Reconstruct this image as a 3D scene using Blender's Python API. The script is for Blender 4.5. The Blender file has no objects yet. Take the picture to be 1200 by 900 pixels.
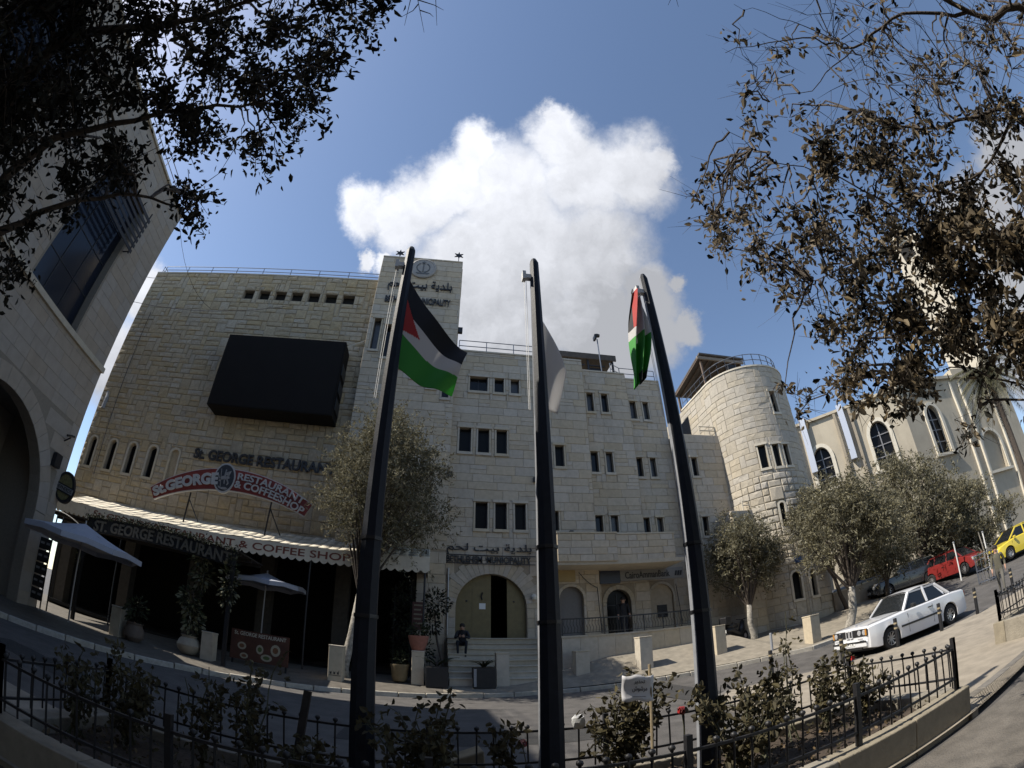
import bpy, bmesh, math, random
import numpy as np
from mathutils import Vector, Matrix

random.seed(7); RNG = np.random.default_rng(7)
scene = bpy.context.scene
COL = scene.collection
R = math.radians

# ------------------------------------------------------------------ camera (wide fisheye action camera, eye 1.7 m above the asphalt)
EYE = Vector((0, 0, 1.7))
CR = Vector((0.98640, -0.16410, -0.00973))      # camera right in the world
CU = Vector((-0.07732, -0.51539, 0.85346))      # camera up
CF = Vector((0.14507, 0.84110, 0.52107))        # camera forward
FPX = 565.25                                    # equidistant focal length, pixels of a 1200 x 900 frame
cd = bpy.data.cameras.new('camera')
cd.type = 'PANO'
cd.panorama_type = 'FISHEYE_LENS_POLYNOMIAL'
cd.sensor_fit = 'HORIZONTAL'; cd.sensor_width = 36.0; cd.sensor_height = 27.0
cd.fisheye_fov = R(179)
cd.fisheye_polynomial_k0 = 0; cd.fisheye_polynomial_k1 = -1.0 / (0.03 * FPX)
cd.fisheye_polynomial_k2 = 0; cd.fisheye_polynomial_k3 = 0; cd.fisheye_polynomial_k4 = 0
cd.clip_start = 0.05; cd.clip_end = 2000
cam = bpy.data.objects.new('camera', cd); COL.objects.link(cam)
CR.normalize(); CF = (CF - CR * CF.dot(CR)).normalized(); CU = CR.cross(CF).normalized()
cam.matrix_world = Matrix(((CR.x, CU.x, -CF.x, EYE.x), (CR.y, CU.y, -CF.y, EYE.y), (CR.z, CU.z, -CF.z, EYE.z), (0, 0, 0, 1)))
scene.camera = cam

def ray(px, py):
    dx, dy = px - 600.0, py - 450.0
    r = max(math.hypot(dx, dy), 1e-6); th = r / FPX; s = math.sin(th) / r
    return CR * (dx * s) - CU * (dy * s) + CF * math.cos(th)
def on_y(px, py, y):
    r = ray(px, py); return EYE + r * (y / r.y)
def at(px, py, d):
    return EYE + ray(px, py) * d

# ------------------------------------------------------------------ light
SUN_EL, SUN_BACK = R(50.5), R(4)
SUN_DIR = Vector((-math.cos(SUN_EL) * math.cos(SUN_BACK), math.cos(SUN_EL) * math.sin(SUN_BACK), math.sin(SUN_EL)))
sl = bpy.data.lights.new('sun', 'SUN'); sl.energy = 4.4; sl.angle = R(0.5); sl.color = (1.0, 0.93, 0.82)
so = bpy.data.objects.new('sun', sl); COL.objects.link(so); so.location = (-30, 0, 40)
so.rotation_euler = SUN_DIR.to_track_quat('Z', 'Y').to_euler()
scene.view_settings.view_transform = 'Standard'; scene.view_settings.look = 'None'
scene.view_settings.gamma = 1.0; scene.view_settings.use_curve_mapping = False
scene.view_settings.exposure = 0.6

world = bpy.data.worlds.new('World'); scene.world = world; world.use_nodes = True
def make_world():
    nt = world.node_tree; nt.nodes.clear(); N = nt.nodes; L = nt.links
    out = N.new('ShaderNodeOutputWorld'); bg = N.new('ShaderNodeBackground')
    sky = N.new('ShaderNodeTexSky'); sky.sky_type = 'NISHITA'; sky.sun_disc = False
    sky.sun_elevation = SUN_EL; sky.sun_rotation = math.atan2(SUN_DIR.x, SUN_DIR.y)
    sky.altitude = 750; sky.air_density = 1.0; sky.dust_density = 0.6; sky.ozone_density = 1.6
    tc = N.new('ShaderNodeTexCoord')
    def math_(op, a, b=None, clamp=False):
        n = N.new('ShaderNodeMath'); n.operation = op; n.use_clamp = clamp
        for i, v in ((0, a), (1, b)):
            if v is None: continue
            if isinstance(v, (int, float)): n.inputs[i].default_value = v
            else: L.new(v, n.inputs[i])
        return n.outputs[0]
    def vec(op, a, b):
        n = N.new('ShaderNodeVectorMath'); n.operation = op
        for i, v in ((0, a), (1, b)):
            if isinstance(v, (tuple, Vector)): n.inputs[i].default_value = v
            else: L.new(v, n.inputs[i])
        return n
    def noise(scale, detail, rough, v=None):
        n = N.new('ShaderNodeTexNoise'); n.inputs['Scale'].default_value = scale
        n.inputs['Detail'].default_value = detail; n.inputs['Roughness'].default_value = rough
        L.new(v or tc.outputs['Generated'], n.inputs['Vector']); return n
    d0 = tc.outputs['Generated']
    n1 = noise(6.0, 12, 0.66)
    off = vec('SUBTRACT', n1.outputs['Color'], (0.5, 0.5, 0.5))
    sc = N.new('ShaderNodeVectorMath'); sc.operation = 'SCALE'; L.new(off.outputs[0], sc.inputs[0]); sc.inputs['Scale'].default_value = 0.15
    d1 = vec('ADD', d0, sc.outputs[0]).outputs[0]
    # one big cumulus standing over the building, and small fair-weather puffs all round the sky
    blobs = [(475, 258, 40), (432, 248, 34), (505, 235, 42), (530, 215, 45), (560, 180, 34), (600, 235, 75), (655, 165, 45), (650, 135, 24), (690, 210, 60), (740, 200, 55),
             (775, 195, 26), (620, 300, 85), (700, 300, 70), (560, 300, 70), (690, 370, 70), (600, 370, 90), (760, 350, 45), (765, 395, 42), (735, 410, 50), (800, 385, 24), (520, 340, 42), (800, 330, 14),
             (430, 300, 14), (455, 300, 16), (1150, 260, 55), (1180, 180, 40), (1190, 330, 50), (130, 420, 50), (170, 345, 35), (1210, 420, 60)]
    cov = None
    for (px, py, rr) in blobs:
        c = ray(px, py); r = rr / FPX
        ds = vec('DISTANCE', d1, tuple(c)).outputs['Value']
        m = N.new('ShaderNodeMapRange'); m.interpolation_type = 'SMOOTHSTEP'
        L.new(ds, m.inputs['Value']); m.inputs['From Min'].default_value = r * 1.22; m.inputs['From Max'].default_value = r * 0.56
        cov = m.outputs[0] if cov is None else math_('MAXIMUM', cov, m.outputs[0])
    n2 = noise(2.6, 8, 0.6); pf = N.new('ShaderNodeMapRange'); pf.interpolation_type = 'SMOOTHSTEP'
    L.new(n2.outputs['Fac'], pf.inputs['Value']); pf.inputs['From Min'].default_value = 0.66; pf.inputs['From Max'].default_value = 0.8
    pf.inputs['To Max'].default_value = 0.75
    # the free puffs lie in the half of the sky behind and beside the viewer; the measured cumulus fills the front
    sep = N.new('ShaderNodeSeparateXYZ'); L.new(d0, sep.inputs[0])
    bk = N.new('ShaderNodeMapRange'); L.new(vec('DOT_PRODUCT', d0, tuple(CF)).outputs['Value'], bk.inputs['Value'])
    bk.inputs['From Min'].default_value = 0.45; bk.inputs['From Max'].default_value = 0.2
    cov = math_('MAXIMUM', cov, math_('MULTIPLY', pf.outputs[0], bk.outputs[0]))
    # brightness inside the cloud: billows lit from the sun's side, a greyer base
    n3 = noise(8.0, 9, 0.6, d1); n3b = noise(8.0, 9, 0.6, vec('ADD', d1, tuple(SUN_DIR * 0.035)).outputs[0]); n4 = noise(2.6, 4, 0.5)
    emb = math_('MULTIPLY', math_('SUBTRACT', n3b.outputs['Fac'], n3.outputs['Fac']), -0.55)
    side = math_('MULTIPLY', vec('DOT_PRODUCT', vec('SUBTRACT', d0, tuple(ray(620, 290))).outputs[0], tuple((SUN_DIR + Vector((0, 0, .9))).normalized())).outputs['Value'], 1.7)
    soft = math_('MULTIPLY', math_('SUBTRACT', n4.outputs['Fac'], 0.5), 0.7)
    br = N.new('ShaderNodeMapRange'); L.new(math_('ADD', math_('ADD', emb, side), soft), br.inputs['Value'])
    br.inputs['From Min'].default_value = -0.30; br.inputs['From Max'].default_value = 0.30
    br.inputs['To Min'].default_value = 0.34; br.inputs['To Max'].default_value = 0.78
    cc = N.new('ShaderNodeMixRGB'); cc.blend_type = 'MULTIPLY'; cc.inputs[0].default_value = 1
    cc.inputs[1].default_value = (0.92, 0.94, 1.0, 1); L.new(br.outputs[0], cc.inputs[2])
    sk = N.new('ShaderNodeMixRGB'); sk.blend_type = 'MULTIPLY'; sk.inputs[0].default_value = 1
    L.new(sky.outputs[0], sk.inputs[1]); sk.inputs[2].default_value = (SKY_K * 1.03, SKY_K * 1.0, SKY_K * 0.97, 1)
    mx = N.new('ShaderNodeMixRGB'); L.new(math_('MULTIPLY', cov, 0.96), mx.inputs[0]); L.new(sk.outputs[0], mx.inputs[1]); L.new(cc.outputs[0], mx.inputs[2])
    L.new(mx.outputs[0], bg.inputs['Color']); bg.inputs['Strength'].default_value = 1.0
    L.new(bg.outputs[0], out.inputs['Surface'])
SKY_K = 0.12
make_world()
scene.cycles.max_bounces = 6; scene.cycles.diffuse_bounces = 3; scene.cycles.glossy_bounces = 3
scene.cycles.transparent_max_bounces = 8; scene.cycles.use_denoising = True
scene.cycles.sample_clamp_indirect = 6

# ------------------------------------------------------------------ materials (all procedural)
MATS = {}
def mat(name, col, rough=0.8, noise=0.0, nscale=8.0, metal=0.0, bump=0.0, bscale=30.0, island=0.0, spec=0.5, coat=0.0, emit=0.0, detail=4, col2=None, transl=0.0, wear=0.0):
    if name in MATS: return MATS[name]
    m = bpy.data.materials.new(name); m.use_nodes = True; nt = m.node_tree; N = nt.nodes; L = nt.links
    b = N['Principled BSDF']; b.inputs['Roughness'].default_value = rough; b.inputs['Metallic'].default_value = metal
    b.inputs['Specular IOR Level'].default_value = spec
    if coat: b.inputs['Coat Weight'].default_value = coat; b.inputs['Coat Roughness'].default_value = 0.05
    base = N.new('ShaderNodeRGB'); base.outputs[0].default_value = (*col, 1); cur = base.outputs[0]
    geo = N.new('ShaderNodeNewGeometry'); oi = N.new('ShaderNodeObjectInfo'); tc = N.new('ShaderNodeTexCoord')
    pos = geo.outputs['Position']
    if noise:
        n = N.new('ShaderNodeTexNoise'); n.inputs['Scale'].default_value = nscale; n.inputs['Detail'].default_value = detail
        n.inputs['Roughness'].default_value = 0.6; L.new(pos, n.inputs['Vector'])
        mr = N.new('ShaderNodeMapRange'); L.new(n.outputs['Fac'], mr.inputs['Value'])
        mr.inputs['From Min'].default_value = 0.3; mr.inputs['From Max'].default_value = 0.7
        if col2:
            mx = N.new('ShaderNodeMixRGB'); L.new(mr.outputs[0], mx.inputs[0]); L.new(cur, mx.inputs[1]); mx.inputs[2].default_value = (*col2, 1)
        else:
            mr.inputs['To Min'].default_value = 1 - noise; mr.inputs['To Max'].default_value = 1 + noise
            mx = N.new('ShaderNodeMixRGB'); mx.blend_type = 'MULTIPLY'; mx.inputs[0].default_value = 1; L.new(cur, mx.inputs[1]); L.new(mr.outputs[0], mx.inputs[2])
        cur = mx.outputs[0]
    if island:
        ad = N.new('ShaderNodeMath'); ad.operation = 'ADD'; L.new(geo.outputs['Random Per Island'], ad.inputs[0]); L.new(oi.outputs['Random'], ad.inputs[1])
        fr = N.new('ShaderNodeMath'); fr.operation = 'FRACT'; L.new(ad.outputs[0], fr.inputs[0])
        mr = N.new('ShaderNodeMapRange'); L.new(fr.outputs[0], mr.inputs['Value']); mr.inputs['To Min'].default_value = 1 - island; mr.inputs['To Max'].default_value = 1 + island
        mx = N.new('ShaderNodeMixRGB'); mx.blend_type = 'MULTIPLY'; mx.inputs[0].default_value = 1; L.new(cur, mx.inputs[1]); L.new(mr.outputs[0], mx.inputs[2])
        hs = N.new('ShaderNodeHueSaturation'); L.new(mx.outputs[0], hs.inputs['Color'])
        m2 = N.new('ShaderNodeMath'); m2.operation = 'MULTIPLY'; L.new(fr.outputs[0], m2.inputs[0]); m2.inputs[1].default_value = 7.31
        f2 = N.new('ShaderNodeMath'); f2.operation = 'FRACT'; L.new(m2.outputs[0], f2.inputs[0])
        mr2 = N.new('ShaderNodeMapRange'); L.new(f2.outputs[0], mr2.inputs['Value']); mr2.inputs['To Min'].default_value = 0.75; mr2.inputs['To Max'].default_value = 1.2
        L.new(mr2.outputs[0], hs.inputs['Saturation']); cur = hs.outputs[0]
    if wear:
        n = N.new('ShaderNodeTexNoise'); n.inputs['Scale'].default_value = 0.9; n.inputs['Detail'].default_value = 8; n.inputs['Roughness'].default_value = 0.7
        mp = N.new('ShaderNodeMapping'); mp.inputs['Scale'].default_value = (1, 1, 0.22); L.new(pos, mp.inputs[0]); L.new(mp.outputs[0], n.inputs['Vector'])
        mr = N.new('ShaderNodeMapRange'); L.new(n.outputs['Fac'], mr.inputs['Value']); mr.inputs['From Min'].default_value = 0.52; mr.inputs['From Max'].default_value = 0.75
        mr.inputs['To Min'].default_value = 1.0; mr.inputs['To Max'].default_value = 1 - wear
        mx = N.new('ShaderNodeMixRGB'); mx.blend_type = 'MULTIPLY'; mx.inputs[0].default_value = 1; L.new(cur, mx.inputs[1]); L.new(mr.outputs[0], mx.inputs[2]); cur = mx.outputs[0]
    L.new(cur, b.inputs['Base Color'])
    if bump:
        n = N.new('ShaderNodeTexNoise'); n.inputs['Scale'].default_value = bscale; n.inputs['Detail'].default_value = 5; L.new(pos, n.inputs['Vector'])
        bp = N.new('ShaderNodeBump'); bp.inputs['Strength'].default_value = bump; bp.inputs['Distance'].default_value = 0.02
        L.new(n.outputs['Fac'], bp.inputs['Height']); L.new(bp.outputs[0], b.inputs['Normal'])
    if emit:
        b.inputs['Emission Color'].default_value = (*col, 1); b.inputs['Emission Strength'].default_value = emit
    if transl:
        tr = N.new('ShaderNodeBsdfTranslucent'); L.new(cur, tr.inputs['Color']); ms = N.new('ShaderNodeMixShader'); ms.inputs[0].default_value = transl
        L.new(b.outputs[0], ms.inputs[1]); L.new(tr.outputs[0], ms.inputs[2]); L.new(ms.outputs[0], N['Material Output'].inputs['Surface'])
    MATS[name] = m; return m

M_STONE = mat('muni_limestone', (0.455, 0.392, 0.302), 0.9, 0.10, 6, bump=0.35, bscale=40, island=0.055, wear=0.2)
M_ROUGH = mat('rough_limestone', (0.385, 0.318, 0.218), 0.92, 0.16, 9, bump=0.8, bscale=18, island=0.075, wear=0.2)
M_MORTAR_T = mat('tower_mortar', (0.32, 0.28, 0.21), 0.95, 0.1, 10)
M_TOWER = mat('tower_limestone', (0.44, 0.395, 0.32), 0.9, 0.10, 7, bump=0.4, bscale=30, island=0.06, wear=0.12)
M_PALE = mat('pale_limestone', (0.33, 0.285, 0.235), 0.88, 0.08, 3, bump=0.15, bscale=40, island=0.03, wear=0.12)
M_MORTAR = mat('mortar', (0.31, 0.265, 0.20), 0.95, 0.15, 10)
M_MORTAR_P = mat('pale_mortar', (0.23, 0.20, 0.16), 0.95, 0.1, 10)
M_DRESS = mat('dressed_limestone', (0.45, 0.395, 0.305), 0.85, 0.1, 6, bump=0.2, bscale=50, island=0.06)
M_CHURCH = mat('church_limestone', (0.42, 0.37, 0.285), 0.9, 0.1, 0.5, bump=0.2, bscale=12, wear=0.2)
M_TRIM = mat('church_trim', (0.60, 0.55, 0.45), 0.85, 0.08, 4)
M_GLASS = mat('dark_glass', (0.008, 0.009, 0.011), 0.1, spec=0.3)
M_GLASSD = mat('dull_glass', (0.007, 0.007, 0.008), 0.35, spec=0.15)
M_CURTAIN = mat('grey_pane', (0.06, 0.06, 0.063), 0.25, 0.2, 3)
M_METAL = mat('dark_metal', (0.035, 0.036, 0.04), 0.5, 0.2, 12, metal=0.6)
M_ALU = mat('aluminium', (0.30, 0.30, 0.31), 0.4, metal=0.7)
M_STEEL = mat('rail_steel', (0.16, 0.18, 0.22), 0.5, metal=0.5)
M_BLACK = mat('black_paint', (0.012, 0.012, 0.014), 0.45, 0.25, 20)
M_IRON = mat('iron_paint', (0.016, 0.016, 0.018), 0.5, 0.3, 25, bump=0.2, bscale=60)
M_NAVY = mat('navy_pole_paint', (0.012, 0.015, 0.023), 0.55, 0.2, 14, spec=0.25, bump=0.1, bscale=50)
M_GREY = mat('grey_pole_paint', (0.25, 0.26, 0.28), 0.5, 0.12, 10)  # grey paint; on the flagpoles it paints in the sunlit facet
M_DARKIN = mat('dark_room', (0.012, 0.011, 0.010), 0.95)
M_ASPH = mat('asphalt', (0.086, 0.080, 0.075), 0.92, 0.25, 2.2, bump=0.5, bscale=90, wear=0.2)
M_ASPH2 = mat('worn_asphalt', (0.125, 0.112, 0.096), 0.95, 0.3, 3.0, bump=0.8, bscale=45)
M_PAVE = mat('paving', (0.25, 0.215, 0.165), 0.9, 0.15, 4, bump=0.3, bscale=40, island=0.07)
M_PAVEJ = mat('paving_joint', (0.13, 0.115, 0.095), 0.95, 0.2, 10)
M_KERB = mat('kerb_stone', (0.40, 0.37, 0.31), 0.85, 0.2, 8, island=0.08)
M_SOIL = mat('soil', (0.055, 0.04, 0.028), 0.98, 0.4, 12, bump=0.9, bscale=25)
M_CANVAS = mat('cream_canvas', (0.58, 0.53, 0.43), 0.85, 0.1, 3, wear=0.25)
M_WHITECL = mat('white_canvas', (0.33, 0.35, 0.41), 0.8, 0.05, 5)
M_BARK = mat('bark', (0.075, 0.06, 0.048), 0.95, 0.35, 18, bump=0.8, bscale=40)
M_BARKP = mat('whitewashed_bark', (0.27, 0.25, 0.215), 0.95, 0.5, 9, bump=0.6, bscale=30)
M_OLIVE = mat('olive_leaf', (0.145, 0.132, 0.082), 0.85, spec=0.15, island=0.45, transl=0.25)
M_OLIVE2 = mat('olive_leaf_light', (0.25, 0.235, 0.165), 0.85, spec=0.15, island=0.3, transl=0.25)
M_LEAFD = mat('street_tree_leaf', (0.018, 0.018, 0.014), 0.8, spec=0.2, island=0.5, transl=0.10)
M_LEAFB = mat('dry_street_tree_leaf', (0.20, 0.16, 0.105), 0.8, spec=0.2, island=0.5, transl=0.35)
M_ROSE = mat('rose_leaf', (0.072, 0.062, 0.034), 0.8, spec=0.2, island=0.4, transl=0.2)
M_PLANT = mat('plant_leaf', (0.035, 0.042, 0.022), 0.7, spec=0.2, island=0.4, transl=0.2)
M_RED = mat('rose_red', (0.20, 0.025, 0.025), 0.6, island=0.2)
M_TERRA = mat('terracotta', (0.27, 0.115, 0.085), 0.8, 0.15, 8)
M_TEXT = mat('black_letter', (0.02, 0.02, 0.022), 0.5)
M_TEXTR = mat('brown_red_letter', (0.16, 0.045, 0.03), 0.7)
M_SIGNRED = mat('sign_red', (0.16, 0.022, 0.018), 0.5, 0.1, 4)
M_SILVER = mat('silver_letter', (0.42, 0.42, 0.42), 0.4)
M_WHITE = mat('white_paint', (0.72, 0.72, 0.70), 0.6, 0.05, 8)
M_DOOR = mat('olive_door_paint', (0.17, 0.135, 0.06), 0.6, 0.12, 6)
M_SKIN = mat('skin', (0.40, 0.24, 0.17), 0.6)

# ------------------------------------------------------------------ mesh helpers
class MB:
    def __init__(self): self.v = []; self.f = []; self.m = []
    def add(self, vs, fs, mi=0):
        o = len(self.v); self.v += [tuple(p) for p in vs]
        for f in fs: self.f.append(tuple(i + o for i in f)); self.m.append(mi)
        return self
    def box(self, x0, x1, y0, y1, z0, z1, mi=0, fr=None):
        vs = [(x, y, z) for z in (z0, z1) for y in (y0, y1) for x in (x0, x1)]
        if fr: vs = [fr(x, z, -y) for (x, y, z) in vs]
        return self.add(vs, [(0, 2, 3, 1), (4, 5, 7, 6), (0, 1, 5, 4), (2, 6, 7, 3), (0, 4, 6, 2), (1, 3, 7, 5)], mi)
    def fbox(self, fr, u0, u1, w0, w1, d0, d1, mi=0):        # a box in a wall's own frame: along, up, out
        vs = [fr(u, w, d) for d in (d0, d1) for w in (w0, w1) for u in (u0, u1)]
        return self.add(vs, [(0, 2, 3, 1), (4, 5, 7, 6), (0, 1, 5, 4), (2, 6, 7, 3), (0, 4, 6, 2), (1, 3, 7, 5)], mi)
    def bar(self, p0, p1, wx, wy=None, up=(0, 0, 1), mi=0):
        p0, p1 = Vector(p0), Vector(p1); wy = wy or wx; d = (p1 - p0).normalized(); up = Vector(up)
        if abs(d.dot(up)) > 0.95: up = Vector((0, 1, 0)) if abs(d.y) < 0.9 else Vector((1, 0, 0))
        a = d.cross(up).normalized() * wx * .5; b = a.cross(d).normalized() * wy * .5
        vs = [p + s * a + t * b for p in (p0, p1) for t in (-1, 1) for s in (-1, 1)]
        return self.add(vs, [(0, 2, 3, 1), (4, 5, 7, 6), (0, 1, 5, 4), (2, 6, 7, 3), (0, 4, 6, 2), (1, 3, 7, 5)], mi)
    def tube(self, path, rad, n=6, mi=0, caps=True):
        path = [Vector(p) for p in path]
        if isinstance(rad, (int, float)): rad = [rad] * len(path)
        ref = None; rings = []
        for i, p in enumerate(path):
            d = (path[min(i + 1, len(path) - 1)] - path[max(i - 1, 0)]).normalized()
            if ref is None: ref = Vector((0, 0, 1)) if abs(d.z) < .9 else Vector((1, 0, 0))
            a = d.cross(ref).normalized(); b = a.cross(d).normalized(); ref = b
            rings.append([p + (a * math.cos(t) + b * math.sin(t)) * rad[i] for t in [2 * math.pi * k / n for k in range(n)]])
        vs = [q for r in rings for q in r]; fs = []
        for i in range(len(path) - 1):
            for k in range(n): fs.append((i * n + k, i * n + (k + 1) % n, (i + 1) * n + (k + 1) % n, (i + 1) * n + k))
        if caps: fs.append(tuple(range(n))[::-1]); fs.append(tuple((len(path) - 1) * n + k for k in range(n)))
        return self.add(vs, fs, mi)
    def lathe(self, prof, c=(0, 0, 0), n=16, ax='z', mi=0, caps=True):
        vs = []; c = Vector(c)
        for (r, h) in prof:
            for k in range(n):
                t = 2 * math.pi * k / n; a, b = r * math.cos(t), r * math.sin(t)
                vs.append(c + (Vector((a, b, h)) if ax == 'z' else Vector((a, h, b)) if ax == 'y' else Vector((h, a, b))))
        fs = []
        for i in range(len(prof) - 1):
            for k in range(n): fs.append((i * n + k, i * n + (k + 1) % n, (i + 1) * n + (k + 1) % n, (i + 1) * n + k))
        if caps and prof[0][0] > 1e-6: fs.append(tuple(range(n))[::-1])
        if caps and prof[-1][0] > 1e-6: fs.append(tuple((len(prof) - 1) * n + k for k in range(n)))
        return self.add(vs, fs, mi)
    def prism(self, poly, fr, d0, d1, mi=0, mside=None):      # flat outline in a frame, given thickness
        n = len(poly); vs = [fr(u, w, d0) for u, w in poly] + [fr(u, w, d1) for u, w in poly]
        self.add(vs, [tuple(range(n))[::-1], tuple(range(n, 2 * n))], mi)
        self.add(vs, [(i, (i + 1) % n, n + (i + 1) % n, n + i) for i in range(n)], mi if mside is None else mside)
        return self
    def build(self, name, mats, parent=None, smooth=False, kind=None, local=False):
        me = bpy.data.meshes.new(name); me.from_pydata(self.v, [], self.f)
        mats = mats if isinstance(mats, (list, tuple)) else [mats]
        for m in mats: me.materials.append(m)
        if len(mats) > 1: me.polygons.foreach_set('material_index', self.m)
        bm = bmesh.new(); bm.from_mesh(me); bmesh.ops.recalc_face_normals(bm, faces=bm.faces); bm.to_mesh(me); bm.free()
        if smooth: me.polygons.foreach_set('use_smooth', [True] * len(me.polygons))
        return link(name, me, parent, kind, local)
def link(name, data, parent=None, kind=None, local=False):
    o = bpy.data.objects.new(name, data); COL.objects.link(o)
    if parent:
        o.parent = parent
        if not local and parent.type == 'EMPTY': o.matrix_parent_inverse = (Matrix.Translation(parent.location) @ parent.rotation_euler.to_matrix().to_4x4()).inverted()
    if kind: o['kind'] = kind
    return o
def thing(name, label, cat, loc=(0, 0, 0), rz=0, group=None):
    o = bpy.data.objects.new(name, None); COL.objects.link(o); o.location = loc; o.rotation_euler = (0, 0, rz); o.empty_display_size = 0.2
    o['label'] = label; o['category'] = cat
    if group: o['group'] = group
    return o
def tag(o, label, cat, group=None):
    o['label'] = label; o['category'] = cat
    if group: o['group'] = group
    return o
def copy_tree(o, parent=None):
    c = o.copy(); COL.objects.link(c); c.parent = parent
    if parent: c.matrix_parent_inverse = o.matrix_parent_inverse.copy()
    for ch in list(o.children): copy_tree(ch, c)
    return c
def smooth_by_angle(o, ang=40):
    me = o.data; me.polygons.foreach_set('use_smooth', [True] * len(me.polygons))
    bm = bmesh.new(); bm.from_mesh(me)
    for e in bm.edges:
        if len(e.link_faces) == 2 and e.calc_face_angle(0) > R(ang): e.smooth = False
    bm.to_mesh(me); bm.free(); return o
def bevel(o, w=0.01, seg=2):
    m = o.modifiers.new('bevel', 'BEVEL'); m.width = w; m.segments = seg; m.limit_method = 'ANGLE'; m.angle_limit = R(35); return o

# text as solid letters
def text_data(body, extrude=0.02, bold=0.0, res=3):
    cu = bpy.data.curves.new('lettering', 'FONT'); cu.body = body; cu.extrude = extrude; cu.offset = bold; cu.resolution_u = res
    o = bpy.data.objects.new('lettering', cu); COL.objects.link(o)
    dg = bpy.context.evaluated_depsgraph_get(); dg.update()
    me = bpy.data.meshes.new_from_object(o.evaluated_get(dg)); bpy.data.objects.remove(o); return me
def text_on(name, body, fr, u0, u1, w0, w1, d, parent, m, depth=0.03, bold=0.0, curve=None):
    """solid lettering that fills the rectangle u0..u1, w0..w1 of a wall frame, standing d proud of it"""
    me = text_data(body, 0.05, bold); n = len(me.vertices); co = np.empty(n * 3); me.vertices.foreach_get('co', co); co = co.reshape(-1, 3)
    mn, mx = co.min(0), co.max(0); out = []
    for p in co:
        a = (p[0] - mn[0]) / (mx[0] - mn[0]); b = (p[1] - mn[1]) / (mx[1] - mn[1]); z = (p[2] - mn[2]) / max(mx[2] - mn[2], 1e-6)
        u, w = u0 + a * (u1 - u0), w0 + b * (w1 - w0)
        if curve: u, w = curve(u, w)
        out.append(fr(u, w, d + z * depth))
    me.vertices.foreach_set('co', np.array([tuple(q) for q in out]).ravel()); me.materials.clear(); me.materials.append(m); me.update()
    # one object for each word: cut where the gap between letters is wide
    lab = np.arange(n); ed = np.array([e.vertices[:] for e in me.edges])
    while True:
        mn_ = np.minimum(lab[ed[:, 0]], lab[ed[:, 1]]); l2 = lab.copy(); np.minimum.at(l2, ed[:, 0], mn_); np.minimum.at(l2, ed[:, 1], mn_)
        if (l2 == lab).all(): break
        lab = l2
    boxes = sorted((co[lab == k, 0].min(), co[lab == k, 0].max(), k) for k in np.unique(lab)); cuts = []; hi = boxes[0][1]
    for a, b, k in boxes[1:]:
        if a - hi > .17: cuts.append((a + hi) / 2)
        hi = max(hi, b)
    if not cuts: return link(name, me, parent)
    grp = {k: sum(1 for c in cuts if (a + b) / 2 > c) for a, b, k in boxes}; vg = np.array([grp[k] for k in lab]); o = None
    for g in range(len(cuts) + 1):
        ids = np.where(vg == g)[0]; mp = {int(v): i for i, v in enumerate(ids)}
        mw = bpy.data.meshes.new(name); mw.from_pydata([tuple(out[int(v)]) for v in ids], [], [tuple(mp[v] for v in p.vertices) for p in me.polygons if int(p.vertices[0]) in mp]); mw.materials.append(m); o = link(name, mw, parent)
    bpy.data.meshes.remove(me); return o

# ------------------------------------------------------------------ walls: frames, openings, stones
def frame_y(Y0): return lambda u, w, d=0.0: Vector((u, Y0 - d, w))            # faces -Y (towards the viewer)
def frame_x(X0): return lambda u, w, d=0.0: Vector((X0 + d, u, w))            # faces +X
def frame_line(p, q):                                                          # faces the left-hand side of q->p seen from above
    p, q = Vector(p), Vector(q); t = (q - p).normalized(); n = Vector((t.y, -t.x))
    return lambda u, w, d=0.0: Vector((p.x + t.x * u + n.x * d, p.y + t.y * u + n.y * d, w))
def wall_sheet(mb, fr, u0, u1, w0, w1, holes=(), depth=0.34, du=None, mi=0):
    us = sorted({u0, u1} | {h[i] for h in holes for i in (0, 1) if u0 < h[i] < u1}); ws = sorted({w0, w1} | {h[i] for h in holes for i in (2, 3) if w0 < h[i] < w1})
    if du:
        ex = []
        for a, b in zip(us, us[1:]):
            k = max(1, int(math.ceil((b - a) / du))); ex += [a + (b - a) * i / k for i in range(k)]
        us = ex + [us[-1]]
    for a, b in zip(us, us[1:]):
        for c, d in zip(ws, ws[1:]):
            cu, cw = (a + b) / 2, (c + d) / 2
            if any(h[0] < cu < h[1] and h[2] < cw < h[3] for h in holes): continue
            mb.add([fr(a, c), fr(b, c), fr(b, d), fr(a, d)], [(0, 1, 2, 3)], mi)
    for h in holes:
        a, b, c, d = h[:4]
        if len(h) > 4 and h[4] == 'arch':
            r = (b - a) / 2; cx = (a + b) / 2; sp = d - r * (h[5] if len(h) > 5 else 1.0); K = 16
            pts = [(cx - r * math.cos(math.pi * k / K), sp + (d - sp) * math.sin(math.pi * k / K)) for k in range(K + 1)]
            for k in range(K):
                p, q = pts[k], pts[k + 1]
                mb.add([fr(*p), fr(*q), fr(q[0], d + 1e-4), fr(p[0], d + 1e-4)], [(0, 1, 2, 3)], mi)
                mb.add([fr(*p), fr(*q), fr(q[0], q[1], -depth), fr(p[0], p[1], -depth)], [(0, 1, 2, 3)], mi)
            e = [((a, c), (a, sp)), ((b, c), (b, sp)), ((a, c), (b, c))]
        else:
            e = [((a, c), (a, d)), ((b, c), (b, d)), ((a, c), (b, c)), ((a, d), (b, d))]
        for p, q in e: mb.add([fr(*p), fr(*q), fr(q[0], q[1], -depth), fr(p[0], p[1], -depth)], [(0, 1, 2, 3)], mi)
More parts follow.
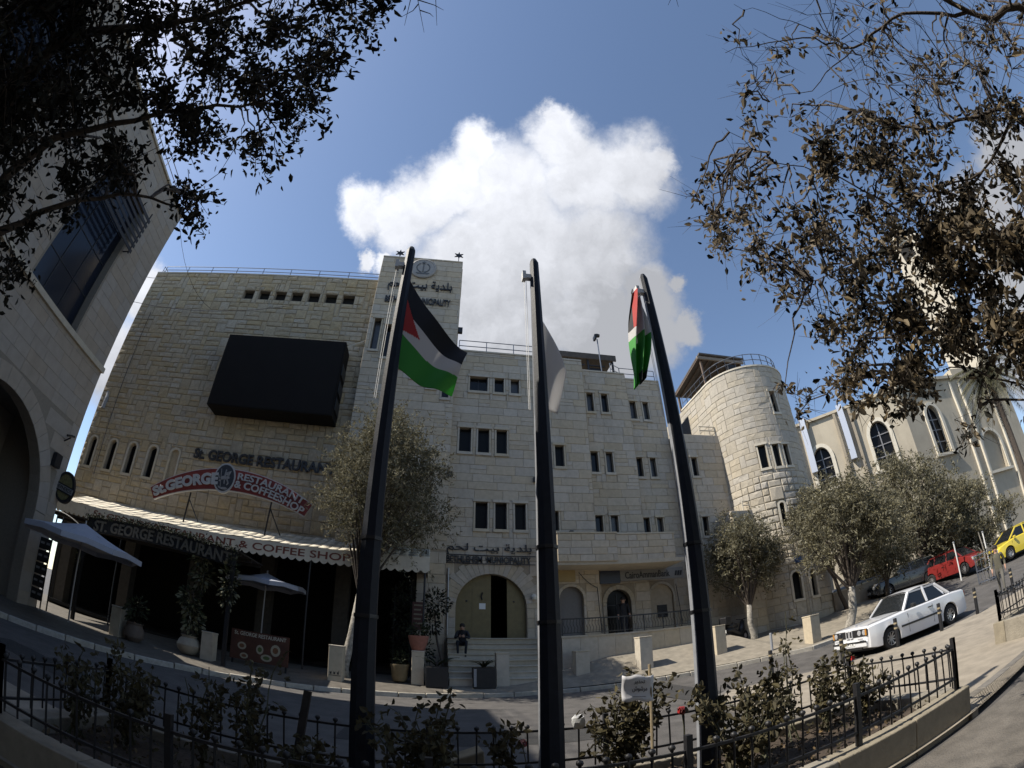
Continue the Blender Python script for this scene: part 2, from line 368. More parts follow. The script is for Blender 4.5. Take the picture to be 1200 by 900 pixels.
def courses(u0, u1, w0, w1, h=(0.4, 0.46), l=(0.6, 1.3), split=0.0):
    out = []; w = w0
    while w < w1 - .05:
        hh = min(random.uniform(*h), w1 - w)
        if w1 - w - hh < .15: hh = w1 - w
        u = u0 - random.uniform(0, l[0])
        while u < u1:
            ll = random.uniform(*l); a, b = max(u, u0), min(u + ll, u1)
            if b - a > .05:
                if random.random() < split: out += [(a, b, w, w + hh / 2), (a, b, w + hh / 2, w + hh)]
                else: out.append((a, b, w, w + hh))
            u += ll
        w += hh
    return out
def ashlar(u0, u1, w0, w1, mod, sizes):
    nu, nw = max(1, round((u1 - u0) / mod)), max(1, round((w1 - w0) / mod)); su, sw = (u1 - u0) / nu, (w1 - w0) / nw
    used = [[False] * nu for _ in range(nw)]; out = []
    for j in range(nw):
        for i in range(nu):
            if used[j][i]: continue
            ok = []
            for (a, b, p) in sizes:
                if i + a <= nu and j + b <= nw and not any(used[j + y][i + x] for y in range(b) for x in range(a)): ok.append((a, b, p))
            a, b, _ = random.choices(ok, [k[2] for k in ok])[0] if ok else (1, 1, 1)
            for y in range(b):
                for x in range(a): used[j + y][i + x] = True
            out.append((u0 + i * su, u0 + (i + a) * su, w0 + j * sw, w0 + (j + b) * sw))
    return out
def cut(rects, holes):
    for h in holes:
        a, b, c, d = h[:4]; new = []
        for (p, q, r, s) in rects:
            if q <= a or p >= b or s <= c or r >= d: new.append((p, q, r, s)); continue
            if p < a: new.append((p, a, r, s))
            if q > b: new.append((b, q, r, s))
            if r < c: new.append((max(p, a), min(q, b), r, c))
            if s > d: new.append((max(p, a), min(q, b), d, s))
        rects = new
    return [r for r in rects if r[1] - r[0] > .07 and r[3] - r[2] > .07]
def stone(mb, fr, rc, proud=0.03, bev=0.018, gap=0.006, rough=0.0, mi=0, nu=1):
    a, b, c, d = rc; a += gap; b -= gap; c += gap; d -= gap; j = lambda s: random.uniform(-s, s)
    p = proud * random.uniform(0.7, 1.3); v = []; f = []
    us = [a + (b - a) * i / nu for i in range(nu + 1)]
    back = [(u, c) for u in us] + [(u, d) for u in reversed(us)]
    def inset(u, w, k): return (u + (k if u < (a + b) / 2 else -k) if u in (a, b) else u, w + (k if w < (c + d) / 2 else -k))
    n = len(back)
    v += [fr(u, w, -0.015) for u, w in back]; v += [fr(u, w, max(p - bev, 0.004)) for u, w in back]
    v += [fr(inset(u, w, bev + j(rough * .15))[0], inset(u, w, bev + j(rough * .15))[1], p + j(rough)) for u, w in back]
    for i in range(n):
        k = (i + 1) % n
        f.append((i, k, n + k, n + i)); f.append((n + i, n + k, 2 * n + k, 2 * n + i))
    if rough > 0:
        v.append(fr((a + b) / 2 + j((b - a) * .2), (c + d) / 2 + j((d - c) * .2), p + rough * random.uniform(.4, 1.6)))
        for i in range(n): f.append((2 * n + i, 2 * n + (i + 1) % n, 3 * n))
    else: f.append(tuple(range(2 * n, 3 * n)))
    mb.add(v, f, mi)
LAID = {}
def lay(bld, fr, rects, m, **kw):
    LAID.setdefault(bld.name, []).extend((bld, fr, r, m, kw) for r in rects)
def finish_stones(limit=300):
    """the 300 stones that show largest are objects of their own; the rest of a wall is one part"""
    for bn, items in LAID.items():
        def size(it):
            c = it[1]((it[2][0] + it[2][1]) / 2, (it[2][2] + it[2][3]) / 2, 0)
            return (it[2][1] - it[2][0]) * (it[2][3] - it[2][2]) / max((c - EYE).length_squared, 1)
        items.sort(key=size, reverse=True); bld = items[0][0]
        for (b, fr, rc, m, kw) in items[:limit]:
            mb = MB(); stone(mb, fr, rc, **kw); mb.build('stone', m, bld)
        rest = items[limit:]; byk = {}
        for it in rest: byk.setdefault(it[3].name, []).append(it)
        for its in byk.values():
            mb = MB()
            for (b, fr, rc, m, kw) in its: stone(mb, fr, rc, **kw)
            mb.build('stone_facing', its[0][3], bld, kind='stuff')
def window(bld, fr, u0, u1, w0, w1, depth=0.2, pane=None, frame=None, arch=False, sill=True, lintel=True, mull=(), trans=(), jamb=True, name='window', stone_m=None):
    sm = stone_m or M_DRESS; t = 0.045
    f = MB(); f.fbox(fr, u0, u0 + t, w0, w1, -depth - .03, -depth + .03); f.fbox(fr, u1 - t, u1, w0, w1, -depth - .03, -depth + .03)
    f.fbox(fr, u0 + t, u1 - t, w0, w0 + t, -depth - .03, -depth + .03)
    if not arch: f.fbox(fr, u0 + t, u1 - t, w1 - t, w1, -depth - .03, -depth + .03)
    for q in mull: f.fbox(fr, u0 + (u1 - u0) * q - .02, u0 + (u1 - u0) * q + .02, w0 + t, w1 - t, -depth - .025, -depth + .025)
    for q in trans: f.fbox(fr, u0 + t, u1 - t, w0 + (w1 - w0) * q - .02, w0 + (w1 - w0) * q + .02, -depth - .02, -depth + .02)
    o = f.build(name, frame or M_METAL, bld)
    MB().fbox(fr, u0 + .002, u1 - .002, w0 + .002, w1 - .002, -depth - .012, -depth - .002).build('pane', pane or M_GLASS, o)
    if sill: MB().fbox(fr, u0 - .09, u1 + .09, w0 - .13, w0 - .001, -.06, .085).build('sill', sm, o)
    if lintel and not arch: MB().fbox(fr, u0 - .11, u1 + .11, w1 + .001, w1 + .115, -.04, .085).build('lintel', sm, o)
    if jamb and not arch:
        for s in (0, 1):
            a, b = (u0 - .075, u0 - .001) if s == 0 else (u1 + .001, u1 + .075)
            MB().fbox(fr, a, b, w0 + .002, w1 - .002, -.04, .04).build('jamb', sm, o)
    if arch:
        r = (u1 - u0) / 2; cx = (u0 + u1) / 2; sp = w1 - r; K = 9; m = MB(); k0 = .11
        pts = [(r, w0 - sp)] + [(r, 0)]
        def arc(rr): return [(cx - rr, w0)] + [(cx - rr * math.cos(math.pi * k / K), sp + rr * math.sin(math.pi * k / K)) for k in range(K + 1)] + [(cx + rr, w0)]
        A, B = arc(r + .002), arc(r + k0)
        for i in range(len(A) - 1):
            q = [A[i], A[i + 1], B[i + 1], B[i]]
            m.add([fr(*p, -.05) for p in q] + [fr(*p, .05) for p in q], [(0, 1, 2, 3), (7, 6, 5, 4), (0, 4, 5, 1), (2, 6, 7, 3), (1, 5, 6, 2), (0, 3, 7, 4)])
        m.build('surround', sm, o)
    return o
def hole(w, pad=0.0): return (w[0] - pad, w[1] + pad, w[2] - pad, w[3] + pad)

# ================================================================== GROUND
def T(x, y):
    s = (.55 * x + .835 * y - 15) * 1.5
    z = .08 * (math.log1p(math.exp(s)) if s < 30 else s)
    return z if z < 2.2 else 2.2 + (z - 2.2) * .12
def grid_mesh(name, xs, ys, fz, m, kind='structure', parent=None):
    mb = MB(); nx = len(xs)
    mb.v = [(x, y, fz(x, y)) for y in ys for x in xs]
    mb.f = [(j * nx + i, j * nx + i + 1, (j + 1) * nx + i + 1, (j + 1) * nx + i) for j in range(len(ys) - 1) for i in range(nx - 1)]; mb.m = [0] * len(mb.f)
    return mb.build(name, m, parent, smooth=True, kind=kind)
xs = [-400, -200, -100] + [-60 + 1.5 * i for i in range(107)] + [160, 260, 400]; ys = [-300, -100, -40] + [-20 + 1.5 * i for i in range(81)] + [140, 220, 400]
grid_mesh('ground', xs, ys, lambda x, y: T(x, y), M_ASPH)
KERB = [(-24, 3.2), (-16, 6.6), (-11, 10.2), (-8.9, 11.7), (-7.1, 13.2), (-5, 14.5), (-2.6, 15.4), (.8, 16.1), (3.7, 16.1), (6, 15.6), (9.3, 14.9), (11.6, 13.9), (12.5, 13.3), (14.4, 13.1), (16.9, 13.4), (20, 14.3), (24, 15.6), (30, 17.2)]
def kerb_y(x):
    for (a, b), (c, d) in zip(KERB, KERB[1:]):
        if a <= x <= c: return b + (d - b) * (x - a) / (c - a)
    return KERB[-1][1]
def walk_z(x, y):
    yk = kerb_y(x); f = min(max((y - yk) / max(17.6 - yk, .5), 0), 1)
    rp = .3 if x < 3 else .3 + .65 * min((x - 3) / 3.5, 1)
    if x > 12: rp *= max(0, 1 - (x - 12) / 2)
    if x < -10: rp *= max(0.2, 1 + (x + 10) / 8)
    return max(T(x, y) + .14, T(x, yk) + .14 + rp * f)
mb = MB(); cols = []
for i in range(105):
    x = -23.5 + i * .5; yk = kerb_y(x); yb = 24.5
    ys_ = [yk + .1 + (17.7 - yk - .1) * k / 6 for k in range(7)] + [19, 21, yb]; cols.append([(x, y, walk_z(x, y)) for y in ys_])
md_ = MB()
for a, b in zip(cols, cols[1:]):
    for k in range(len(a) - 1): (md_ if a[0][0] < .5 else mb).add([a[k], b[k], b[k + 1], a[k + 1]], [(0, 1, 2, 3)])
md_.build('restaurant_terrace', mat('dark_terrace_paving', (0.105, 0.092, 0.075), 0.9, 0.25, 3.5, bump=0.35, bscale=35, wear=0.3), kind='structure')  # left part of the pavement, with its shade put into a darker colour
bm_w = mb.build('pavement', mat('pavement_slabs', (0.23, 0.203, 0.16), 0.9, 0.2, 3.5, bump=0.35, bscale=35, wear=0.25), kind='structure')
# kerb stones along the far side of the street, one object each
kp = [Vector((x, y, 0)) for x, y in KERB]
seg = []
for a, b in zip(kp, kp[1:]):
    n = max(1, round((b - a).length / .95)); seg += [(a + (b - a) * i / n, a + (b - a) * (i + 1) / n) for i in range(n)]
for a, b in seg:
    t = (b - a).normalized(); nn = Vector((-t.y, t.x, 0)); g = t * .012
    mb = MB(); vs = []
    for zz in (-.25, .152 + random.uniform(-.006, .006)):
        for p, s in ((a + g, 0), (b - g, 0), (b - g, 1), (a + g, 1)):
            q = p + nn * (.24 * s); vs.append((q.x, q.y, T(p.x, p.y) + zz))
    mb.add(vs, [(0, 1, 2, 3), (4, 5, 6, 7), (0, 1, 5, 4), (1, 2, 6, 5), (2, 3, 7, 6), (3, 0, 4, 7)])
    bevel(mb.build('kerb_stone', M_KERB, bm_w), .02, 2)
# paved island round the planting bed
ISL = [(-6, 2.95), (5.25, 2.95), (5.25, 3.35), (14, 3.45), (40, 3.6), (40, 3.9), (22, 6.2), (15.6, 7.75), (12, 8.9), (8.7, 10.75), (7.3, 11.0), (6.3, 10.2), (5.7, 8.5), (5.4, 6.2), (5.3, 5.0), (-6, 5.0)]
mb = MB()
TOPZ = .085
outer = [Vector((x, y, T(x, y) + TOPZ)) for x, y in ISL]
bmx = bmesh.new(); vsx = [bmx.verts.new(p) for p in outer]; bmx.faces.new(vsx); bmesh.ops.triangulate(bmx, faces=bmx.faces); me = bpy.data.meshes.new('island_paving'); bmx.to_mesh(me); bmx.free(); me.materials.append(mat('island_paving', (0.27, 0.235, 0.185), 0.92, 0.2, 3, bump=0.4, bscale=60, wear=0.25))
isl = link('island_paving', me, kind='structure')
for a, b in zip(ISL, ISL[1:] + ISL[:1]):
    a, b = Vector((*a, 0)), Vector((*b, 0)); L_ = (b - a).length
    if L_ < .3 or min(a.x, b.x) < -1 : continue
    n = max(1, round(L_ / .9))
    for i in range(min(n, 40)):
        p, q = a + (b - a) * i / n, a + (b - a) * (i + 1) / n; t = (b - a).normalized(); nn = Vector((-t.y, t.x, 0)); g = t * .01; vs = []
        for zz in (-.2, TOPZ + .006 + random.uniform(-.004, .008)):
            for r_, s in ((p + g, -1), (q - g, -1), (q - g, 1), (p + g, 1)): k = r_ + nn * (.08 * s); vs.append((k.x, k.y, T(k.x, k.y) + zz))
        m = MB(); m.add(vs, [(0, 1, 2, 3), (4, 5, 6, 7), (0, 1, 5, 4), (1, 2, 6, 5), (2, 3, 7, 6), (3, 0, 4, 7)])
        bevel(m.build('kerb_stone', mat('dark_kerb_stone', (0.15, 0.135, 0.115), 0.9, 0.25, 9, island=0.12), isl), .015, 2)
# rough worn asphalt where the viewer stands
grid_mesh('worn_asphalt_path', [-20 + i for i in range(61)], [-8, -4, 0, 2.9], lambda x, y: T(x, y) + .005, M_ASPH2)

# patches, a manhole and a drain in the road
for k, (x0, x1, y0, y1, lab) in enumerate(((-1.5, 3.2, 8.2, 9.4, 'dark rectangular asphalt patch across the road behind the fence'), (6.2, 7.4, 11.3, 15.0, 'long dark asphalt patch on the sunlit road'), (-8.5, -6.0, 7.0, 8.1, 'square dark asphalt patch on the shaded road'))):
    m = MB(); n = 10; P = [(x0 + (x1 - x0) * i / n, y0 + random.uniform(-.05, .05)) for i in range(n + 1)] + [(x1 - (x1 - x0) * i / n, y1 + random.uniform(-.05, .05)) for i in range(n + 1)]
    m.v = [(x, y, T(x, y) + .006) for x, y in P]; m.f = [(i, i + 1, 2 * n - i, 2 * n + 1 - i) for i in range(n)]; m.m = [0] * n
    m.build('asphalt_patch', mat('patch_asphalt', (0.036, 0.035, 0.034), .95, .25, 8, bump=.5, bscale=90), kind='structure')
for (x, y, lab) in ((4.6, 11.6, 'round iron manhole cover on the sunlit road'), (-4.2, 11.8, 'round iron manhole cover on the shaded road near the restaurant')):
    mh = thing('manhole_cover', lab, 'manhole cover', (x, y, 0)); m = MB(); m.lathe([(.36, .003), (.36, .014), (.30, .014)], (x, y, T(x, y)), 24, caps=False); m.build('ring', M_IRON, mh)
    m = MB(); m.lathe([(.29, .003), (.29, .012), (0, .012)], (x, y, T(x, y)), 24); m.build('lid', M_IRON, mh)

# ================================================================== MUNICIPALITY BUILDING
muni = thing('municipality_building', 'stone municipality building with stair tower, stepped window bays and arched entrance', 'building', (2, 20, 0))
F20, F196, F208, F212 = frame_y(20), frame_y(19.6), frame_y(20.8), frame_y(21.2)
c_win = [(1.37, 2.24, 13.52, 14.33), (2.58, 3.04, 13.52, 14.33), (3.38, 3.80, 13.52, 14.33), (.98, 1.52, 10.31, 11.52), (1.84, 2.36, 10.31, 11.52), (2.69, 3.18, 10.31, 11.52),
         (1.79, 2.32, 6.78, 7.99), (2.65, 3.15, 6.78, 7.99), (3.51, 3.99, 6.78, 7.99), (5.44, 5.87, 9.83, 10.91), (5.05, 5.46, 6.78, 7.69)]
b2_win = [(7.53, 7.89, 13.28, 14.4), (8.34, 8.71, 13.28, 14.4), (7.46, 7.84, 9.93, 11.03), (8.26, 8.62, 9.93, 11.03), (7.42, 7.81, 6.9, 7.74), (8.21, 8.59, 6.9, 7.74)]
b3_win = [(10.13, 10.5, 13.21, 14.31), (10.92, 11.26, 13.21, 14.31), (10.06, 10.42, 9.9, 10.97), (10.86, 11.2, 9.9, 10.97), (10.03, 10.43, 6.95, 7.73), (10.84, 11.17, 6.95, 7.73)]
st_win = [(-3.72, -3.36, 15.2, 17.15), (-3.08, -2.76, 14.8, 16.8), (-2.24, -1.9, 14.28, 15.25), (-1.5, -1.14, 13.77, 14.58), (-.68, -.32, 13.28, 14.0), (.04, .36, 12.78, 13.45)]
DOOR = (1.05, 3.95, 2.12, 4.83, 'arch', 1.0); ARCH0 = (5.35, 6.4, 2.1, 4.3, 'arch', 1.0); ARCH1 = (7.73, 8.9, 2.1, 4.2, 'arch', 1.0); ARCH2 = (10.1, 11.3, 2.1, 4.38, 'arch', 1.0)
mb = MB()
wall_sheet(mb, F20, .6, 7.15, 0, 15.8, c_win + [DOOR, ARCH0]); wall_sheet(mb, F196, -4.0, .6, 5.6, 21.7, st_win); wall_sheet(mb, F196, -.55, .6, 0, 5.6)
wall_sheet(mb, F208, 7.15, 9.9, 0, 15.75, b2_win + [ARCH1]); wall_sheet(mb, F212, 9.9, 12.2, 0, 15.7, b3_win + [ARCH2])
mb.build('wall', M_MORTAR, muni)
mb = MB()      # the body behind the facade
mb.box(.62, 1.0, 20.36, 34, 0, 15.6); mb.box(4.0, 7.14, 20.36, 34, 0, 15.6); mb.box(1.0, 4.0, 20.36, 34, 4.9, 15.6); mb.box(7.14, 9.89, 21.16, 34, 0, 15.55); mb.box(9.89, 12.2, 21.56, 34, 0, 15.5); mb.box(-3.98, .59, 19.96, 25, 5.7, 21.6)
mb.add([(.6, 19.6, 0), (.6, 25, 0), (.6, 25, 21.7), (.6, 19.6, 21.7)], [(0, 1, 2, 3)]); mb.add([(-4.0, 19.6, 5.6), (-4.0, 25, 5.6), (-4.0, 25, 21.7), (-4.0, 19.6, 21.7)], [(0, 1, 2, 3)])
mb.box(.601, .62, 19.99, 34, 0, 15.79); mb.box(12.2, 12.22, 21.2, 34, 0, 15.69); mb.box(7.15, 7.17, 20.0, 20.8, 0, 15.79); mb.box(9.9, 9.92, 20.8, 21.2, 0, 15.74)
mb.build('core', M_MORTAR, muni)
stn = dict(proud=.022, bev=.012, gap=.005)
HC = [hole(w, .09) for w in c_win] + [(.38, 4.62, 2.12, 5.42), (5.23, 6.52, 2.1, 4.42)]
lay(muni, F20, cut(courses(.6, 7.15, 1.0, 15.8, (.36, .46), (.5, 1.35), .12), HC), M_STONE, **stn)
lay(muni, F196, cut(courses(-4.0, .6, 5.7, 21.7, (.36, .46), (.55, 1.25), .1), [hole(w, .09) for w in st_win]), M_STONE, **stn)
lay(muni, F208, cut(courses(7.15, 9.9, 2.0, 15.75, (.36, .46), (.5, 1.3), .12), [hole(w, .09) for w in b2_win] + [(7.52, 9.11, 2.0, 4.42)]), M_STONE, **stn)
lay(muni, F212, cut(courses(9.9, 12.2, 2.0, 15.7, (.36, .46), (.5, 1.2), .12), [hole(w, .09) for w in b3_win] + [(9.98, 11.42, 2.0, 4.5)]), M_STONE, **stn)
lay(muni, F196, courses(-.55, .6, .6, 5.6, (.36, .46), (.5, .9)), M_STONE, **stn)
fx06 = lambda u, w, d=0.0: Vector((.62 + d, u, w))
lay(muni, fx06, courses(20.05, 25, 15.9, 21.7, (.36, .46), (.5, 1.2)), M_STONE, **stn)
random.seed(21)
for k, w in enumerate(c_win): window(muni, F20, *w, pane=M_CURTAIN if k == 2 else M_GLASSD if k > 2 else M_GLASS, mull=(.5,) if k == 0 else ())
for k, w in enumerate(b2_win): window(muni, F208, *w, pane=M_CURTAIN if k in (3, 5, 0) else M_GLASS)
for k, w in enumerate(b3_win): window(muni, F212, *w, pane=M_CURTAIN if k in (0, 1, 3, 5) else M_GLASS)
for k, w in enumerate(st_win): window(muni, F196, *w, pane=M_CURTAIN if k in (0, 2, 3, 4) else M_GLASS, depth=.26)
# coping stones and roof railings
def coping(fr, u0, u1, w, parent, m=None, ov=.05):
    n = max(1, round((u1 - u0) / 1.1))
    for i in range(n):
        a, b = u0 + (u1 - u0) * i / n, u0 + (u1 - u0) * (i + 1) / n
        MB().fbox(fr, a + .004, b - .004, w + .001, w + .09, -.4, ov).build('coping_stone', m or M_DRESS, parent)
coping(F20, .66, 7.15, 15.8, muni); coping(F196, -4.0, .6, 21.7, muni); coping(F208, 7.19, 9.9, 15.75, muni); coping(F212, 9.94, 12.2, 15.7, muni)
def railing(parent, pts, z0, h=.95, rails=2, step=1.6, m=None, r=.022, name='roof_railing'):
    mb = MB()
    for j in range(rails):
        zz = h * (1 - .45 * j); mb.tube([(p[0], p[1], z0 + zz) for p in pts], r, 6)
    for a, b in zip(pts, pts[1:]):
        a, b = Vector(a), Vector(b); n = max(1, round((b - a).length / step))
        for i in range(n + 1):
            p = a + (b - a) * i / n; mb.tube([(p.x, p.y, z0), (p.x, p.y, z0 + h)], r, 6)
    return mb.build(name, m or M_STEEL, parent)
railing(muni, [(.75, 20.2), (5.0, 20.2)], 15.88, .75, 2, 1.6); railing(muni, [(9.2, 21.0), (9.9, 21.4), (12.1, 21.4)], 15.78, .8, 2, 1.1)
# brown roof shelter behind the parapet
mb = MB(); mb.box(5.6, 9.7, 21.3, 24.5, 17.15, 17.3); mb.box(5.55, 9.75, 21.25, 21.33, 16.95, 17.32)
sh = mb.build('roof_shelter', mat('brown_sheet', (0.075, 0.06, 0.048), 0.7, 0.2, 6), muni)
for x in (5.7, 6.8, 8.0, 9.5): MB().box(x, x + .1, 21.35, 21.45, 15.9, 16.95).build('post', M_METAL, sh)
mb = MB()
for x in (5.8, 6.9, 8.1):
    mb.box(x, x + .95, 21.36, 21.42, 16.2, 16.26); mb.box(x, x + .95, 21.36, 21.42, 16.55, 16.61); mb.box(x + .1, x + .8, 21.5, 21.9, 15.9, 16.5)
mb.build('trellis', M_METAL, sh)
# star finials on the stair tower and a camera mast
for (x, y) in ((-3.2, 20.4), (.35, 20.2)):
    m = MB(); m.tube([(x, y, 21.75), (x, y, 22.75)], .025, 6); P = []
    for k in range(12): rr = .30 if k % 2 == 0 else .12; t = math.pi * k / 6; P.append((x + rr * math.sin(t), 22.95 + rr * math.cos(t)))
    m.prism(P, frame_y(y), -.03, .03); m.build('star_finial', M_METAL, muni)
m = MB(); m.tube([(8.75, 21.2, 15.8), (8.72, 21.2, 18.35)], .035, 6); mast = m.build('camera_mast', M_STEEL, muni)
m = MB(); m.lathe([(.0, -.17), (.1, -.15), (.13, 0), (.1, .15), (0, .17)], (8.7, 21.12, 18.55), 10, 'x'); m.box(8.5, 8.62, 20.98, 21.3, 18.25, 18.5); m.build('camera_housing', M_BLACK, mast)
# round emblem and lettering on the tower
em = thing('municipal_emblem', 'round grey relief emblem high on the stair tower beside the flagpole', 'emblem', (-1.6, 19.55, 21))
m = MB(); m.lathe([(.72, .0), (.74, .08), (.66, .12), (.64, .09), (0, .09)], (-1.6, 19.57, 20.93), 40, 'y')
for i in range(len(m.v)): m.v[i] = (m.v[i][0], 2 * 19.57 - m.v[i][1], m.v[i][2])
smooth_by_angle(m.build('disc', mat('emblem_grey', (0.30, 0.29, 0.28), 0.6, 0.1, 6), em), 30)
FE = frame_y(19.48)
m = MB()
for s in (-1, 1):
    for k in range(9):
        t = R(20 + k * 15); cx, cz = -1.6 + s * .36 * math.sin(t), 20.95 - .36 * math.cos(t); a = t + s * .5
        m.prism([(cx + s * .09 * math.cos(t), cz + .09 * math.sin(t)), (cx - s * .03 * math.sin(t), cz + .05 * math.cos(t)), (cx - s * .07 * math.cos(t), cz - .05 * math.sin(t)), (cx + s * .04 * math.sin(t), cz - .05 * math.cos(t))], FE, -.02, .02)
m.prism([(-1.63, 20.62), (-1.57, 20.62), (-1.58, 21.3), (-1.6, 21.4), (-1.62, 21.3)], FE, -.02, .03)
P = [(-1.6 + (.13 if k % 2 == 0 else .05) * math.sin(math.pi * k / 5), 21.33 + (.13 if k % 2 == 0 else .05) * math.cos(math.pi * k / 5)) for k in range(10)]
m.prism(P, FE, .031, .05); m.prism([(-2.0, 20.55), (-1.2, 20.55), (-1.3, 20.45), (-1.9, 20.45)], FE, -.02, .02)
m.build('wreath', mat('emblem_dark', (0.10, 0.105, 0.11), 0.5), em)
AR = '\ufee2\ufea4\ufedf \ufe96\ufef4\ufe91 \ufe94\ufef3\ufeaa\ufee0\ufe91'
sg = thing('tower_lettering', 'dark raised Arabic and English municipality name below the tower emblem', 'lettering', (-1.6, 19.56, 18))
text_on('arabic_lettering', AR, F196, -3.4, .12, 19.12, 19.98, .06, sg, M_TEXT, .05, .012)
text_on('english_lettering', 'BETHLEHEM MUNICIPALITY', F196, -3.4, .1, 18.28, 18.72, .06, sg, M_TEXT, .05, .02)
sg = thing('entrance_lettering', 'black Arabic and English municipality name over the arched entrance', 'lettering', (2.4, 19.97, 5.3))
text_on('arabic_lettering', AR, F20, .62, 4.2, 5.62, 6.12, .06, sg, M_TEXT, .04, .008)
text_on('english_lettering', 'BETHLEHEM  MUNICIPALITY', F20, .62, 4.15, 5.28, 5.56, .06, sg, M_TEXT, .04, .02)
m = MB(); m.tube([(.5, 19.9, 5.24), (4.35, 19.9, 5.24)], .018, 6); m.tube([(.5, 19.9, 5.6), (4.35, 19.9, 5.6)], .018, 6); m.tube([(.55, 19.9, 5.24), (.55, 19.98, 5.24)], .02, 6); m.build('mounting_rail', M_METAL, sg)
# arched entrance: radiating stones, door leaves
cx, sp, r0 = 2.5, 3.38, 1.46; K = 25
for k in range(K):
    a0, a1 = math.pi * k / K, math.pi * (k + 1) / K; ro = 2.05 + .12 * (k % 2)
    ro = min(ro, (5.4 - sp) / max(abs(math.sin((a0 + a1) / 2)), .2), 2.1 / max(abs(math.cos((a0 + a1) / 2)), .2)); m = MB()
    P = [(cx + rr * math.cos(a), sp + rr * math.sin(a)) for rr, a in ((r0, a0 + .004), (ro, a0 + .003), (ro, a1 - .003), (r0, a1 - .004))]
    m.prism(P, F20, -.015, .032 + random.uniform(0, .012)); m.build('arch_stone', M_STONE, muni)
for s in (-1, 1):
    z = 2.12
    while z < sp - .1:
        h = min(.42, sp - z); x0, x1 = (cx + r0, 4.6) if s > 0 else (.4, cx - r0)
        for (p, q) in ((x0, (x0 + x1) / 2), ((x0 + x1) / 2, x1)):
            m = MB(); stone(m, F20, (p, q, z, z + h), .034, .012); m.build('jamb_stone', M_STONE, muni)
        z += h
for (u0, u1) in ((.6, .95), (4.1, 4.6)):      # corner stones above the arch
    m = MB(); stone(m, F20, (u0, u1, 4.75, 5.4), .03, .012); m.build('spandrel_stone', M_STONE, muni)
FD = frame_y(20.22)
def door_leaf(u0, u1, name='door_leaf'):
    def top(u): return sp + math.sqrt(max(1.45 ** 2 - (u - cx) ** 2, 0)) - .01
    us = [u0 + (u1 - u0) * k / 8 for k in range(9)]
    m = MB(); m.prism([(u0, 2.13)] + [(u1, 2.13)] + [(u, top(u)) for u in reversed(us)], FD, -.03, .03); return m.build(name, M_DOOR, muni)
l1 = door_leaf(1.06, 1.72); l2 = door_leaf(1.725, 2.5); l3 = door_leaf(3.17, 3.94)
MB().fbox(FD, 2.02, 2.28, 3.35, 3.6, .031, .037).build('notice', M_WHITE, l2)
m = MB(); m.tube([(2.14, 20.17, 3.75), (2.1, 20.15, 3.9), (2.16, 20.15, 4.05)], .03, 6); m.build('knocker', M_BLACK, l2)
for l, x in ((l1, 1.5), (l3, 3.45)): m = MB(); m.lathe([(0, -.02), (.04, -.01), (.04, .02)], (x, 20.17, 3.68), 10, 'y'); m.build('knob', M_BLACK, l)
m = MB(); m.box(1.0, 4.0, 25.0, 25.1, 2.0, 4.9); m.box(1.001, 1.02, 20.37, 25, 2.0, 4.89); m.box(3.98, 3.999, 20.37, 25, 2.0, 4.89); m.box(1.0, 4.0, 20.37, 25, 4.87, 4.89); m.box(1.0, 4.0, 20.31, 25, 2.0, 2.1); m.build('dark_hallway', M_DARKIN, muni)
# small lamps and boxes on the wall
for (x, z) in ((4.25, 3.85),):
    m = MB(); m.lathe([(0, -.14), (.1, -.1), (.13, 0), (.1, .1), (0, .14)], (x, 19.86, z), 12); m.build('wall_lamp', mat('lamp_globe', (0.6, 0.58, 0.5), 0.3), muni)
for (x, z) in ((.55, 8.9), (4.35, 9.0), (5.9, 6.55)): MB().box(x, x + .16, 19.42 if x < .6 else 19.82, 19.58 if x < .6 else 19.97, z, z + .22).build('wall_fitting', M_METAL, muni)
MB().box(.62, .85, 19.7, 19.9, 16.8, 17.1).build('wall_fitting', M_METAL, muni)
m = MB(); m.tube([(.72, 19.9, 2.2), (.72, 19.9, 5.0)], .04, 6); m.build('drain_pipe', M_ALU, muni)
# balcony parapets over the bank front
m = MB(); m.box(4.95, 10.6, 18.55, 21.3, 5.0, 5.16); bal = m.build('balcony', M_DRESS, muni)
FB = frame_y(18.5); FB2 = frame_y(18.58)
m = MB(); m.fbox(FB, 4.95, 7.5, 5.16, 6.3, -.18, 0); m.fbox(FB2, 7.5, 10.25, 5.12, 6.26, -.18, 0); m.box(4.95, 5.1, 18.6, 20.0, 5.16, 6.3); m.box(10.1, 10.25, 18.7, 21.2, 5.12, 6.26); m.build('parapet', M_MORTAR, bal)
lay(muni, FB, courses(4.95, 7.5, 5.12, 6.3, (.29, .3), (.4, .95)), M_STONE, **stn); lay(muni, FB2, courses(7.51, 10.25, 5.1, 6.26, (.29, .3), (.4, .95)), M_STONE, **stn)
for (a, b, f, z) in ((4.92, 7.52, FB, 6.3), (7.53, 10.28, FB2, 6.26)): MB().fbox(f, a, b, z + .001, z + .06, -.22, .05).build('coping_stone', M_DRESS, bal)
